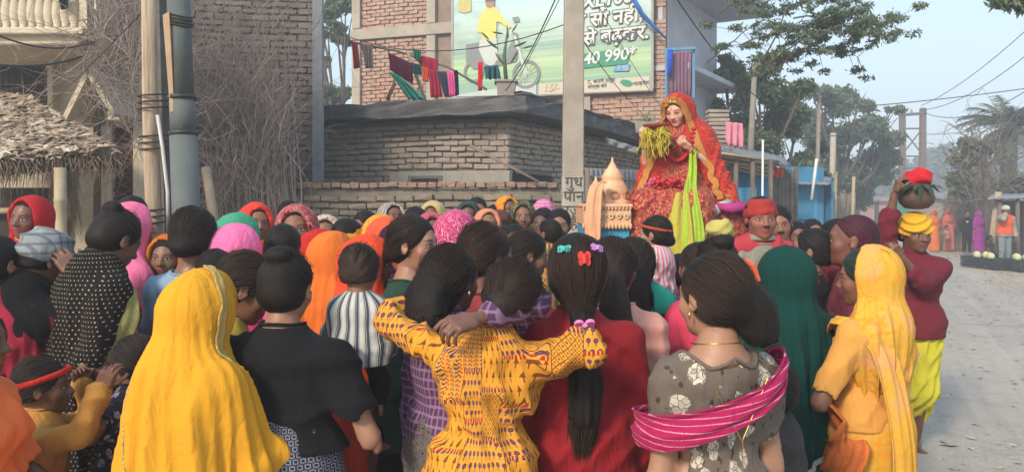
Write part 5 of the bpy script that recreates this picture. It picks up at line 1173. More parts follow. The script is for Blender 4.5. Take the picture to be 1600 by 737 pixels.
hang('crimson_cloth', 'long crimson cloth reaching down to the roof', ((668, 108), (684, 110), (690, 152), (674, 153)), cf('crimson', 168, 26, 60), 12.5); hang('teal_cloth', 'dark teal cloth beside the crimson sheet', ((642, 98), (658, 102), (658, 118), (648, 116)), cf('teal', 10, 90, 84), 12.55); hang('orange_cloth', 'small orange cloth hanging between teal and crimson', ((660, 104), (669, 106), (668, 128), (662, 128)), cf('orange', 226, 90, 40), 12.5)
hang('navy_trousers', 'slate navy trousers left of the pink towel', ((681, 112), (698, 112), (704, 152), (696, 152)), cf('navy', 56, 60, 80), 12.45); hang('pink_towel', 'bright pink towel hanging near the right of the line', ((698, 112), (709, 112), (713, 150), (703, 151)), cf('pink', 226, 90, 160), 12.4); hang('black_cloth', 'black cloth strip right of the pink towel', ((709, 111), (715, 110), (716, 148), (712, 150)), BLK, 12.4); hang('scarlet_strip', 'scarlet strip tied where the line meets the planter', ((747, 98), (754, 97), (752, 141), (748, 142)), cf('scarlet', 214, 30, 40), 12.1); hang('slate_teal_bundle', 'blue-green bundle of cloth beside the scarlet strip', ((756, 104), (778, 102), (782, 124), (760, 124)), cf('sea', 40, 90, 100), 12.0, .06)
m = MB(); m.tube([W(633, 70, 12.9), W(664, 156, 12.6)], .03, 7); tag(m.build('prop_stick', WOODP, None, True), 'pale stick propping up the washing line', 'stick'); m = MB(); m.tube([W(617, 130, 12.5), W(605, 156, 12.4)], .03, 7); tag(m.build('prop_stick', solid('brown_stick', (.22, .13, .08)), None, True), 'short brown stick leaning below the mint green sari', 'stick')
# planter with cactus
t = thing('potted_cactus', 'square grey planter on the roof corner holding a paddle cactus', 'potted plant'); PT = solid('grey_planter', (.30, .27, .25), .9, bump=.3)
c = W(791, 138, 10.85); taper('planter', c + Vector((0, 0, -.12)), c + Vector((0, 0, .07)), .24, .28, PT, t); bx(t, 'planter_rim', c + Vector((0, 0, .085)), (.33, .33, .035), PT)
CG = solid('cactus_green', (.09, .15, .07), .6, vary=.3)
m = MB(); m.tube([c + Vector((0, 0, .08)), c + Vector((-.03, 0, .45)), c + Vector((.02, 0, .82))], [.03, .025, .012], 8); m.build('stem', CG, t, True)
for dx, dz, L, a, r in ((-.10, .42, .20, .6, .04), (-.20, .62, .22, .9, .045), (-.30, .74, .16, .8, .035), (.12, .45, .22, -.5, .04), (.20, .62, .20, -1.2, .04), (.30, .58, .16, -1.3, .03), (.02, .80, .2, .1, .03), (-.12, .78, .16, 1.4, .03), (.12, .85, .14, -.6, .03)):
    m = MB(); p = c + Vector((dx, 0, dz)); d = Vector((-math.sin(a), 0, math.cos(a))); m.tube([p - d * L * .5, p - d * L * .2, p + d * L * .2, p + d * L * .5], [.01, r, r, .008], 8, True, .4); m.build('paddle', CG, t, True)
t = thing('roof_tufts', 'small green weeds on the parapet left of the statue', 'plant'); t.name = 'weed_tuft'
m = MB(); rr = random.Random(8)
for i in range(70): p = W(1010, 196, 15.2); twig(m, p + Vector((rr.gauss(0, .06), 0, -.05)), (rr.gauss(0, .5), rr.gauss(0, .3), 1), rr.uniform(.2, .4), .006, .2, 4, rr)
m.build('leaves', solid('weed_green', (.12, .18, .08), .8), t, True)['kind'] = 'stuff'
bx(t, 'pot', W(1010, 200, 15.2), (.5, .3, .22), PT)
# old cloth over roof edge
hang('grey_rag', 'pale grey rag and tin scrap lying over the edge of the low roof', ((945, 214), (1000, 232), (992, 240), (950, 226)), cf('rag', 130, 132, 134), 13.4, .05, 'rag')
# ================= the crowd =================
def sari(px, top, D, yaw, label, mat, skirt=None, hair='crop', hood={}, **k):
    w = [('petticoat', g_skirt, skirt or mat, {}), ('sari_veil', g_hood, mat, dict(dict(z1=.55), **hood))]
    if k.pop('under', None): pass
    return person(px, top, D, yaw, label, w + list(k.pop('more', [])), (hair, k.pop('ho', {})), hood_pad=.015, **k)
def kurta(px, top, D, yaw, label, mat, lg=None, hair='bun_low', top_={}, **k):
    w = [('kurta', g_top, mat, dict(dict(sleeve=1.6, hem=.55, flare=.03), **top_)), ('trousers', g_pants, lg or DGR, {})]
    return person(px, top, D, yaw, label, w + list(k.pop('more', [])), (hair, k.pop('ho', {})), **k)
def man(px, top, D, yaw, label, mat, lg=None, top_={}, **k):
    w = [('shirt', g_top, mat, dict(dict(sleeve=1.85, hem=.74, neck=.062), **top_)), ('trousers', g_pants, lg or DGR, {})]
    return person(px, top, D, yaw, label, w + list(k.pop('more', [])), (k.pop('hair', 'short'), k.pop('ho', {})), sex='m', **k)
ARM_FRONT = {'B': ('d', (.15, .35, -1), (-.35, 1, .15))}
ARM_FOLD = {'L': ('d', (.18, .45, -1), (-1, .45, .05)), 'R': ('d', (.12, .5, -1), (-1, .5, .12))}
def collar(J, root, mat=None, r=.062, h=.035, z=.0):
    s = J.sb; mb = MB(); V = []; n = 22
    for lv, (rr, dz) in enumerate(((r * 1.0, .000), (r * .93, h), (r * 1.05, h + .004), (r * 1.25, h * .35))):
        for k in range(n + 1):
            w = -PI / 2 * .90 + 2 * PI * (.04 + .92 * k / n) + PI; V.append(J.N0 + J.M @ (v3(math.sin(2 * PI * (.05 + .9 * k / n)) * rr * 1.05, -(-math.cos(2 * PI * (.05 + .9 * k / n))) * -rr * .95 + .006, dz + z) * s))
    F = [[a * (n + 1) + i, a * (n + 1) + i + 1, (a + 1) * (n + 1) + i + 1, (a + 1) * (n + 1) + i] for a in range(3) for i in range(n)]
    mb.add(V, F); o = mb.build('collar', mat, J.shirt, True); m = o.modifiers.new('t', 'SOLIDIFY'); m.thickness = .003; return o
def shirt_collar(mat): return lambda J, root: collar(J, root, mat)
def bangles(mats, ks='LR', n=5, off=.02, r=.031):
    def f(J, root):
        for k in ks:
            sh, el, wr, _, _ = J.arm[k]; d = unit(el - wr)
            for i in range(n):
                c = wr + d * (off + i * .007); x = unit(np.cross(d, v3(.3, .5, .9))); y = np.cross(d, x)
                mb = MB(); R = r * J.sb; mb.tube([c + R * (x * math.cos(a) + y * math.sin(a)) for a in [2 * PI * q / 16 for q in range(17)]], .0022, 5, False); mb.build('bangle', mats[i % len(mats)], root, True)
    return f
GOLD = solid('gold_metal', (.75, .48, .14), .3, 1.0); REDG = solid('red_glass', (.5, .02, .03), .2); GRNG = solid('green_glass', (.02, .25, .08), .2)
def earring(side=(1,), mat=None, s_=.008):
    def f(J, root):
        for s in side:
            mb = MB(); c = J.hp(s * .083, .002, -.040); mb.tube([c + v3(0, 0, .008), c, c - v3(0, 0, .012)], [.001, s_ * .6, s_ * .3], 8); mb.build('earring', mat or GOLD, root, True)
    return f
def clip(at, mat, sz=(.045, .012, .016), rot=0, nm='hair_clip', wings=True):
    """butterfly hair clip lying on the hair at a head-local position"""
    def f(J, root):
        c = J.hp(*at); nrm = unit(c - J.hp(0, -.01, .03)); up_ = unit(v3(0, 0, 1) - nrm * nrm[2]); sd = np.cross(up_, nrm); c_, s_ = math.cos(rot), math.sin(rot); sd, up_ = sd * c_ + up_ * s_, up_ * c_ - sd * s_
        mb = MB(); w, t, h = sz
        for sg in (-1, 1):
            for q, (a, b, r) in enumerate(((.28, .35, .32), (.30, -.35, .26))):
                cc = c + sd * sg * w * a + up_ * h * b + nrm * t * .4; ring = [cc + (sd * math.cos(x) * w * r * .8 + up_ * math.sin(x) * h * r * 1.6) for x in [2 * PI * k / 9 for k in range(9)]]
                n_ = len(mb.V); mb.add([*ring, *[p + nrm * t * .5 for p in ring]], [[k, (k + 1) % 9, (k + 1) % 9 + 9, k + 9] for k in range(9)] + [list(range(9, 18))])
        mb.tube([c - up_ * h * .5 + nrm * t, c + up_ * h * .5 + nrm * t], t * .4, 6); mb.build(nm, mat, root)
    return f

# ---------- nearest row ----------
YS = F_('marigold_sari', (226, 160, 6), vary=.22, weave=500); MIRR = F_('zari_trim', (206, 176, 96), 'bandhani', (120, 90, 40), sc=.35, rough=.45)
J = sari(312, 425, 2.40, -38, 'woman in a bright marigold yellow sari pulled over her head, at front left', YS, lod='near', turn=.1, nod=.15, arms={'B': ('d', (.28, .3, -1), (-.35, 1, .25))}, wide=1.12,
     hood=dict(z1=.44, w=.235, t=.022, face=(.066, .10, .105), amp=.020, h=.0075, nphi=12, fdir=(42, 20, 6), peak=1, arms_=1.7, back=.08, fwd=.01), acc=[bangles([REDG, WHT, GRNG, GOLD], 'R', 7)])
def stuck(J, name, mat, prims_o, pts, width, parent, th=.006, off=.004, nf=1, amp=.001, nu=6, sub_=5):
    """trim laid on a garment: snaps a path to the cloth mesh with a ray-free nearest vertex search"""
    me = prims_o.data; V = np.empty(len(me.vertices) * 3); me.vertices.foreach_get('co', V); V = V.reshape(-1, 3); Nn = np.empty(len(V) * 3); me.vertices.foreach_get('normal', Nn); Nn = Nn.reshape(-1, 3)
    out = []; sd = []
    P = [np.array(p, float) for p in pts]; S = []
    for i in range(len(P) - 1):
        for q in range(sub_): S.append(P[i] + (P[i + 1] - P[i]) * q / sub_)
    S.append(P[-1])
    prev = None
    for p in S:
        d = ((V - p) ** 2).sum(1); k = np.argsort(d)[:6]; q = V[k].mean(0); nn = unit(Nn[k].mean(0)); out.append(q + nn * off); sd.append(nn)
    sides = []
    for i in range(len(out)):
        t = unit(out[min(i + 1, len(out) - 1)] - out[max(0, i - 1)]); sides.append(np.cross(t, sd[i]))
    return ribbon(None, name, out, [width] * len(out), mat, parent, nf, amp, sides, th, nu, 0, None, 2)
veil = [o for o in J.root.children if o.name.startswith('sari_veil')][0]
stuck(J, 'zari_border', MIRR, veil, [J.hp(.01, -.0, .15), J.hp(.085, .0, .10), J.hp(.115, -.0, .0), J.hp(.125, .0, -.12), J.hp(.16, .02, -.28)], .030, veil)
stuck(J, 'zari_border', MIRR, veil, [v3(-.16, -.12, 1.22), v3(-.09, -.2, 1.12), v3(-.04, -.22, 1.00), v3(.05, -.24, .95), v3(.10, -.22, .88), v3(.18, -.16, .86), v3(.28, -.04, .76)], .011, veil, off=.002)

TB = F_('black_jersey', (30, 30, 33), weave=1400)
JB = person(448, 398, 2.50, -8, 'woman in a plain black t-shirt with a top bun, carrying a baby', [('shirt', g_top, TB, dict(sleeve=.66, hem=.965, t=.014, flare=.01, h=.008, amp=.014, cuff=.014, neck=.066)), ('skirt', g_skirt, F_('navy_key_print', (36, 40, 58), 'keys', (128, 130, 142), sc=.8), dict(n=9, amp=.008, r1=.21, waist=1.06))],
     ('bun_top', {}), lod='near', strand=420, skin='light', hood_pad=.0, wide=1.16, nod=.12, powder=.2, arms={'R': ('d', (.48, -.05, -1), (-.45, 1, .15), 'hold'), 'L': ('d', (.25, .1, -1), (-.3, 1, .1))})
STR = F_('baby_stripes', (205, 205, 198), 'stripes', (70, 78, 88), c3=(.30, .33, .36), sc=1.35)
person(563, 384, 2.62, -6, 'baby in a white shirt with grey stripes carried by the woman in black', [('shirt', g_top, STR, dict(sleeve=1.8, hem=.78, t=.012, flare=.02, amp=.007, cuff=.004, h=.006)), ('trousers', g_pants, BLK, dict(h=.008, hem=.42))], ('short', dict(vol=1)), lod='near', base=.90, skin='mid', hk=1.05, wide=1.2, nod=.05, strand=160, hcol=hair_mat('hair_brown', (.022, .013, .009), (.05, .03, .02)),
     legs={'R': ((.16, .10, .62), (.17, .03, .30)), 'L': ((.20, .12, .66), (.16, .10, .34))}, arms={'L': ('d', (.5, .4, -.8), (.2, 1, -.2)), 'R': ('d', (.35, .1, -1), (-.1, .8, -.6))}, acc=[shirt_collar(STR)], feet=True)

KB = fabric('mustard_block_print', mute(srgb(224, 152, 30)), 'block', vary=.18)
JK = person(797, 404, 2.43, 4, 'girl in a mustard block-print kurta with her arms round both neighbours', [('kurta', g_top, KB, dict(sleeve=1.30, hem=.42, flare=.0, t=.012, h=.0085, amp=.013, cuff=.014)), ('trousers', g_pants, DGR, {})], ('bun_low', dict(vol=1.12)), lod='near', strand=700, nod=.2, turn=-.2, roll=.42, skin='dark', hcol=hair_mat('hair_dark_brown', (.010, .007, .006), (.040, .022, .016)), lean=(0.05, .07), wide=.82,
     arms={'R': ('d', (.24, -.34, .13), (-.05, .95, -.05), 'hold'), 'L': ('w', (668, 466, 2.74), (.8, -.3, .1), 'hold')})
PLAID = F_('purple_plaid', (92, 58, 96), 'check', (150, 120, 150))
person(707, 386, 2.67, -42, 'girl with short black hair and a silver earring, hugged by the mustard kurta girl', [('kurta', g_top, PLAID, dict(sleeve=1.75, hem=.75)), ('skirt', g_skirt, F_('grey_paisley', (120, 112, 108), 'paisley', (30, 28, 30)), {})], ('open', dict(len=.13, vol=1.0)), lod='near', strand=420, skin='dark', powder=.3, nod=.08,
     arms={'R': ('w', (742, 498, 2.28), (.9, -.2, .7), 'hold', (0, 1, -.2))}, acc=[earring((1, -1), solid('silver_metal', (.8, .8, .8), .2, 1))])
RK = F_('crimson_kurta', (150, 24, 34), vary=.3, rough=.7)
person(900, 371, 2.60, 4, 'girl in a plain crimson kurta with a long black ponytail and small coloured clips', [('kurta', g_top, RK, dict(sleeve=1.92, hem=.40, flare=.04, t=.014, h=.0085, amp=.014, cuff=.012)), ('trousers', g_pants, F_('faded_jeans', (110, 125, 150)), {})], ('ponytail', dict(len=.34, at=(.0, -.108, -.14), vol=1.05, bow=.01)), lod='near', strand=700, skin='dark', wide=1.12, hk=1.10,
     arms={'B': ('d', (.20, -.04, -1), (.0, .35, -1))}, acc=[clip((-.045, -.085, .075), solid('teal_clip', (.05, .42, .38), .3), rot=.1), clip((.045, -.085, .078), solid('lilac_clip', (.55, .25, .6), .3), rot=-.25), clip((.004, -.115, .050), solid('red_bobble', (.6, .04, .03), .5), (.04, .02, .03)), clip((.0, -.150, -.125), solid('pink_clip', (.8, .22, .5), .3), (.062, .022, .034), .1)])
FL = F_('floral_dress', (112, 100, 90), 'floral', (205, 196, 180), c3=(.06, .05, .045), sc=.9); PD = F_('magenta_dupatta', (176, 22, 88), 'chevron', (215, 150, 170))
JF = person(1112, 401, 2.18, 12, 'woman in a grey floral dress with a big bun and magenta dupatta across her back', [('dress', g_top, FL, dict(sleeve=.52, hem=.25, flare=.06, t=.012, amp=.009, neck=.10, cuff=.006))], ('bun_big', dict(at=(.055, -.095, -.035))), lod='near', strand=700, skin='light', turn=.35, nod=.05, powder=.25, wide=.86, hk=1.04,
     arms={'L': ('d', (.16, .0, -1), (-.1, .8, -.8)), 'R': ('d', (.18, .05, -1), (-.2, .8, -.8))}, acc=[clip((.075, -.05, .055), solid('orange_clip', (.75, .12, .03), .4), (.03, .03, .05)), earring((-1,)),])
s_ = JF.sb
ribbon(None, 'dupatta', [v3(-.10, .15, 1.10) * s_, v3(-.225, .05, 1.11) * s_, v3(-.19, -.085, 1.125) * s_, v3(-.06, -.142, 1.165) * s_, v3(.08, -.136, 1.22) * s_, v3(.165, -.085, 1.28) * s_, v3(.19, .0, 1.30) * s_, v3(.15, .10, 1.22) * s_], [.08, .10, .10, .085, .07, .065, .06, .05], PD, JF.root, 1.5, .005, (0, 0, 1), .005, 40)
nk = MB(); nk.tube([JF.N0 + JF.M @ (v3(math.sin(a) * .068, -math.cos(a) * .072 + .012, .012 - .02 * (1 - math.cos(a)) * .5) * s_) for a in [2 * PI * q / 28 for q in range(29)]], .0022, 5, False); nk.build('necklace', GOLD, JF.root, True)
ch = MB()
for ends in ((-.09, .055), (.09, .055)): ch.tube([JF.up(ends[0] * (1 - q) * .9, -.135 - .012 * q, 1.27 - .16 * q) for q in [i / 8 for i in range(9)]], .0016, 4, False)
ch.tube([JF.up(0, -.150, 1.12 - .30 * q) for q in [i / 6 for i in range(7)]], .0016, 4, False); ch.build('back_chain', GOLD, JF.root, True)

# ---------- left edge ----------
ORG = F_('orange_tee', (235, 120, 60))
person(-42, 482, 2.35, -80, 'child in an orange t-shirt and orange trousers cut off by the left edge', [('shirt', g_top, ORG, dict(sleeve=.9, hem=.82, t=.02, cuff=.015)), ('trousers', g_pants, F_('orange_trousers', (222, 98, 30)), {})], ('short', {}), lod='near', skin='deep', arms={'B': ('d', (.2, .25, -1), (-.1, .8, -.5), 'relax')}, wide=1.0)
YC = F_('ochre_jersey', (196, 142, 62))
def headband(J, root):
    mb = MB(); R = [J.hp(.088 * math.cos(a), -.012 + .106 * math.sin(a), .040 + .030 * math.sin(a)) for a in [2 * PI * q / 24 for q in range(25)]]; mb.tube(R, .0075, 6, False, 1.6); mb.build('headband', F_('red_band', (200, 40, 30)), root, True)
person(68, 563, 2.75, -70, 'small child in an ochre jersey and red headband reaching out with both hands', [('shirt', g_top, YC, dict(sleeve=1.93, hem=.72, t=.018, flare=.02, h=.008)), ('trousers', g_pants, F_('maroon_trousers', (120, 40, 40)), dict(h=.012))], ('short', {}), lod='near', skin='dark', strand=200,
     arms={'R': ('w', (158, 606, 2.60), (.2, 0, -1), 'hold'), 'L': ('w', (128, 598, 2.95), (.2, 0, -1), 'hold')}, acc=[headband])
NF = F_('navy_floral', (38, 34, 56), 'floral', (176, 172, 190), sc=.45, c3=(.15, .05, .08))
person(207, 527, 2.95, 60, 'little girl in a navy floral frock beside the marigold sari', [('frock', g_top, NF, dict(sleeve=.5, hem=.42, flare=.12, h=.010, t=.016)), ('trousers', g_pants, BLK, dict(h=.014))], ('short', {}), lod='near', skin='mid', strand=160, arms={'L': ('w', (165, 605, 2.75), (.3, 0, -1), 'relax')})
DOT = F_('black_sequin_shawl', (26, 23, 25), 'dots', (190, 176, 140), vary=.1)
J = person(182, 330, 3.30, -42, 'woman stooping in a black shawl covered with pale sequins, hair in a topknot', [('shawl', g_hood, DOT, dict(z1=.42, w=.185, t=.022, nohead=1, amp=.012, arms_=.9)), ('petticoat', g_skirt, F_('olive_skirt', (64, 60, 44)), {})], ('bun_top', {}), lod='near', skin='dark', strand=200, lean=(.15, .02), nod=.5, turn=.15, arms={'R': ('w', (250, 600, 3.05), (.5, 0, -1), 'hold'), 'B': ('d', (.2, .5, -1), (0, .8, -.3))})
# the shawl lies on the back only: hair shows above
ribbon(None, 'brocade_edge', [J.up(.17, .04, 1.28), J.up(.23, .03, 1.18), J.up(.24, .0, 1.05), J.up(.23, -.02, .95)], [.05, .09, .09, .06], F_('green_brocade', (170, 165, 100), 'bandhani', (60, 60, 30), sc=.6), J.root, 1, .004, (.2, 1, 0), .004, 12)
CAPM = F_('knit_cap', (150, 156, 158), 'check', (90, 98, 104), sc=1.3); MRN = F_('maroon_jumper', (86, 22, 32))
person(70, 362, 3.25, -35, 'woman in a maroon jumper and black shawl wearing a grey checked knit cap', [('jumper', g_top, MRN, dict(sleeve=1.8, hem=.72, t=.020)), ('cap', g_turban, CAPM, dict(puff=.012)), ('skirt', g_skirt, BLK, {}), ('shawl', g_hood, BLK, dict(z1=.98, w=.17, nohead=1, arms_=.35, t=.026))], ('short', {}), lod='near', skin='dark', lean=(.25, .1), nod=.35, arms={'R': ('w', (118, 425, 3.15), (.3, 0, -1)), 'B': ('d', (.2, .5, -1), (0, .8, .3))})
sari(-2, 366, 3.15, -20, 'woman at the left edge in a rose shawl over an emerald sari', F_('rose_shawl', (158, 34, 62)), F_('emerald_sari', (14, 110, 86)), hood=dict(z1=.86, nohead=1, w=.20), hair='bun_low', lod='near', wide=1.1)
sari(46, 306, 4.7, 170, 'woman in a bright red hood facing the camera at far left', F_('scarlet_hood', (186, 28, 38)), F_('amber_shirt', (198, 124, 36)), hood=dict(z1=1.12, w=.15), skin='dark', more=[('shirt', g_top, F_('amber_shirt', (198, 124, 36)), dict(t=.03, sleeve=1.5))], base=.05)
sari(208, 316, 4.0, -50, 'woman under a light pink veil behind the sequinned shawl', F_('light_pink_veil', (232, 110, 152), vary=.15), hood=dict(z1=.7, w=.20), lean=(.12, .12), lod='near')
person(206, 311, 5.1, 20, 'dark-haired onlooker behind the light pink veil', [('shirt', g_top, DGR, {})], ('short', {}), sex='m')
person(305, 328, 3.45, -5, 'woman in a pale blue blouse with a low bun, seen from behind', [('blouse', g_top, F_('pale_blue_blouse', (138, 172, 198), stain=srgb(150, 110, 140)), dict(sleeve=.8, hem=.7, t=.014, neck=.085)), ('skirt', g_skirt, F_('blue_skirt', (70, 90, 120)), {})], ('bun_low', dict(vol=1.15)), lod='near', strand=250, skin='mid', hk=1.08)
person(262, 372, 4.3, -170, 'person in an orange patterned scarf half hidden by the pale wooden pole', [('kurta', g_top, F_('orange_pattern', (206, 112, 26), 'floral', (170, 40, 30)), {}), ('veil', g_hood, F_('orange_pattern', (206, 112, 26)), dict(z1=.9))], ('bun_low', {}))
person(385, 396, 2.82, -72, 'young woman in a yellow top with a white hair clip, head bowed to the right', [('top', g_top, F_('lemon_top', (204, 170, 62)), dict(sleeve=1.2, hem=.7, t=.014)), ('skirt', g_skirt, F_('grey_skirt', (80, 78, 84)), {})], ('bun_low', dict(vol=1.1)), lod='near', strand=350, skin='mid', nod=.45, hk=1.08, powder=.3, lean=(.1, 0), acc=[clip((-.055, -.105, .01), WHT, (.03, .01, .012))])
person(335, 392, 3.3, 185, 'child in a bright pink top behind the lemon-yellow top', [('shirt', g_top, F_('hot_pink', (208, 40, 104)), {}), ('trousers', g_pants, DGR, {})], ('short', {}))
sari(372, 350, 3.50, -40, 'woman wrapped in a candy pink veil, back to the camera', F_('candy_pink_veil', (240, 112, 168), vary=.12), hood=dict(z1=.6, w=.18, amp=.012), lod='near')
sari(374, 334, 4.3, -30, 'woman in a mint green veil with a pale border behind the candy pink one', F_('mint_veil', (66, 160, 124)), hood=dict(z1=.7))
person(312, 372, 5.0, 150, 'girl in magenta beside the candy pink veil', [('kurta', g_top, F_('magenta_kurta', (176, 30, 96)), {}), ('scarf', g_scarf, F_('magenta_kurta', (176, 30, 96)), {})], ('bun_low', {}), skin='dark')
sari(400, 317, 5.3, 212, 'woman in an orange-red veil looking to the right above the mint veil', F_('vermilion_veil', (226, 62, 44)), hood=dict(z1=.8, face=(.066, .11, .1)), skin='mid', bindi=1, powder=.3)
person(443, 352, 3.75, -12, 'dark-haired woman with red powder in her hair and a turquoise blouse', [('blouse', g_top, F_('turquoise_blouse', (28, 146, 150), 'bandhani', (16, 100, 110)), dict(sleeve=.8)), ('skirt', g_skirt, F_('blue_skirt2', (50, 80, 110)), {})], ('bun_low', dict(vol=1.1)), skin='dark')
sari(464, 320, 4.75, 196, 'smiling woman in a maroon and white tie-dye veil', F_('maroon_tiedye', (150, 34, 48), 'bandhani', (216, 170, 160)), hood=dict(z1=.7, face=(.068, .11, .104), t=.022), skin='mid', powder=.35, bindi=1, moustache=0, hk=1.12)
sari(508, 337, 5.3, 200, 'woman in a cream veil with red prints', F_('cream_red_veil', (212, 196, 180), 'floral', (160, 40, 50), sc=.5), hood=dict(z1=.7), skin='mid')
person(452, 316, 6.2, 190, 'face peering over the tie-dye veil', [('kurta', g_top, DGR, {})], ('short', {}), skin='deep')
person(546, 345, 4.9, -30, 'person with black hair and a yellow and red scarf', [('kurta', g_top, F_('yellow_scarf', (222, 160, 30)), {}), ('scarf', g_turban, F_('yellow_scarf', (222, 160, 30)), dict(zc=.03))], ('bun_low', {}))
sari(500, 356, 4.2, -35, 'woman in a red ruched veil left of the tangerine sari', F_('red_ruched', (206, 42, 34), 'bandhani', (160, 20, 20)), hood=dict(z1=.7))
TNG = F_('tangerine_sari', (222, 112, 28), vary=.15)
sari(521, 362, 3.65, -28, 'woman in a plain tangerine sari seen from behind', TNG, hood=dict(z1=.4, w=.19, t=.02, amp=.015), lod='near', lean=(0, -.1))
VRM = F_('orange_red_sari', (226, 70, 26), vary=.2)
sari(577, 367, 3.25, -82, 'woman in an orange-red sari facing right behind the baby', VRM, hood=dict(z1=.08, w=.21, r1=.22, face=(.075, .12, .11), open_=.01, t=.018), skin='dark', lod='near', turn=-.1)
sari(607, 338, 4.2, -110, 'woman in a coral veil, face in profile', F_('coral_veil', (232, 88, 50)), hood=dict(z1=.6, face=(.075, .12, .11)), skin='dark')
sari(596, 336, 4.9, -25, 'woman in an orange veil with a yellow printed border', F_('yellow_print_veil', (222, 164, 50), 'floral', (200, 80, 30), sc=.5), hood=dict(z1=.7))
sari(627, 346, 3.95, -30, 'woman in a plum veil with an orange flower print', F_('plum_veil', (62, 24, 46), 'floral', (190, 96, 50), sc=.9), hood=dict(z1=.6, amp=.014), lod='mid')
sari(612, 316, 6.3, 210, 'woman in an indigo and cream striped veil looking up to the right', F_('indigo_veil', (58, 60, 120), 'stripes', (206, 190, 160)), hood=dict(z1=.7, face=(.07, .12, .11)), skin='dark', powder=.4, base=.1, nod=-.2)
man(569, 333, 6.0, 160, 'man with red powder on his forehead behind the tangerine sari', F_('grey_check', (90, 86, 90)), skin='dark', powder=.9, base=.05)
person(552, 346, 6.0, 170, 'child in dark clothes by the wall', [('shirt', g_top, DGR, {})], ('short', {}), skin='deep')
GS = F_('bottle_green_top', (44, 72, 60), vary=.2)
person(648, 341, 3.15, -104, 'girl in a bottle green top looking to the right', [('top', g_top, GS, dict(sleeve=1.1, hem=.72, t=.012, neck=.08)), ('skirt', g_skirt, BLK, {})], ('bun_low', {}), lod='near', strand=300, skin='light', turn=-.08, powder=.35, acc=[], arms={'R': ('d', (.1, .1, -1), (.0, .5, -1)), 'L': ('d', (.1, .1, -1), (.0, .8, -.6))})
person(648, 327, 6.2, 175, 'man in a red-tinted scarf by the wall', [('kurta', g_top, F_('brick_kurta', (130, 50, 40)), {}), ('turban', g_scarf, F_('brick_kurta', (130, 50, 40)), {})], ('short', {}), sex='m', skin='dark', powder=.7, base=.08)
sari(676, 315, 6.5, 175, 'woman in a cream and green edged veil, topmost in the row by the wall', F_('cream_veil', (196, 176, 120)), hood=dict(z1=.7, face=(.068, .11, .104)), skin='dark', base=.12)
sari(674, 333, 5.5, 192, 'smiling woman in a dusty pink veil', F_('dusty_pink_veil', (190, 84, 96)), hood=dict(z1=.7, face=(.07, .11, .108)), skin='dark', bindi=1, base=.04)
sari(640, 332, 5.6, 165, 'woman with black hair under a slate grey scarf', F_('slate_scarf', (76, 84, 100)), hood=dict(z1=.9, nohead=1), hair='bun_low', skin='dark')
sari(713, 331, 4.35, -10, 'woman in a raspberry veil with white swirls seen from behind', F_('raspberry_swirl', (182, 36, 96), 'bandhani', (226, 150, 180), sc=1.1), hood=dict(z1=.5, w=.20, amp=.010, t=.028), lod='mid', hk=1.12)
person(762, 354, 3.35, -55, 'woman with brown hair dusted in red powder, hair tied back', [('kurta', g_top, F_('rose_kurta', (150, 60, 66)), dict(neck=.08)), ('skirt', g_skirt, DGR, {})], ('bun_low', dict(vol=1.25)), lod='near', strand=600, skin='dark', powder=.6, hk=1.15, hcol=hair_mat('hair_auburn', (.030, .010, .008), (.085, .030, .022)))
person(826, 361, 3.75, -80, 'girl with a black ponytail and clasped hands, in profile', [('kurta', g_top, F_('red_kurta2', (190, 40, 44)), {}), ('skirt', g_skirt, DGR, {})], ('ponytail', dict(len=.2, vol=.8)), skin='mid', nod=.25, lod='near', strand=160, arms={'B': ('t', (.02, .26, 1.24), (.6, -.2, -1), 'flat')})
# ---------- row along the wall ----------
man(746, 312, 7.3, 185, 'young man with short black hair in the back row by the wall', F_('brown_shirt', (70, 52, 44)), skin='mid', base=.15)
sari(731, 315, 7.1, 178, 'woman in a dark green veil left of the young man by the wall', F_('dark_green_veil', (56, 76, 70)), hood=dict(z1=.8), skin='dark', base=.15)
sari(762, 327, 6.2, 186, 'woman in a peach veil with a green edge', F_('peach_veil', (216, 140, 106)), hood=dict(z1=.7, face=(.068, .11, .106)), skin='mid', base=.08)
person(781, 331, 6.3, 182, 'elderly person in a brown headscarf beside the peach veil', [('kurta', g_top, F_('brown_kurta', (96, 66, 56)), {}), ('headscarf', g_turban, F_('brown_kurta', (96, 66, 56)), {})], ('short', {}), skin='deep', base=.08)
sari(793, 307, 6.9, 200, 'woman in a yellow and red veil, the brightest in the back row', F_('yellow_red_veil', (224, 160, 40), 'bandhani', (206, 40, 34), sc=1.6), hood=dict(z1=.6, face=(.072, .11, .106), w=.2), skin='dark', base=.15)
man(772, 322, 6.9, 170, 'man in a red headscarf beside the yellow and red veil', F_('red_shawl', (160, 40, 36)), skin='deep', base=.15, powder=.5)
GV = F_('forest_gold_veil', (34, 64, 48), 'bandhani', (170, 150, 90), sc=2)
sari(817, 316, 6.5, 178, 'woman in a forest green veil with a gold edge', GV, hood=dict(z1=.6, face=(.072, .11, .108), w=.2), skin='mid', bindi=1, base=.12)
man(832, 315, 7.4, 185, 'young man behind the forest green veil', F_('olive_shirt', (80, 84, 60)), skin='mid', base=.15)
sari(850, 313, 7.2, 200, 'person wrapped in a mauve pink headscarf at the wall', F_('mauve_scarf', (202, 104, 160), 'check', (220, 160, 190)), hood=dict(z1=.9, face=(.045, .08, .06)), skin='dark', base=.15)
person(848, 329, 6.1, 165, 'woman with bare dark hair and a teal shawl', [('shawl', g_hood, F_('teal_shawl', (28, 104, 104)), dict(z1=.7, nohead=1)), ('skirt', g_skirt, DGR, {})], ('bun_low', {}), skin='deep', base=.1)
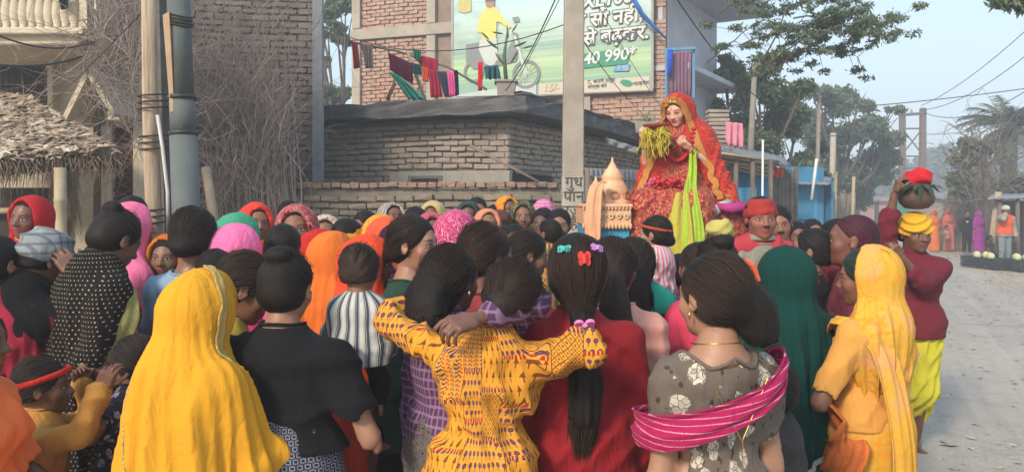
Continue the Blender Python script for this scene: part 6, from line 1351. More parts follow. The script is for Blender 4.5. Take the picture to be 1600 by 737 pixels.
person(874, 330, 5.9, 186, 'girl with centre-parted hair beside the painted pole', [('kurta', g_top, F_('plum_kurta', (90, 40, 60)), {}), ('trousers', g_pants, DGR, {})], ('bun_low', {}), skin='mid', base=.06)
person(804, 352, 5.2, 178, 'child with cropped hair in the middle of the crowd', [('shirt', g_top, F_('grey_tee', (110, 110, 112)), {})], ('crop', {}), skin='deep')
person(857, 344, 4.75, 60, 'toddler with back turned, held on a shoulder under a striped shawl', [('shirt', g_top, F_('striped_shawl', (206, 150, 84), 'stripes', (60, 90, 60), sc=1.3), dict(sleeve=1.6, hem=.6, t=.03))], ('crop', {}), base=.80, skin='dark')
person(872, 363, 4.95, 180, 'woman carrying the toddler under a striped shawl', [('shawl', g_hood, F_('striped_shawl', (206, 150, 84), 'stripes', (60, 90, 60), sc=1.3), dict(z1=.8, nohead=1)), ('skirt', g_skirt, DGR, {})], ('bun_low', {}), skin='dark')
# ---------- centre right ----------
person(960, 377, 2.95, -28, 'girl in a peach top with a frizzy brown side ponytail', [('top', g_top, F_('peach_top', (226, 160, 146)), dict(sleeve=1.2, hem=.7, neck=.075)), ('skirt', g_skirt, BLK, {})], ('ponytail', dict(len=.30, at=(.03, -.10, .0), side=.05, vol=1.3)), lod='near', strand=500, skin='dark', hcol=hair_mat('hair_dark_brown', (.010, .007, .006), (.040, .022, .016)), acc=[earring((-1,), solid('silver_metal', (.8, .8, .8), .2, 1))])
person(992, 375, 3.3, -20, 'girl with long open wavy hair in a dark top', [('top', g_top, BLK, dict(sleeve=1.2, hem=.7)), ('scarf', g_scarf, F_('teal_scarf', (30, 160, 140)), {}), ('skirt', g_skirt, DGR, {})], ('open', dict(len=.22, vol=1.1)), lod='near', strand=400, skin='mid')
PV = F_('pink_vest', (226, 110, 128), 'stripes', (200, 200, 206), sc=.7)
def hb2(J, root):
    mb = MB(); mb.tube([J.hp(.086 * math.cos(a), -.012 + .104 * math.sin(a), .045 + .02 * math.sin(a)) for a in [2 * PI * q / 24 for q in range(25)]], .005, 6, False, 1.6); mb.build('hair_band', F_('rust_band', (190, 80, 50)), root, True)
person(1022, 340, 4.0, 62, 'baby girl in a pink and white vest held up in front of the statue', [('jumper', g_top, F_('beige_jumper', (186, 170, 160)), dict(sleeve=1.85, hem=.7, t=.02, h=.008)), ('vest', g_top, PV, dict(sleeve=0, hem=.66, t=.035, h=.008)), ('trousers', g_pants, F_('brown_trousers', (96, 70, 56)), dict(h=.010))], ('bun_low', dict(vol=.95)), lod='near', base=.85, skin='light', wide=1.1, hk=1.08, strand=80, legs={'R': ((.14, .14, .66), (.14, .1, .32)), 'L': ((.14, .14, .66), (.14, .1, .32))}, arms={'B': ('d', (.15, .3, -1), (-.1, 1, -.2))}, acc=[hb2])
person(1088, 383, 3.75, 25, 'woman with a messy black bun holding up the baby girl', [('kurta', g_top, F_('violet_check', (90, 52, 96), 'check', (140, 110, 150)), dict(sleeve=1.2)), ('skirt', g_skirt, DGR, {})], ('bun_low', dict(vol=1.1)), skin='dark', lod='near', strand=150, arms={'L': ('d', (.5, .5, -.4), (.1, .6, .5))})
person(1118, 376, 3.2, 8, 'woman with a high black bun and a pink wrap between statue and floral dress', [('wrap', g_hood, F_('pink_wrap', (214, 60, 96)), dict(z1=.8, nohead=1, w=.17)), ('skirt', g_skirt, BLK, {})], ('bun_top', {}), skin='dark', lod='near', strand=160)
person(1060, 398, 4.4, 5, 'shorter woman in brown behind the floral dress', [('kurta', g_top, F_('brown_kurta2', (96, 70, 52)), {}), ('skirt', g_skirt, DGR, {})], ('bun_low', {}), skin='dark')
TUR = F_('lime_turban', (196, 186, 96))
man(1124, 338, 5.1, 158, 'man in a pale lime turban peering out beside the statue', F_('sky_shirt', (150, 180, 200)), skin='mid', more=[('turban', g_turban, TUR, dict(t=.012))], hood_pad=.02, turn=.1)
GRY = F_('stone_grey_shirt', (142, 140, 126), vary=.2, stain=srgb(150, 100, 104)); RT = F_('brick_red_turban', (170, 52, 50))
man(1189, 305, 4.35, 178, 'tall man in a stone grey shirt and brick red turban facing the camera', GRY, DGR, skin='mid', powder=.8, moustache=1, lod='near', hood_pad=.02, wide=.98, hk=.98, more=[('turban', g_turban, RT, dict(t=.008, zc=.052)), ('neck_cloth', g_scarf, F_('powdered_cloth', (186, 60, 70)), dict(drop=.08, t=.008))], acc=[shirt_collar(GRY)], arms={'B': ('d', (.22, .0, -1), (.0, .25, -1))})
man(1217, 322, 5.3, 176, 'bearded man in a purple and white checked shirt behind the grey shirt', F_('checked_shirt', (190, 180, 190), 'check', (80, 60, 100), sc=1.2), skin='mid', moustache=1, powder=.4)
GRN = F_('bottle_green_sari', (10, 62, 56), vary=.2, weave=600)
J = sari(1225, 386, 3.10, 10, 'woman fully veiled in a bottle green sari with a silver edge', GRN, hood=dict(z1=.33, w=.17, t=.022, amp=.019, h=.008, nphi=13, fdir=(46, 18, 8), r1=.175, fwd=-.01), lod='near')
SLV = F_('silver_trim', (170, 176, 180), 'bandhani', (40, 80, 76), sc=.3); ve = [o for o in J.root.children if o.name.startswith('sari_veil')][0]
stuck(J, 'silver_edge', SLV, ve, [v3(-.3, -.1, .72), v3(-.1, -.3, .70), v3(.1, -.3, .76), v3(.25, -.15, .86)], .018, ve)
sari(1270, 340, 6.6, 190, 'young woman in a maroon scarf in front of the blue shed', F_('wine_scarf', (120, 36, 50)), hood=dict(z1=.8, nohead=1), hair='bun_low', skin='mid')
person(1246, 347, 6.2, 175, 'child in a red scarf in front of the blue shed', [('kurta', g_top, F_('rose_scarf', (180, 70, 84)), {}), ('scarf', g_scarf, F_('rose_scarf', (180, 70, 84)), {})], ('short', {}), skin='dark')
man(1266, 357, 4.05, 48, 'boy in a black jacket with a red collar looking up at the statue', F_('black_jacket', (34, 32, 40)), F_('black_jeans', (24, 24, 28)), skin='mid', turn=.25, nod=-.2, more=[('collar_scarf', g_scarf, F_('red_collar', (180, 40, 50)), dict(drop=.02, t=.010))], lod='near', arms={'R': ('d', (.1, .1, -1), (-.2, .5, -1)), 'L': ('d', (.1, .3, -1), (-.5, 1, -.2))})
PLM = F_('plum_shirt', (110, 44, 58), vary=.2, stain=srgb(120, 84, 90))
man(1330, 337, 3.95, 68, 'young man in a faded plum shirt with pink powder in his short hair', PLM, F_('ash_trousers', (90, 74, 66)), skin='dark', powder=.5, nod=-.05, lod='near', hcol=hair_mat('hair_pinked', (.014, .008, .009), (.10, .012, .035)), ho={}, hair='crop', arms={'L': ('d', (.1, -.1, -1), (-.1, .3, -1)), 'B': ('d', (.1, .1, -1), (0, .4, -1))}, hk=1.12)
man(1304, 344, 4.5, 66, 'man with orange powder on his forehead behind the plum shirt', F_('crimson_shirt', (120, 30, 44)), skin='dark', powder=.9, lod='mid')
person(1357, 368, 5.9, 20, 'small child with black hair on the road behind the plum shirt', [('shirt', g_top, DGR, {}), ('trousers', g_pants, DGR, {})], ('short', {}), skin='dark')
YO = F_('turmeric_sari', (222, 172, 52), 'bandhani', (226, 150, 44), sc=2.6, vary=.25, stain=srgb(206, 150, 120)); ORC = F_('orange_tie_dye', (212, 120, 56), 'bandhani', (196, 84, 40), sc=1.2)
J = person(1352, 389, 3.00, 42, 'woman in a turmeric yellow sari with folded arms beside the road', [('blouse', g_top, F_('saffron_blouse', (226, 160, 70)), dict(sleeve=.85, hem=.9, t=.008)), ('petticoat', g_skirt, YO, dict(r1=.22, n=11)),
     ('sari_veil', g_hood, YO, dict(z1=.12, w=.13, r1=.135, t=.020, arms_=0, amp=.018, h=.008, fdir=(56, 26, 5), face=(.13, .155, .16), open_=.02, front=False, back=.09, fwd=-.008))], ('bun_low', {}), lod='near', skin='mid', nod=.1, turn=.25, wide=1.12, strand=160, hcol=hair_mat('hair_greened', (.010, .014, .011), (.03, .06, .045)), powder=.2, arms={'L': ('d', (.45, .30, -1), (-1, .42, .10), 'relax'), 'R': ('d', (.15, .6, -1), (-1, .45, .12), 'relax')})
s_ = J.sb
ribbon(None, 'waist_drape', [v3(-.10, .14, 1.02) * s_, v3(-.19, .06, .96) * s_, v3(-.215, -.01, .86) * s_, v3(-.20, .05, .74) * s_, v3(-.12, .15, .66) * s_], [.15, .18, .17, .15, .14], ORC, J.root, 1.6, .010, (0, .5, 1), .006, 40)
ribbon(None, 'shoulder_drape', [v3(.02, .15, 1.16) * s_, v3(-.13, .06, 1.31) * s_, v3(-.135, -.10, 1.22) * s_, v3(-.13, -.17, .95) * s_, v3(-.12, -.18, .68) * s_, v3(-.12, -.17, .4) * s_], [.08, .09, .11, .12, .13, .13], YO, J.root, 1.3, .010, (1, -.3, 0), .005, 36)
MR = F_('maroon_shirt', (112, 34, 48), vary=.15); YL = F_('lime_dhoti', (206, 196, 38), vary=.18); YT = F_('golden_turban', (226, 172, 20))
JM = man(1430, 337, 5.26, 168, 'barefoot man in a maroon shirt and lime dhoti steadying a pot on his head', MR, None, skin='dark', lod='near', wide=.95, feet=True, turn=.30, nod=.05, hk=1.08, more=[], top_=dict(sleeve=1.35, hem=.80, t=.024, flare=.012), acc=[shirt_collar(MR)],
     arms={'R': ('w', (1399, 300, 5.20), (1, 0, -.1), 'hold', (-.5, .0, 0)), 'L': ('w', (1407, 400, 5.02), (.15, .25, -1), 'hold', (-.3, -1, .3))}, legs={'R': ((.09, .02, .46), (.10, .0, .075)), 'L': ((.05, .0, .46), (.04, -.12, .075))})
for o in list(JM.root.children):
    if o.name.startswith('trousers'): bpy.data.objects.remove(o)
s = JM.sb; p = [C(JM.up(-.05, 0, .93), JM.up(.05, 0, .93), .104 * s, k=0, f=.80)]
for kk in 'RL':
    a, b, c = JM.leg[kk]; p += [C(a, b, .108 * s, .092 * s, .05, .85), C(b, c + v3(0, 0, .12), .090 * s, .055 * s, .05, .9)]
p += [C((0, .0, .75), (0, .02, .45), .09, .06, .06), plane((0, 0, 1), .23 * s), plane((0, 0, -1), -.84 * s)]
V, Q = mesh_sdf(p, .009, multi(folds(.016, 40, 20, 30, .09, 5), folds(.010, -30, 12, 52, .09, 9)), .04); mobj('dhoti', mk_mesh('dhoti', V, Q, YL, True, vec={'fc': fc_body(V, JM)}), JM.root)
V, Q, fc_ = g_turban(JM, .0085, .014, 8, .020, .054); mobj('turban', mk_mesh('turban', V, Q, YT, True, vec={'fc': fc_}), JM.root)
# boy at the lower right behind the floral dress
man(1196, 566, 2.62, 75, 'small boy in a dark grey jacket at the elbow of the floral dress', F_('slate_jacket', (66, 62, 60), vary=.3), F_('grey_trousers2', (60, 56, 58)), skin='dark', lod='near', wide=1.25, top_=dict(t=.034, sleeve=1.9, cuff=.012, amp=.014, hem=.66), arms={'L': ('d', (.35, .25, -1), (-.2, .8, -.5))})
# ================= trees =================
def leaf_mat(name, cols, trans=.25):
    n = N(name, .7, .2); r = n.attr('lr', 'GEOMETRY', 'Fac'); c = n.ramp(r, [(0, cols[0]), (.5, cols[1]), (1, cols[2])]); n.color(c)
    tr = n.nd('ShaderNodeBsdfTranslucent'); n.plug(tr.inputs[0], n.mix(1, c, (1.0, 1.1, .6), 'MULTIPLY')); mx = n.nd('ShaderNodeMixShader'); mx.inputs[0].default_value = trans
    n.t.links.new(n.b.outputs[0], mx.inputs[1]); n.t.links.new(tr.outputs[0], mx.inputs[2]); n.t.links.new(mx.outputs[0], n.out.inputs[0]); return n.m
def leaves(name, clumps, n, size, mat, parent=None, seed=1, long_=1.6, droop=.3, flatz=.75):
    """clumps: (centre, radius); n leaves of bent diamond shape, denser at the outside of each clump"""
    r = np.random.RandomState(seed); w = np.array([c[1] ** 2 for c in clumps]); k = r.choice(len(clumps), n, p=w / w.sum()); C_ = np.array([c[0] for c in clumps], float)[k]; R_ = np.array([c[1] for c in clumps])[k]
    d = r.randn(n, 3); d /= np.linalg.norm(d, axis=1)[:, None]; q = r.rand(n) ** .45; d2 = d * np.array([1, 1, flatz]); P = C_ + d2 * (R_ * q)[:, None] * (1 + .25 * r.randn(n))[:, None]
    a = r.randn(n, 3) + d * .8 + np.array([0, 0, -droop]); a /= np.linalg.norm(a, axis=1)[:, None]; b = np.cross(a, r.randn(n, 3)); b /= np.linalg.norm(b, axis=1)[:, None]
    s = size * (.6 + .8 * r.rand(n)); a = a * (s * long_ * .5)[:, None]; b = b * (s * .36)[:, None]; nn = np.cross(a, b) ; nn = nn / (np.linalg.norm(nn, axis=1)[:, None] + 1e-9) * (s * .12)[:, None]
    V = np.stack([P - a, P + b + nn, P + a, P - b + nn], 1).reshape(-1, 3); F = np.arange(4 * n).reshape(n, 4)
    hf = (P - C_)[:, 2] / R_
    lr = np.clip(.5 + .25 * r.randn(n), 0, 1)
    o = mobj(name, mk_mesh(name, V, F, mat, False, attrs={'lr': np.repeat(lr, 4)}), parent); return o
BARK = solid('tree_bark', (.14, .11, .09), .95, bump=.8, bs=20, vary=.4); 
def branches(root, base, clumps, r0, seed, name='trunk', mat=None, every=1):
    rg = random.Random(seed); base = Vector(base); m = MB(); top = base + Vector((rg.uniform(-.3, .3), 0, (sum(c[0][2] for c in clumps) / len(clumps) - base.z) * .55))
    m.tube([base, base.lerp(top, .5) + Vector((rg.uniform(-.15, .15), 0, 0)), top], [r0, r0 * .8, r0 * .6], 9); m.build(name, mat or BARK, root, True); m = MB()
    for c, r in clumps[::every]:
        c = Vector(c); st = base.lerp(top, rg.uniform(.55, 1)); mid = st.lerp(c, .5) + Vector((rg.gauss(0, .2), 0, rg.uniform(-.1, .3))); rr_ = max(.02, r0 * .35); m.tube([st, mid, c], [rr_, rr_ * .6, rr_ * .2], 5)
        for q in range(3): m.tube([mid.lerp(c, q / 3), c + Vector((rg.gauss(0, r * .5), rg.gauss(0, r * .5), rg.gauss(0, r * .5)))], [rr_ * .35, rr_ * .1], 4, False)
    m.build('limb', mat or BARK, root, True)
def cl(D, pts, dd=.15, seed=0):
    rg = random.Random(seed); return [(tuple(W(x, y, D * (1 + rg.uniform(-dd, dd) * .5))), r / FPX * D) for x, y, r in pts]
def tree(label, base, D, pts, n, size, cols, seed, r0=.2, long_=1.6, trans=.25, name='tree', sub_=3, dd=.15):
    t = thing(name, label, 'tree'); c0 = cl(D, pts, dd, seed); rg = random.Random(seed); cs = []
    for c, r in c0:     # break each mass into smaller clumps with gaps
        for q in range(sub_): a = Vector((rg.gauss(0, 1), rg.gauss(0, 1), rg.gauss(0, .8))).normalized() * r * rg.uniform(.3, .95); cs.append((tuple(Vector(c) + a), r * rg.uniform(.35, .6)))
    b = W(base, 380, D); b.z = 0; branches(t, b, c0, r0, seed); leaves('crown', cs, n, size, leaf_mat('leaves_%d' % seed, cols, trans), t, seed, long_); return t
G1 = [(.07, .105, .062), (.11, .15, .085), (.165, .205, .12)]; G2 = [(.08, .115, .08), (.12, .16, .10), (.17, .205, .13)]; G3 = [(.05, .075, .045), (.08, .11, .06), (.12, .15, .08)]
tree('large dark leafy tree directly behind the statue and the blue shed', 1190, 20, [(1150, 130, 34), (1185, 120, 38), (1220, 150, 36), (1160, 180, 40), (1205, 200, 44), (1245, 190, 34), (1135, 110, 22), (1180, 250, 40), (1235, 250, 40), (1265, 230, 28), (1140, 220, 26), (1270, 270, 30), (1215, 285, 34), (1130, 160, 18), (1255, 140, 20)], 42000, .105, G1, 101, .22)
tree('rounder grey-green tree further down the road behind the double pole', 1320, 34, [(1300, 165, 36), (1340, 160, 34), (1370, 185, 34), (1290, 200, 40), (1340, 215, 44), (1385, 225, 26), (1310, 250, 40), (1360, 255, 36), (1270, 150, 24), (1395, 170, 14), (1270, 225, 30), (1290, 285, 34), (1340, 290, 30)], 34000, .15, G2, 102, .35)
tree('thin tree with sparse leaves in the gap left of the brick building', 515, 24, [(510, 20, 28), (535, 60, 20), (500, 60, 18), (530, 145, 26), (505, 140, 20), (540, 10, 18), (508, 95, 10), (525, 30, 20)], 6000, .11, G1, 103, .22, sub_=4)
# feathery overhanging branches
t = thing('overhanging_branch', 'feathery leafed branches hanging into the sky at top centre-right', 'branch'); rr = random.Random(17); m = MB(); cs = []; Db = 11.0
for (x0, y0_, x1, y1_) in ((1105, 100, 1215, 30), (1160, 70, 1300, 40), (1200, 60, 1355, 48), (1215, 95, 1340, 90), (1120, 20, 1250, -6), (1240, 30, 1385, 46), (1180, 110, 1225, 92), (1250, 5, 1340, 14), (1230, 70, 1378, 38)):
    a, b = W(x0, y0_, Db + rr.uniform(-.6, .6)), W(x1, y1_, Db + rr.uniform(-.6, .6)); P = [a.lerp(b, i / 8) + Vector((0, 0, .14 * math.sin(i / 8 * 3.1) + rr.gauss(0, .03))) for i in range(9)]; m.tube(P, [.014 * (1 - i / 10) for i in range(9)], 5)
    for i in range(2, 9):
        for q in range(3): e = P[i] + Vector((rr.gauss(.08, .18), rr.gauss(0, .15), rr.gauss(-.04, .14))); m.tube([P[i], e], [.007, .002], 3, False); cs.append((tuple(e), .11))
for (x0, y0_, x1, y1_) in ((1215, 110, 1250, 60), (1200, 100, 1290, 30), (1190, 98, 1230, 10)): m.tube([W(x0, y0_, Db), W((x0 + x1) / 2 + 4, (y0_ + y1_) / 2, Db), W(x1, y1_, Db)], [.014, .012, .008], 6)
m.build('twigs', BARK, t, True); leaves('leaflets', cs, 9500, .036, leaf_mat('feather_leaf', G2, .2), t, 6, 2.2, .6, .5)['kind'] = 'stuff'
t = thing('overhanging_branch', 'small dark leaf tip poking in at the top right corner of the sky', 'branch'); cs = [(tuple(W(x, y, 9)), .10) for x, y in ((1556, 2), (1575, 8), (1590, 2), (1568, -8), (1598, 10), (1582, -10))]
leaves('leaflets', cs, 500, .06, leaf_mat('leaf_tip', G1, .2), t, 7, 2.2); m = MB(); m.tube([W(1680, -60, 9), W(1600, -8, 9), W(1560, 3, 9)], [.03, .015, .005], 5); m.build('twig', BARK, t, True)
# far wood
tl = [(x, 262 + 14 * math.sin(x * .05) + rr.uniform(-8, 8) + (18 if x < 1420 else 0), rr.uniform(16, 26)) for x in range(1240, 1960, 13)] + [(x, 292 + rr.uniform(-8, 8), 22) for x in range(1240, 1960, 13)] + [(x, 315, 20) for x in range(1240, 1960, 15)]
cs = [(tuple(W(x, y, 110 + rr.uniform(-18, 18))), r / FPX * 110) for x, y, r in tl]; tag(leaves('distant_wood', cs, 26000, 1.0, leaf_mat('far_leaves', [(.06, .09, .06), (.085, .12, .08), (.11, .15, .10)], .2), None, 44, 1.3), None, None, None, 'stuff')
cs = [(tuple(W(x, 312 + rr.uniform(-12, 6), 75 + rr.uniform(-8, 8))), 22 / FPX * 75) for x in range(-200, 1240, 22)]; tag(leaves('distant_hedge', cs, 9000, .8, leaf_mat('far_leaves', [(.06, .09, .06), (.085, .12, .08), (.11, .15, .10)], .2), None, 45, 1.3), None, None, None, 'stuff')
# palm
t = thing('palm_tree', 'tall date palm with drooping fronds at the right edge', 'tree'); Dp_ = 32; b = W(1560, 380, Dp_); b.z = 0; tp = W(1578, 200, Dp_); m = MB(); m.tube([b, b.lerp(tp, .5) + Vector((.15, 0, 0)), tp], [.36, .30, .27], 12); m.build('trunk', solid('palm_bark', (.16, .13, .10), .95, bump=1, bs=9, vary=.5), t, True)
PG = leaf_mat('palm_leaf', [(.05, .075, .045), (.075, .105, .06), (.11, .14, .08)], .15); rr = random.Random(4)
for i in range(60):
    az = rr.uniform(0, 6.28); el = rr.uniform(-.75, 1.25); L = rr.uniform(1.5, 2.15); m = MB(); P = []; d = Vector((math.cos(az) * math.cos(el), math.sin(az) * math.cos(el), math.sin(el))); p = tp.copy()
    for k in range(10): P.append(p.copy()); p = p + d * L / 9; d = (d + Vector((0, 0, -.13))).normalized()
    m.tube(P, [.03 * (1 - k / 11) for k in range(10)], 4, False)
    for k in range(1, 10):
        for j in range(4):
            q = P[k - 1].lerp(P[k], j / 4); dd = (P[k] - P[k - 1]).normalized(); sd = dd.cross(Vector((0, 0, 1))).normalized(); ll = .42 * math.sin(min(1, (k + 1) / 8) * 1.9 + .3) + .08
            for sg in (-1, 1): e = q + (sd * sg * .75 + dd * .55 + Vector((0, 0, -.32 + rr.gauss(0, .12)))).normalized() * ll; m.add([q - dd * .04, q + dd * .04, e], [[0, 1, 2]])
    me = mk_mesh('frond', m.V, m.F, PG, False, attrs={'lr': np.full(len(m.V), rr.random())}); mobj('frond', me, t)
# dry twiggy bush tree + straw heap
t = thing('bare_tree', 'bare twiggy tree with dry creepers between the straw heap and the palm', 'tree'); m = MB(); rr = random.Random(9); Dd = 26
base = W(1540, 378, Dd); base.z = 0; m.tube([base, W(1545, 300, Dd), W(1535, 240, Dd)], [.22, .17, .09], 8); m.build('trunk', BARK, t, True); m = MB()
for i in range(110):
    st = W(rr.uniform(1500, 1590), rr.uniform(215, 330), Dd + rr.uniform(-1, 1)); P = twig(m, st, (rr.gauss(-.1, .6), rr.gauss(0, .3), rr.uniform(.2, 1)), rr.uniform(.7, 2.0), .022, .22, 6, rr)
    for q in range(2): twig(m, P[rr.randint(2, 6)], (rr.gauss(0, .8), rr.gauss(0, .3), rr.gauss(.4, .6)), rr.uniform(.4, .9), .014, .3, 4, rr)
for a in ((1535, 250, 1488, 178), (1540, 260, 1520, 190), (1545, 250, 1560, 185)): P = twig(m, W(a[0], a[1], Dd), W(a[2], a[3], Dd) - W(a[0], a[1], Dd), 2.0, .03, .08, 7, rr); 
m.build('twigs', solid('ashy_twig', (.20, .16, .13), .9, vary=.4), t, True)['kind'] = 'stuff'
leaves('crown', [(tuple(W(x, y, Dd)), r / FPX * Dd) for x, y, r in ((1505, 250, 18), (1500, 280, 20), (1512, 225, 14), (1498, 300, 14), (1540, 230, 14), (1590, 290, 24))], 2600, .14, leaf_mat('dusty_leaf', [(.09, .11, .07), (.13, .14, .09), (.17, .17, .11)], .2), t, 46)
t = thing('straw_heap', 'tall conical heap of straw and dry stalks behind the couple at the roadside', 'straw heap'); Dh = 28.5; c = W(1520, 378, Dh); c.z = 0
m = MB(); m.lathe([(1.15, 0), (1.0, .9), (.75, 1.9), (.45, 2.9), (.15, 3.6)], c, 20); m.build('core', solid('straw_core', (.26, .19, .13), .95, bump=1, bs=8, vary=.5), t, True); m = MB()
for i in range(2200):
    z = rr.uniform(0, 3.5); r = 1.2 * (1 - (z / 3.9) ** 1.4) + .05; a = rr.uniform(0, 6.28); p = c + Vector((r * math.cos(a), r * math.sin(a), z)); q = p + Vector((rr.gauss(.1, .14) + .12 * math.cos(a), .12 * math.sin(a), -rr.uniform(.3, .9))); m.tube([q, p], [.016, .006], 3, False)
m.build('stalks', solid('straw2', (.34, .25, .17), .9, vary=.5, vs=4), t, True)['kind'] = 'stuff'

# ---- double pole ----
t = thing('double_pole', 'pair of tall rusty brown posts joined by cross braces carrying the long wires', 'electricity pole'); RU = solid('rusty_post', (.17, .12, .10), .85, bump=.3, vary=.3); Dq = 45
for px, top in ((1409, 176), (1441, 169)): b = W(px, 380, Dq); b.z = 0; taper('post', b, W(px + 1, top, Dq), .36, .28, RU, t)
def strut(nm, a, b, r): m = MB(); m.tube([W(*a, Dq - .1), W(*b, Dq - .1)], r, 5); m.build(nm, RU, t)
strut('cross_arm', (1404, 180), (1447, 177), .09); strut('brace', (1410, 201), (1441, 201), .05); strut('brace', (1411, 203), (1440, 240), .045); strut('brace', (1440, 203), (1411, 240), .045); strut('brace', (1411, 244), (1440, 244), .045); strut('brace', (1411, 263), (1440, 262), .05)
for px in (1405, 1424, 1446): m = MB(); c = W(px, 176, Dq); m.lathe([(.07, 0), (.09, .05), (.05, .1), (.08, .15), (.03, .22)], c, 8); m.build('insulator', solid('porcelain', (.35, .3, .28), .3), t, True)
m = MB(); b = W(1171, 380, 15.5); b.z = 0; m.tube([b, W(1172, 250, 15.5), W(1180, 90, 15.5)], [.075, .065, .05], 9); tag(m.build('utility_pole', solid('grey_wood_pole', (.26, .23, .20), .9, bump=.4, vary=.3), None, True), 'thin weathered wooden pole standing right behind the statue', 'pole')
m = MB(); b = W(1273, 380, 19); b.z = 0; m.tube([b, W(1280, 150, 19)], [.06, .05], 8); tag(m.build('utility_pole', solid('grey_wood_pole', (.26, .23, .20)), None, True), 'slim grey pole in front of the dark tree above the blue shed door', 'pole')
m = MB(); m.tube([W(1268, 312, 16.2), W(1276, 248, 16.2)], .030, 8); tag(m.build('tube_lamp', solid('white_tube', (.75, .75, .73), .3), None, True), 'unlit white tube lamp on the slim pole above the blue shed', 'lamp')
m = MB(); b = W(1190, 330, 12.3); b.z = 0; m.tube([b, W(1192, 218, 12.3)], .018, 8); tag(m.build('white_pipe', solid('white_tube', (.75, .75, .73), .3), None, True), 'thin white pipe standing right of the statue', 'pipe')
m = MB(); b = W(1298, 330, 26); b.z = 0; m.tube([b, W(1302, 208, 26)], .10, 8); tag(m.build('concrete_post', CONC_L, None, True), 'pale concrete post half hidden in the grey-green tree', 'pole')

# ---- sheds on the right ----
BLU = solid('blue_shed_paint', (.055, .24, .42), .7, bump=.2, vary=.35, vs=3); GWD = solid('grey_shed_wood', (.20, .165, .135), .9, bump=.5, vary=.5)
t = thing('blue_shed', 'bright blue tin shed with a rusty roof right behind the statue', 'shed'); Ds = 13.2
corrugated('wall', (wx(1145, Ds), Ds), (wx(1222, Ds), Ds + .6), 0, wz(262, Ds), BLU, t, .012, .12); m = MB(); m.sheet(W(1095, 228, 12.2), W(1232, 258, 13.0), W(1225, 244, 15.5), W(1095, 218, 15.0), 30, 3, lambda u, v: (0, 0, .02 * math.sin(u * 90))); o = m.build('roof', TIN, t, True); o.modifiers.new('t', 'SOLIDIFY').thickness = .02
for k in range(7): bx(t, 'wall_board', W(1098 + k * 7.5, 292, 13.0), (.075, .04, 1.3), GWD, 0, .004)
for k in range(9): m = MB(); m.tube([W(1100 + rr.uniform(-4, 10), 236 + k * 2.4, 12.3 + k * .1), W(1205 + rr.uniform(-8, 12), 250 + k * 3.2, 12.6 + k * .1)], rr.uniform(.016, .03), 6); m.build('roof_pole', GWD if k % 2 else BAM, t, True)
for px in (1150, 1176, 1204): m = MB(); m.tube([Vector((wx(px, 12.6), 12.6, 0)), W(px, 250, 12.6)], .04, 8); m.build('post', GWD, t, True)
f = bx(t, 'door', (wx(1162, 13.0), 13.02, 1.0), (.42, .05, 2.0), solid('blue_door', (.07, .30, .50), .6), .0)
t = thing('blue_kiosk', 'blue wooden kiosk with plank doors beside the thin bamboo fence', 'shed'); Dk = 17.5
m = MB(); 
for k in range(12): bx(t, 'plank', (wx(1228, Dk) + k * .082, Dk + k * .02, wz(318, Dk) * .5 + .55), (.078, .04, 2.3), BLU if k not in (2, 3, 9) else solid('blue_door', (.07, .30, .50), .6), .1, .003)
bx(t, 'side_wall', (wx(1293, Dk) , Dk + .9, 1.12), (.06, 1.6, 2.25), BLU, .2); m = MB(); m.sheet(W(1215, 286, 17), W(1296, 288, 17.2), W(1300, 276, 19), W(1215, 274, 19), 20, 3, lambda u, v: (0, 0, .02 * math.sin(u * 70))); o = m.build('roof', TIN, t, True); o.modifiers.new('t', 'SOLIDIFY').thickness = .02
bx(t, 'door_bolt', (wx(1250, 17.4), 17.40, 1.35), (.30, .03, .03), GRI)
t = thing('timber_lean_to', 'rough grey timber lean-to between the blue shed and the blue kiosk', 'shed'); 
for k in range(14): m = MB(); px = 1196 + k * 3.6; m.tube([Vector((wx(px, 15), 15, 0)), W(px + rr.uniform(-2, 2), 262 + rr.uniform(-6, 14), 15)], rr.uniform(.03, .05), 6); m.build('post', GWD, t, True)
m = MB(); m.sheet(W(1182, 250, 14.2), W(1228, 262, 14.4), W(1235, 254, 16), W(1185, 244, 16), 12, 2); o = m.build('roof', TIN, t, True); o.modifiers.new('t', 'SOLIDIFY').thickness = .02
hang('orange_cloth', 'orange and green cloths drying under the lean-to roof', ((1200, 262), (1223, 262), (1222, 278), (1202, 276)), cf('marigold', 236, 96, 40), 14.2, .03); hang('pink_bedding', 'pale pink cloth hanging in the dark tree behind the statue', ((1133, 190), (1160, 193), (1162, 232), (1136, 226)), cf('palepink', 216, 140, 160), 14.8, .05)
# stub brick pillar near tree
t = thing('brick_pillar', 'unfinished brick pillar with bent rods behind the statue veil', 'pillar'); c = W(1121, 190, 15.6)
for k in range(12): o = bpy.data.objects.new('brick', rr.choice(brick_variants(.42, .3, .075, BR_OLD, 2))); o.location = (c.x, c.y, c.z + .2 - k * .088); o.rotation_euler = (0, 0, rr.uniform(-.04, .04)); link(o, t)
bx(t, 'core', (c.x, c.y + .03, c.z - 1.5), (.36, .26, 3.4), MORT); 
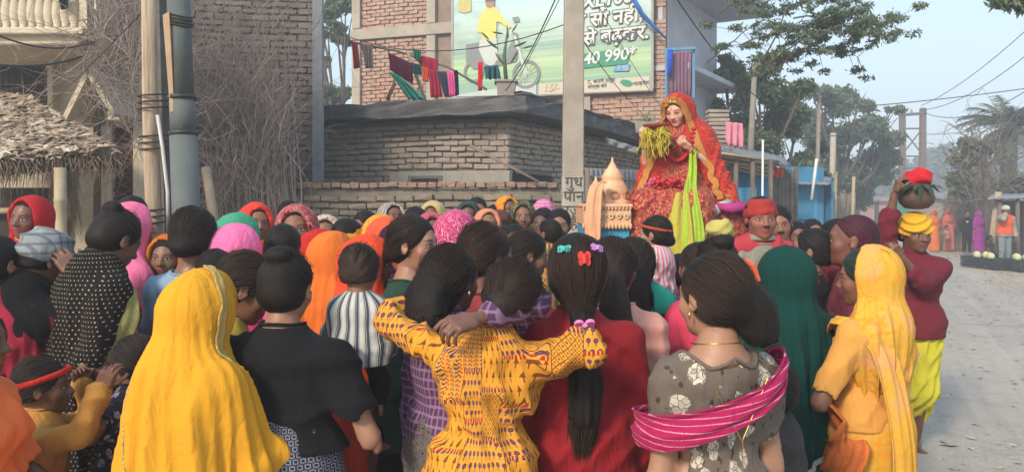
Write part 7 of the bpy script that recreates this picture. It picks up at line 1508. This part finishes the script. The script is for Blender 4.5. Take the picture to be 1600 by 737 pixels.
# bamboo fence
t = thing('bamboo_fence', 'rickety fence of split bamboo along the road beyond the blue kiosk', 'fence'); FB = solid('old_bamboo', (.30, .24, .18), .85, bump=.3, vary=.4)
A_, B_ = Vector((wx(1288, 19), 19, 0)), Vector((wx(1336, 30), 30, 0))
for k in range(90): p = A_.lerp(B_, k / 89) + Vector((rr.gauss(0, .03), 0, 0)); m = MB(); m.tube([p, p + Vector((rr.gauss(0, .05), rr.gauss(0, .03), 1.9 + rr.gauss(0, .14)))], .028, 5); m.build('stake', FB, t)
for z in (.5, 1.1, 1.65): m = MB(); m.tube([A_ + Vector((-.04, -.03, z)), B_ + Vector((-.04, -.03, z))], .03, 5); m.build('rail', FB, t)
for px, py in ((1302, 268), (1330, 276)): m = MB(); m.tube([Vector((wx(px, 21), 21, 0)), W(px + 4, py, 21)], .045, 7); m.build('post', BAM, t, True)
# far huts
def hut(label, px0, px1, ptop, D, wall, roof, depth=3, eave=.3, cat='hut', rise=.35, strips=0):
    t = thing('roadside_hut', label, cat, 'huts far down the road'); x0, x1 = wx(px0, D), wx(px1, D); zt = wz(ptop, D)
    m = MB(); m.box(((x0 + x1) / 2, D + depth / 2, (zt - rise) / 2), (x1 - x0, depth, zt - rise), None, 0, .02); m.build('wall', wall, t)
    m = MB(); m.sheet((x0 - eave, D - .4, zt - rise - .05), (x1 + eave, D - .4, zt - rise - .05), (x1 + eave, D + depth, zt), (x0 - eave, D + depth, zt), 24, 3, lambda u, v: (0, 0, .02 * math.sin(u * 80))); o = m.build('roof', roof, t, True); o.modifiers.new('t', 'SOLIDIFY').thickness = .05
    w = (x1 - x0)
    bx(t, 'door', (x0 + w * .3, D - .02, .9), (w * .22, .06, 1.8), solid('dark_door', (.05, .03, .025)), 0)
    for k in range(strips): bx(t, 'shutter_slat', ((x0 + x1) / 2, D - .03, .3 + k * (zt - rise - .4) / strips), (w * .8, .04, (zt - rise - .4) / strips * .6), solid('shutter_grey', (.32, .29, .26), .6), 0)
    return t
RF = solid('rust_roof', (.30, .21, .17), .8, .1, vary=.4); MUD = solid('mud_wall', (.33, .24, .18), .95, bump=.3, vary=.3); PNK = solid('pinkish_wall', (.42, .26, .22), .9, vary=.3)
hut('mud hut with a rusty tin roof beyond the bamboo fence', 1322, 1364, 302, 48, PNK, RF); hut('small hut with pinkish wall right of the rusty roofed hut', 1360, 1392, 308, 56, PNK, RF, rise=.2); hut('hut with a blue cloth on its wall near the double pole', 1388, 1412, 306, 60, solid('bluish_wall', (.22, .28, .38), .9), RF, rise=.2)
hut('green painted hut left of the shuttered shop', 1440, 1474, 298, 42, solid('green_wall', (.05, .26, .19), .8, vary=.3), TIN, rise=.3); hut('shuttered shop with a pale tin roof in front of the straw heap', 1472, 1506, 298, 36, solid('pale_wall', (.40, .34, .29), .9, vary=.3), TIN, 3, .2, 'shop', .3, 9)
# vegetable stall at right edge
t = thing('market_stall', 'dark wooden stall with a flat tin roof at the right edge of the road', 'stall'); Dv = 20
m = MB(); m.sheet(W(1543, 310, 21), W(1690, 306, 21), W(1690, 300, 24.5), W(1550, 303, 24.5), 30, 3, lambda u, v: (0, 0, .015 * math.sin(u * 120))); o = m.build('roof', TIN, t, True); o.modifiers.new('t', 'SOLIDIFY').thickness = .03
DW = solid('dark_stall_wood', (.09, .07, .055), .9, bump=.5, vary=.5)
for k in range(13): bx(t, 'plank', (wx(1562 + k * 11, 23.2), 23.2, .92), (.17, .05, 1.75), DW, 0, .01)
for px in (1562, 1590, 1640): m = MB(); m.tube([Vector((wx(px, 21.2), 21.2, 0)), W(px, 308, 21.2)], .055, 7); m.build('post', GWD, t, True)
m = MB(); m.tube([Vector((wx(1545, 21.4), 21.4, 0)), W(1560, 300, 21.4)], .09, 7); m.build('slanting_post', WOODP, t, True)
# crates of gourds
CRT = solid('dark_crate', (.035, .04, .045), .7, vary=.3); GOU = solid('pale_gourd', (.55, .60, .30), .5, vary=.25); ROP = WR
def crate(px, py, D, w, d, h, rz, label):
    t = thing('vegetable_crate', label, 'crate', 'open crates of gourds'); c = Vector((wx(px, D), D, 0)); R = RZ(rz)
    def sidep(nm, off, sz): m = MB(); m.box(c + R @ Vector(off), sz, R, 0, .008); m.build(nm, CRT, t)
    sidep('base', (0, 0, .03), (w, d, .04))
    for k in range(4):
        z = .06 + k * h / 4.2
        sidep('slat', (0, -d / 2, z + .02), (w, .02, h / 5.5)); sidep('slat', (0, d / 2, z + .02), (w, .02, h / 5.5)); sidep('slat', (-w / 2, 0, z + .02), (.02, d, h / 5.5)); sidep('slat', (w / 2, 0, z + .02), (.02, d, h / 5.5))
    return c, R
for ci, (px, D, lab, n_) in enumerate(((1528, 20.8, 'leftmost low dark crate of pale gourds at the roadside', 3), (1549, 20.3, 'middle low dark crate beside the seated vendor', 2), (1590, 19.9, 'crate of gourds behind the standing vendor at right', 3))):
    c, R = crate(px, 400, D, .42 if ci != 2 else .55, .8, .26, .1, lab)
    for k in range(n_):
        m = MB(); q = c + R @ Vector((-.12 + .12 * k, -.15 + .2 * (k % 2), .33)); prof = [(.01, -.10), (.055, -.08), (.085, -.03), (.09, .02), (.065, .07), (.02, .10)]; m.lathe(prof, q, 12); tag(m.build('gourd', GOU, None, True), ('pale green gourd, %s in the %s' % (('nearest', 'middle', 'farthest')[k] if n_ == 3 else ('nearer', 'farther')[k], ('leftmost crate', 'middle crate', 'rightmost crate behind the vendor')[ci])), 'gourd', 'gourds in the roadside crates')
# people down the road
person(1460, 328, 27, 185, 'woman in an orange sari near the green hut', [('petticoat', g_skirt, TNG, {}), ('veil', g_hood, TNG, dict(z1=.6))], None, lod='far', hands=False)
person(1483, 327, 27.5, 170, 'woman in a coral and pink sari beside the shuttered shop', [('petticoat', g_skirt, F_('coral_sari_far', (220, 110, 90)), {}), ('veil', g_hood, F_('coral_sari_far', (220, 110, 90)), dict(z1=.6))], None, lod='far', hands=False)
def heart(J, root):
    m = MB(); c = J.up(.06, .145, 1.2); P = [c + v3(.045 * (math.sin(a) ** 3), .004, .045 * (13 * math.cos(a) - 5 * math.cos(2 * a) - 2 * math.cos(3 * a) - math.cos(4 * a)) / 16) for a in [2 * PI * q / 24 for q in range(24)]]; m.quad(*P); m.build('heart_print', WHT, root)
person(1511, 329, 25.5, 175, 'boy in black with a white heart printed on his jumper', [('jumper', g_top, BLK, dict(sleeve=1.9, hem=.8)), ('trousers', g_pants, BLK, {})], ('short', {}), sex='m', lod='far', acc=[heart])
person(1530, 329, 25.0, 195, 'woman in a bright purple sari beside the boy in black', [('petticoat', g_skirt, F_('purple_sari', (158, 40, 150)), {}), ('veil', g_hood, F_('purple_sari', (158, 40, 150)), dict(z1=.5))], None, lod='far', hands=False)
person(1572, 321, 20.3, 188, 'vendor in an orange vest and pale jacket standing by the gourd crates', [('jacket', g_top, F_('pale_jacket', (176, 166, 150), 'check', (120, 110, 100)), dict(sleeve=1.8, hem=.8, t=.03)), ('vest', g_top, F_('orange_vest', (236, 92, 44)), dict(sleeve=0, hem=.86, t=.038)), ('trousers', g_pants, F_('pale_jeans', (130, 140, 142)), {}), ('headcloth', g_turban, WHT, {})], ('short', {}), sex='m', lod='mid', skin='dark', arms={'R': ('t', (.10, .16, 1.45), (.9, .1, -.8)), 'L': ('d', (.3, 0, -1), (-.1, .5, -1))})
person(1547, 352, 21.0, 200, 'dark figure sitting low between the crates and the stall', [('shirt', g_top, F_('dull_brown', (70, 50, 44)), dict(hem=.55)), ('trousers', g_pants, BLK, {})], ('short', {}), lod='far', skin='deep', H=1.0, base=.0, fix=(wx(1547, 21.0), 21.0, -.15), legs={'R': ((.14, .36, .62), (.14, .42, .15)), 'L': ((.16, .34, .62), (.14, .42, .15))})
person(1337, 318, 40, 10, 'person in pale blue walking far down the road', [('shirt', g_top, F_('far_blue', (130, 150, 176)), {}), ('trousers', g_pants, DGR, {})], ('short', {}), lod='far', hands=False)
person(1480, 352, 27, 180, 'small child squatting in front of the shuttered shop', [('shirt', g_top, F_('far_pink', (190, 130, 110)), {})], ('short', {}), lod='far', hands=False)

# ---- pot, cloth and leaves on the man's head ----
c = np.array(W(1432, 327, 5.24)); POT = solid('dark_clay', (.10, .062, .048), .6, bump=.2, vary=.3)
m = MB(); m.lathe([(.03, 0), (.075, .01), (.108, .045), (.116, .08), (.10, .12), (.068, .14), (.064, .155), (.085, .168), (.08, .172)], c, 28); m.build('clay_pot', POT, None, True); tag(bpy.data.objects['clay_pot'], 'dark clay pot balanced on the golden turban of the barefoot man', 'pot')
cc = c + v3(.005, 0, .205); V, Q = mesh_sdf([El(cc, (.098, .09, .045), 0), El(cc + v3(.01, 0, .030), (.070, .07, .045), .03), El(cc + v3(-.05, 0, .0), (.05, .05, .035), .03)], .006, folds(.009, 40, 30, 70, .03, 7), .02); o = mobj('cloth_bundle', mk_mesh('cloth_bundle', V, Q, fabric('red_bundle', srgb(196, 36, 48)), True, vec={'fc': V})); tag(o, 'red cloth bundle on top of the clay pot', 'cloth')
t = thing('leaf_wreath', 'ring of drooping dark green mango leaves between pot and red cloth', 'leaves'); rr = random.Random(3); LG = solid('mango_leaf', (.035, .07, .035), .45, vary=.4)
for i in range(26):
    a = i / 26 * 6.28 + rr.uniform(-.1, .1); p = Vector(c) + Vector((.08 * math.cos(a), .08 * math.sin(a), .168)); d = Vector((math.cos(a), math.sin(a), rr.uniform(-1.0, -.1))).normalized(); s = d.cross(Vector((0, 0, 1))).normalized(); L = rr.uniform(.07, .12); m = MB(); dn = Vector((0, 0, -.02))
    m.add([p, p + d * L * .4 + s * .018, p + d * L + dn, p + d * L * .4 - s * .018, p + d * L * .45 + Vector((0, 0, .008))], [[0, 4, 1], [1, 4, 2], [2, 4, 3], [3, 4, 0]]); m.build('leaf', LG, t)
m = MB(); rr = random.Random(6)
V, Q = mesh_sdf([El(W(1470, 714, 5.25) * 1.0 + Vector((0, 0, -.02)), (.28, .16, .028), 0)], .012); 
tag(mobj('pink_powder', mk_mesh('pink_powder', V, Q, solid('gulal_powder', (.55, .16, .22), .95, vary=.4), True)), 'faint patch of pink colour powder on the road by the bare foot', 'powder')

# ================= the statue =================
IDR = fabric('statue_red_brocade', mute(srgb(150, 10, 44)), 'bandhani', srgb(206, 150, 96), sc=1.25, rough=.6, vary=.15); VEIL = fabric('statue_veil', mute(srgb(176, 22, 30)), 'bandhani', srgb(196, 96, 52), sc=1.3, rough=.6, vary=.2)
GB = fabric('gold_border', srgb(196, 140, 70), 'bandhani', srgb(120, 40, 30), sc=.35, rough=.45); GRS = fabric('green_gauze', mute(srgb(150, 190, 44)), 'bandhani', srgb(206, 206, 70), sc=.8, rough=.5)
JI = pose(1.62, 'f', hk=1.14, turn=-.25, nod=.38, roll=.03, wide=1.0, arms={'L': ('d', (.42, .28, -1), (-.85, .75, .75), 'hold', (-.4, 0, 1)), 'R': ('d', (.50, .45, -.9), (-.05, .8, 1.0), 'hold', (-.4, 0, 1))})
DI = 6.45; tg = W(1058, 146, DI); ix, iy, iz = tg.x, DI, tg.z - (JI.hc[2] + .108 * JI.hs + .02)
R = np.array(RZ(RAD(158))); h0 = R @ JI.hc; root = empty('goddess_statue', 'large painted statue of a seated goddess veiled in red and gold', 'statue', (ix - h0[0], iy - h0[1], iz), RAD(158))
CLAY = N('painted_clay', .45, .4); hl = CLAY.attr('hl'); x, y, z = CLAY.sep(hl)
# reuse the face masks through the skin material with its own tone
V, Q, HL = body_mesh(JI, 'near', True, True, False); b = mobj('body', mk_mesh('body', V, Q, skin_mat(), True, vec={'hl': HL}), root); b.color = (.66, .38, .27, 1); b['powder'] = .12; b['bindi'] = 1.0; b['moustache'] = 0.0
for w in (('hair', 1), ): 
    V, Q, fc_ = hair_mesh(JI, .007, 'open', 3, 1.1, len=.3); mobj('hair', mk_mesh('hair', V, Q, hair_mat(), True, vec={'fc': fc_}), root)
s = JI.sb
V, Q, fc_ = g_top(JI, .009, t=.020, sleeve=.62, hem=.86, amp=.008, neck=.075); mobj('blouse', mk_mesh('blouse', V, Q, IDR, True, vec={'fc': fc_}), root)
# seated lap and falling skirt
p = [C((-.08, 0, .86), (.08, 0, .86), .15, k=0), C((-.12, .05, .82), (-.18, .44, .70), .12, .11, .08), C((.12, .05, .82), (.18, .44, .70), .12, .11, .08), C((0, .2, .76), (0, .42, .68), .12, .12, .1), C((-.20, .45, .66), (-.28, .55, -.10), .12, .16, .1), C((.20, .45, .66), (.28, .55, -.10), .12, .16, .1), C((0, .45, .64), (0, .55, -.10), .13, .20, .1), C((-.35, .1, .5), (.35, .1, .5), .2, k=.2), plane((0, 0, 1), -.08)]
V, Q = mesh_sdf(p, .012, multi(folds(.016, 60, 10, 10, .08, 4), folds(.012, -30, 20, 40, .1, 8)), .05); fc_ = np.stack([V[:, 0] + V[:, 1] * .5, V[:, 2] - V[:, 1] * .7, V[:, 1]], 1); mobj('skirt', mk_mesh('skirt', V, Q, IDR, True, vec={'fc': fc_}), root)
# veil: shell open at the front
hp = JI.hp; up = JI.up; hs = JI.hs
p = [El(hp(0, -.015, .028), v3(.100, .112, .104) * hs, 0, JI.Hm), C(hp(0, -.05, -.02), up(0, -.06, 1.28), .105 * hs, .14, .08), C(up(-.16, -.04, 1.24), up(.16, -.04, 1.24), .10, k=.10), C(up(0, -.08, 1.15), (0, -.12, .72), .27, .36, .12, .75), C(up(-.20, .0, 1.15), (-.40, .06, .62), .09, .13, .10), C(up(.20, .0, 1.15), (.33, .12, .62), .09, .12, .10)]
p += [sub(El(hp(0, .112, -.03), v3(.088, .150, .128) * hs, .01, JI.Hm)), sub(C(hp(0, .22, -.13), (0, .42, .70), .15, .30, .04)), plane((0, 0, 1), .70, .01)]
V, Q = mesh_sdf(p, .010, multi(folds(.014, 40, 12, 14, .08, 14), folds(.010, -28, 8, 30, .1, 18)), .04); fc_ = fc_body(V, JI); mobj('veil', mk_mesh('veil', V, Q, VEIL, True, vec={'fc': fc_}), root); vo = [o for o in root.children if o.name.startswith('veil')][0]
for sg in (-1, 1):
    stuck(JI, 'veil_border', GB, vo, [hp(0, .115, .11), hp(sg * .07, .10, .085), hp(sg * .098, .06, .0), hp(sg * .11, .05, -.10), up(sg * .17, .13, 1.16), up(sg * .24, .18, 1.0), v3(sg * .30, .2, .84), v3(sg * .34, .2, .73)], .055, vo, off=.006)
stuck(JI, 'veil_border', GB, vo, [v3(-.40, .2, .745), v3(-.45, -.05, .745), v3(-.25, -.32, .745), v3(.1, -.4, .745), v3(.42, -.15, .745), v3(.44, .15, .745)], .06, vo, off=.006)
ribbon(None, 'green_sash', [up(-.12, .16, 1.16), v3(-.14, .28, .98), v3(-.16, .52, .80), v3(-.20, .64, .55), v3(-.22, .72, .25), v3(-.24, .76, .02)], [.05, .07, .10, .15, .20, .24], GRS, root, 1.6, .014, (1, 0, 0), .005, 36)
ribbon(None, 'green_sash', [v3(-.10, .54, .78), v3(-.10, .63, .58), v3(-.10, .72, .30), v3(-.10, .76, .05)], [.10, .18, .26, .34], fabric('yellow_gauze', srgb(170, 160, 60), 'bandhani', srgb(206, 190, 90), sc=.8), root, 1.6, .014, (1, 0, 0), .005, 30)
ribbon(None, 'silver_sash', [v3(.26, .48, .74), v3(.34, .58, .50), v3(.40, .66, .20), v3(.42, .70, -.02)], [.08, .10, .11, .11], fabric('silver_sash', srgb(96, 90, 130), 'check', srgb(190, 180, 180), sc=.6), root, 1, .006, (1, 0, 0), .005, 12)
# tinsel, plate, garland, jewels
pl = JI.arm['R'][2] * .6 + JI.arm['L'][2] * .4 + v3(.03, .08, .10); m = MB(); m.lathe([(.02, 0), (.08, .01), (.11, .035), (.105, .04), (.0, .015)], pl, 24); m.build('offering_plate', solid('dark_red_plate', (.24, .05, .04), .4), root, True)
rr = random.Random(12); m = MB()
for i in range(220):
    a = rr.uniform(0, 6.28); st = Vector(pl) + Vector((math.cos(a) * .035 + rr.choice((-.05, .05)), math.sin(a) * .06, rr.uniform(-.03, .03))); L = rr.uniform(.08, .24) * rr.choice((.5, 1)); m.tube([st, st + Vector((rr.gauss(0, .02), rr.gauss(0, .02), -L * .5)), st + Vector((rr.gauss(0, .03), rr.gauss(0, .03), -L))], [.0045, .0045, .003], 4, False)
m.build('yellow_tinsel', solid('yellow_tinsel', (.60, .47, .03), .6, vary=.3, vs=30, spec=.6), root, True)['kind'] = 'stuff'
m = MB(); 
for i in range(24): a = PI * (i / 23) ; q = JI.N0 + v3(math.cos(a) * .12, .12 + .05 * math.sin(a), -.04 - .26 * math.sin(a)); m.lathe([(.005, -.018), (.022, -.006), (.022, .006), (.005, .018)], q, 7)
m.build('garland', solid('red_flower', (.5, .02, .03), .8, bump=.5), root, True)
for k in 'LR':
    w_ = JI.arm[k][2]; el = JI.arm[k][1]; d = unit(el - w_)
    for i in range(4): q = w_ + d * (.02 + .014 * i); x_ = unit(np.cross(d, v3(.3, .5, .9))); y_ = np.cross(d, x_); m = MB(); m.tube([q + .036 * (x_ * math.cos(a) + y_ * math.sin(a)) for a in [2 * PI * j / 14 for j in range(15)]], .005, 5, False); m.build('bangle', (REDG, GOLD, GRNG, GOLD)[i], root, True)
m = MB(); m.tube([hp(0, .07, .11), hp(0, .088, .075)], .006, 6); m.tube([hp(.05 * math.cos(a), .066 + .02 * math.sin(a), .085) for a in [PI * q / 10 for q in range(11)]], .004, 5, False); m.build('forehead_jewel', GOLD, root, True)
for sg in (-1, 1): m = MB(); m.lathe([(.004, -.05), (.022, -.03), (.018, -.01), (.006, 0)], hp(sg * .085, .01, -.04), 10); m.build('earring', GOLD, root, True)
for dx, dy, mt in ((-.02, .60, REDG), (.08, .58, REDG), (.16, .52, solid('pink_flower', (.6, .1, .2), .8))):
    m = MB(); 
    for i in range(14): q = v3(dx + rr.gauss(0, .025), dy - .14 + rr.gauss(0, .02), .86 + rr.gauss(0, .02)); m.lathe([(.004, -.02), (.026, 0), (.004, .02)], q, 6)
    m.build('flower', mt, root, True)
# ---- plinth ----
PBL = solid('plinth_blue', (.05, .33, .52), .6, bump=.15, vary=.25, vs=3); PCH = solid('peach_gilding', (.80, .47, .27), .5, bump=.3, bs=30, vary=.35, vs=10); PRD = solid('plinth_red', (.45, .05, .06), .6)
t = thing('statue_platform', 'blue platform with peach gilded bands and a domed turret carrying the statue', 'platform'); Dz = 6.3
m = MB(); m.box((wx(1045, 6.5), 6.75, .62), (1.35, 1.2, 1.24), None, 0, .02); m.build('base', PBL, t)
def ornate(x0, x1, D, zt, zb, depth):
    xm = (wx(x0, D) + wx(x1, D)) / 2; w_ = abs(wx(x1, D) - wx(x0, D)); yc = D + depth / 2
    m = MB(); m.box((xm, yc, (zb + .0) / 2), (w_ * .93, depth * .95, zb), None, 0, .01); m.build('side_box', PBL, t)
    m = MB(); m.box((xm, yc, (zt + zb) / 2), (w_, depth, zt - zb), None, 0, .008); m.build('gilded_band', PCH, t)
    m = MB(); m.box((xm, yc, zt + .014), (w_ * 1.05, depth * 1.05, .028), None, 0, .008); m.build('gilded_rail', PCH, t)
    m = MB(); 
    for k in range(int(w_ / .028) + 1): m.lathe([(.004, -.03), (.014, -.01), (.013, .012), (.004, .02)], (xm - w_ / 2 + k * .028, D - .012, zb - .004), 6); m.lathe([(.003, -.012), (.011, 0), (.003, .012)], (xm - w_ / 2 + k * .028, D - .012, zt - .008), 6)
    m.build('beaded_edge', PCH, t, True)['kind'] = 'stuff'
    m = MB(); zc = (zt + zb) / 2
    for k in range(int(w_ / .06)):
        cx = xm - w_ / 2 + .035 + k * .06; P = [Vector((cx + .022 * math.cos(a) * (1 - .6 * i_ / 12), D - .012, zc + .026 * math.sin(a) * (1 - .6 * i_ / 12))) for i_, a in enumerate([2 * PI * q / 9 for q in range(13)])]; m.tube(P, .006, 5)
    m.build('scroll_relief', solid('gilding_light', (.80, .56, .34), .45), t, True)
ornate(912, 986, 6.0, wz(324, 6.0), wz(352, 6.0), .75); ornate(1108, 1166, 6.25, wz(330, 6.25), wz(357, 6.25), .7)
cx = wx(958, 6.25); m = MB(); z0_ = wz(322, 6.25); m.lathe([(.155, 0), (.165, .02), (.15, .045), (.135, .06), (.13, .10), (.14, .12), (.10, .19), (.085, .22), (.095, .235), (.06, .29), (.035, .32), (.03, .335), (.012, .36), (.006, .40)], (cx, 6.3, z0_), 30); m.build('turret', PCH, t, True)
m = MB(); m.lathe([(.07, 0), (.075, .02), (.06, .05), (.062, .08), (.045, .14), (.03, .18), (.012, .21), (.004, .24)], (wx(932, 6.1), 6.15, z0_), 20); m.build('small_turret', PCH, t, True)
for k in range(8):
    a = 2 * PI * k / 8; m = MB(); m.tube([(cx + .146 * math.cos(a) + .03 * math.cos(q) * math.sin(a), 6.3 + .146 * math.sin(a) - .03 * math.cos(q) * math.cos(a), z0_ + .09 + .03 * math.sin(q)) for q in [2 * PI * j / 12 for j in range(13)]], .006, 5); m.build('oval_relief', solid('terracotta_relief', (.50, .20, .11), .6), t, True)
m = MB(); m.lathe([(.158, 0), (.162, .014), (.158, .03)], (cx, 6.3, z0_ - .004), 30); m.build('red_ring', PRD, t, True)
ribbon(None, 'peach_ribbon', [W(944, 284, 6.1), W(932, 292, 5.95), W(927, 330, 5.92), W(926, 380, 5.9), W(927, 420, 5.9)], [.05, .10, .12, .12, .12], fabric('peach_satin', srgb(230, 170, 130), rough=.4), t, 1.5, .006, (1, 0, 0), .006, 12)
m = MB(); m.tube([W(1118, 322, 6.1), W(1140, 326, 6.0), W(1160, 322, 6.1), W(1172, 350, 6.2), W(1172, 380, 6.2)], [.04, .06, .06, .05, .05], 10, True, .7); tag(m.build('draped_cloth', fabric('magenta_cloth', srgb(176, 60, 130)), None, True), 'magenta cloth draped over the right side of the statue platform', 'cloth')
m = MB(); m.tube([W(1112, 330, 6.05), W(1140, 316, 6.2)], [.05, .03], 8); tag(m.build('folded_cloth', fabric('check_towel', srgb(200, 200, 196), 'check', srgb(40, 90, 60)), None, True), 'green and white checked towel lying beside the statue', 'cloth')
m = MB(); m.sheet(W(905, 395, 6.35), W(925, 330, 6.4), W(925, 420, 6.4), W(890, 420, 6.35), 8, 5); o = m.build('red_drape', fabric('red_drape', srgb(170, 30, 54)), None, True); o.modifiers.new('t', 'SOLIDIFY').thickness = .02; tag(o, 'dark red cloth hanging at the left corner of the platform', 'cloth')

# ================= haze =================
m = MB(); m.box((30, 60, 9), (200, 150, 22)); hz_ = m.build('haze', None); hz_['kind'] = 'stuff'
hm = bpy.data.materials.new('haze_air'); hm.use_nodes = True; hm.node_tree.nodes.clear(); o_ = hm.node_tree.nodes.new('ShaderNodeOutputMaterial'); vp = hm.node_tree.nodes.new('ShaderNodeVolumePrincipled'); vp.inputs['Density'].default_value = .0058; vp.inputs['Color'].default_value = (.88, .93, 1, 1); vp.inputs['Anisotropy'].default_value = .2
hm.node_tree.links.new(vp.outputs[0], o_.inputs['Volume']); hz_.data.materials.clear(); hz_.data.materials.append(hm)

# lettering becomes real mesh
dg = bpy.context.evaluated_depsgraph_get()
for o in [o for o in bpy.data.objects if o.type == 'FONT']:
    me = bpy.data.meshes.new_from_object(o.evaluated_get(dg)); me.name = 'lettering'; q = bpy.data.objects.new('lettering', me); M = o.matrix_local.copy(); p = o.parent; nm = o.name; bpy.data.objects.remove(o); q.name = nm; link(q, p); q.matrix_local = M
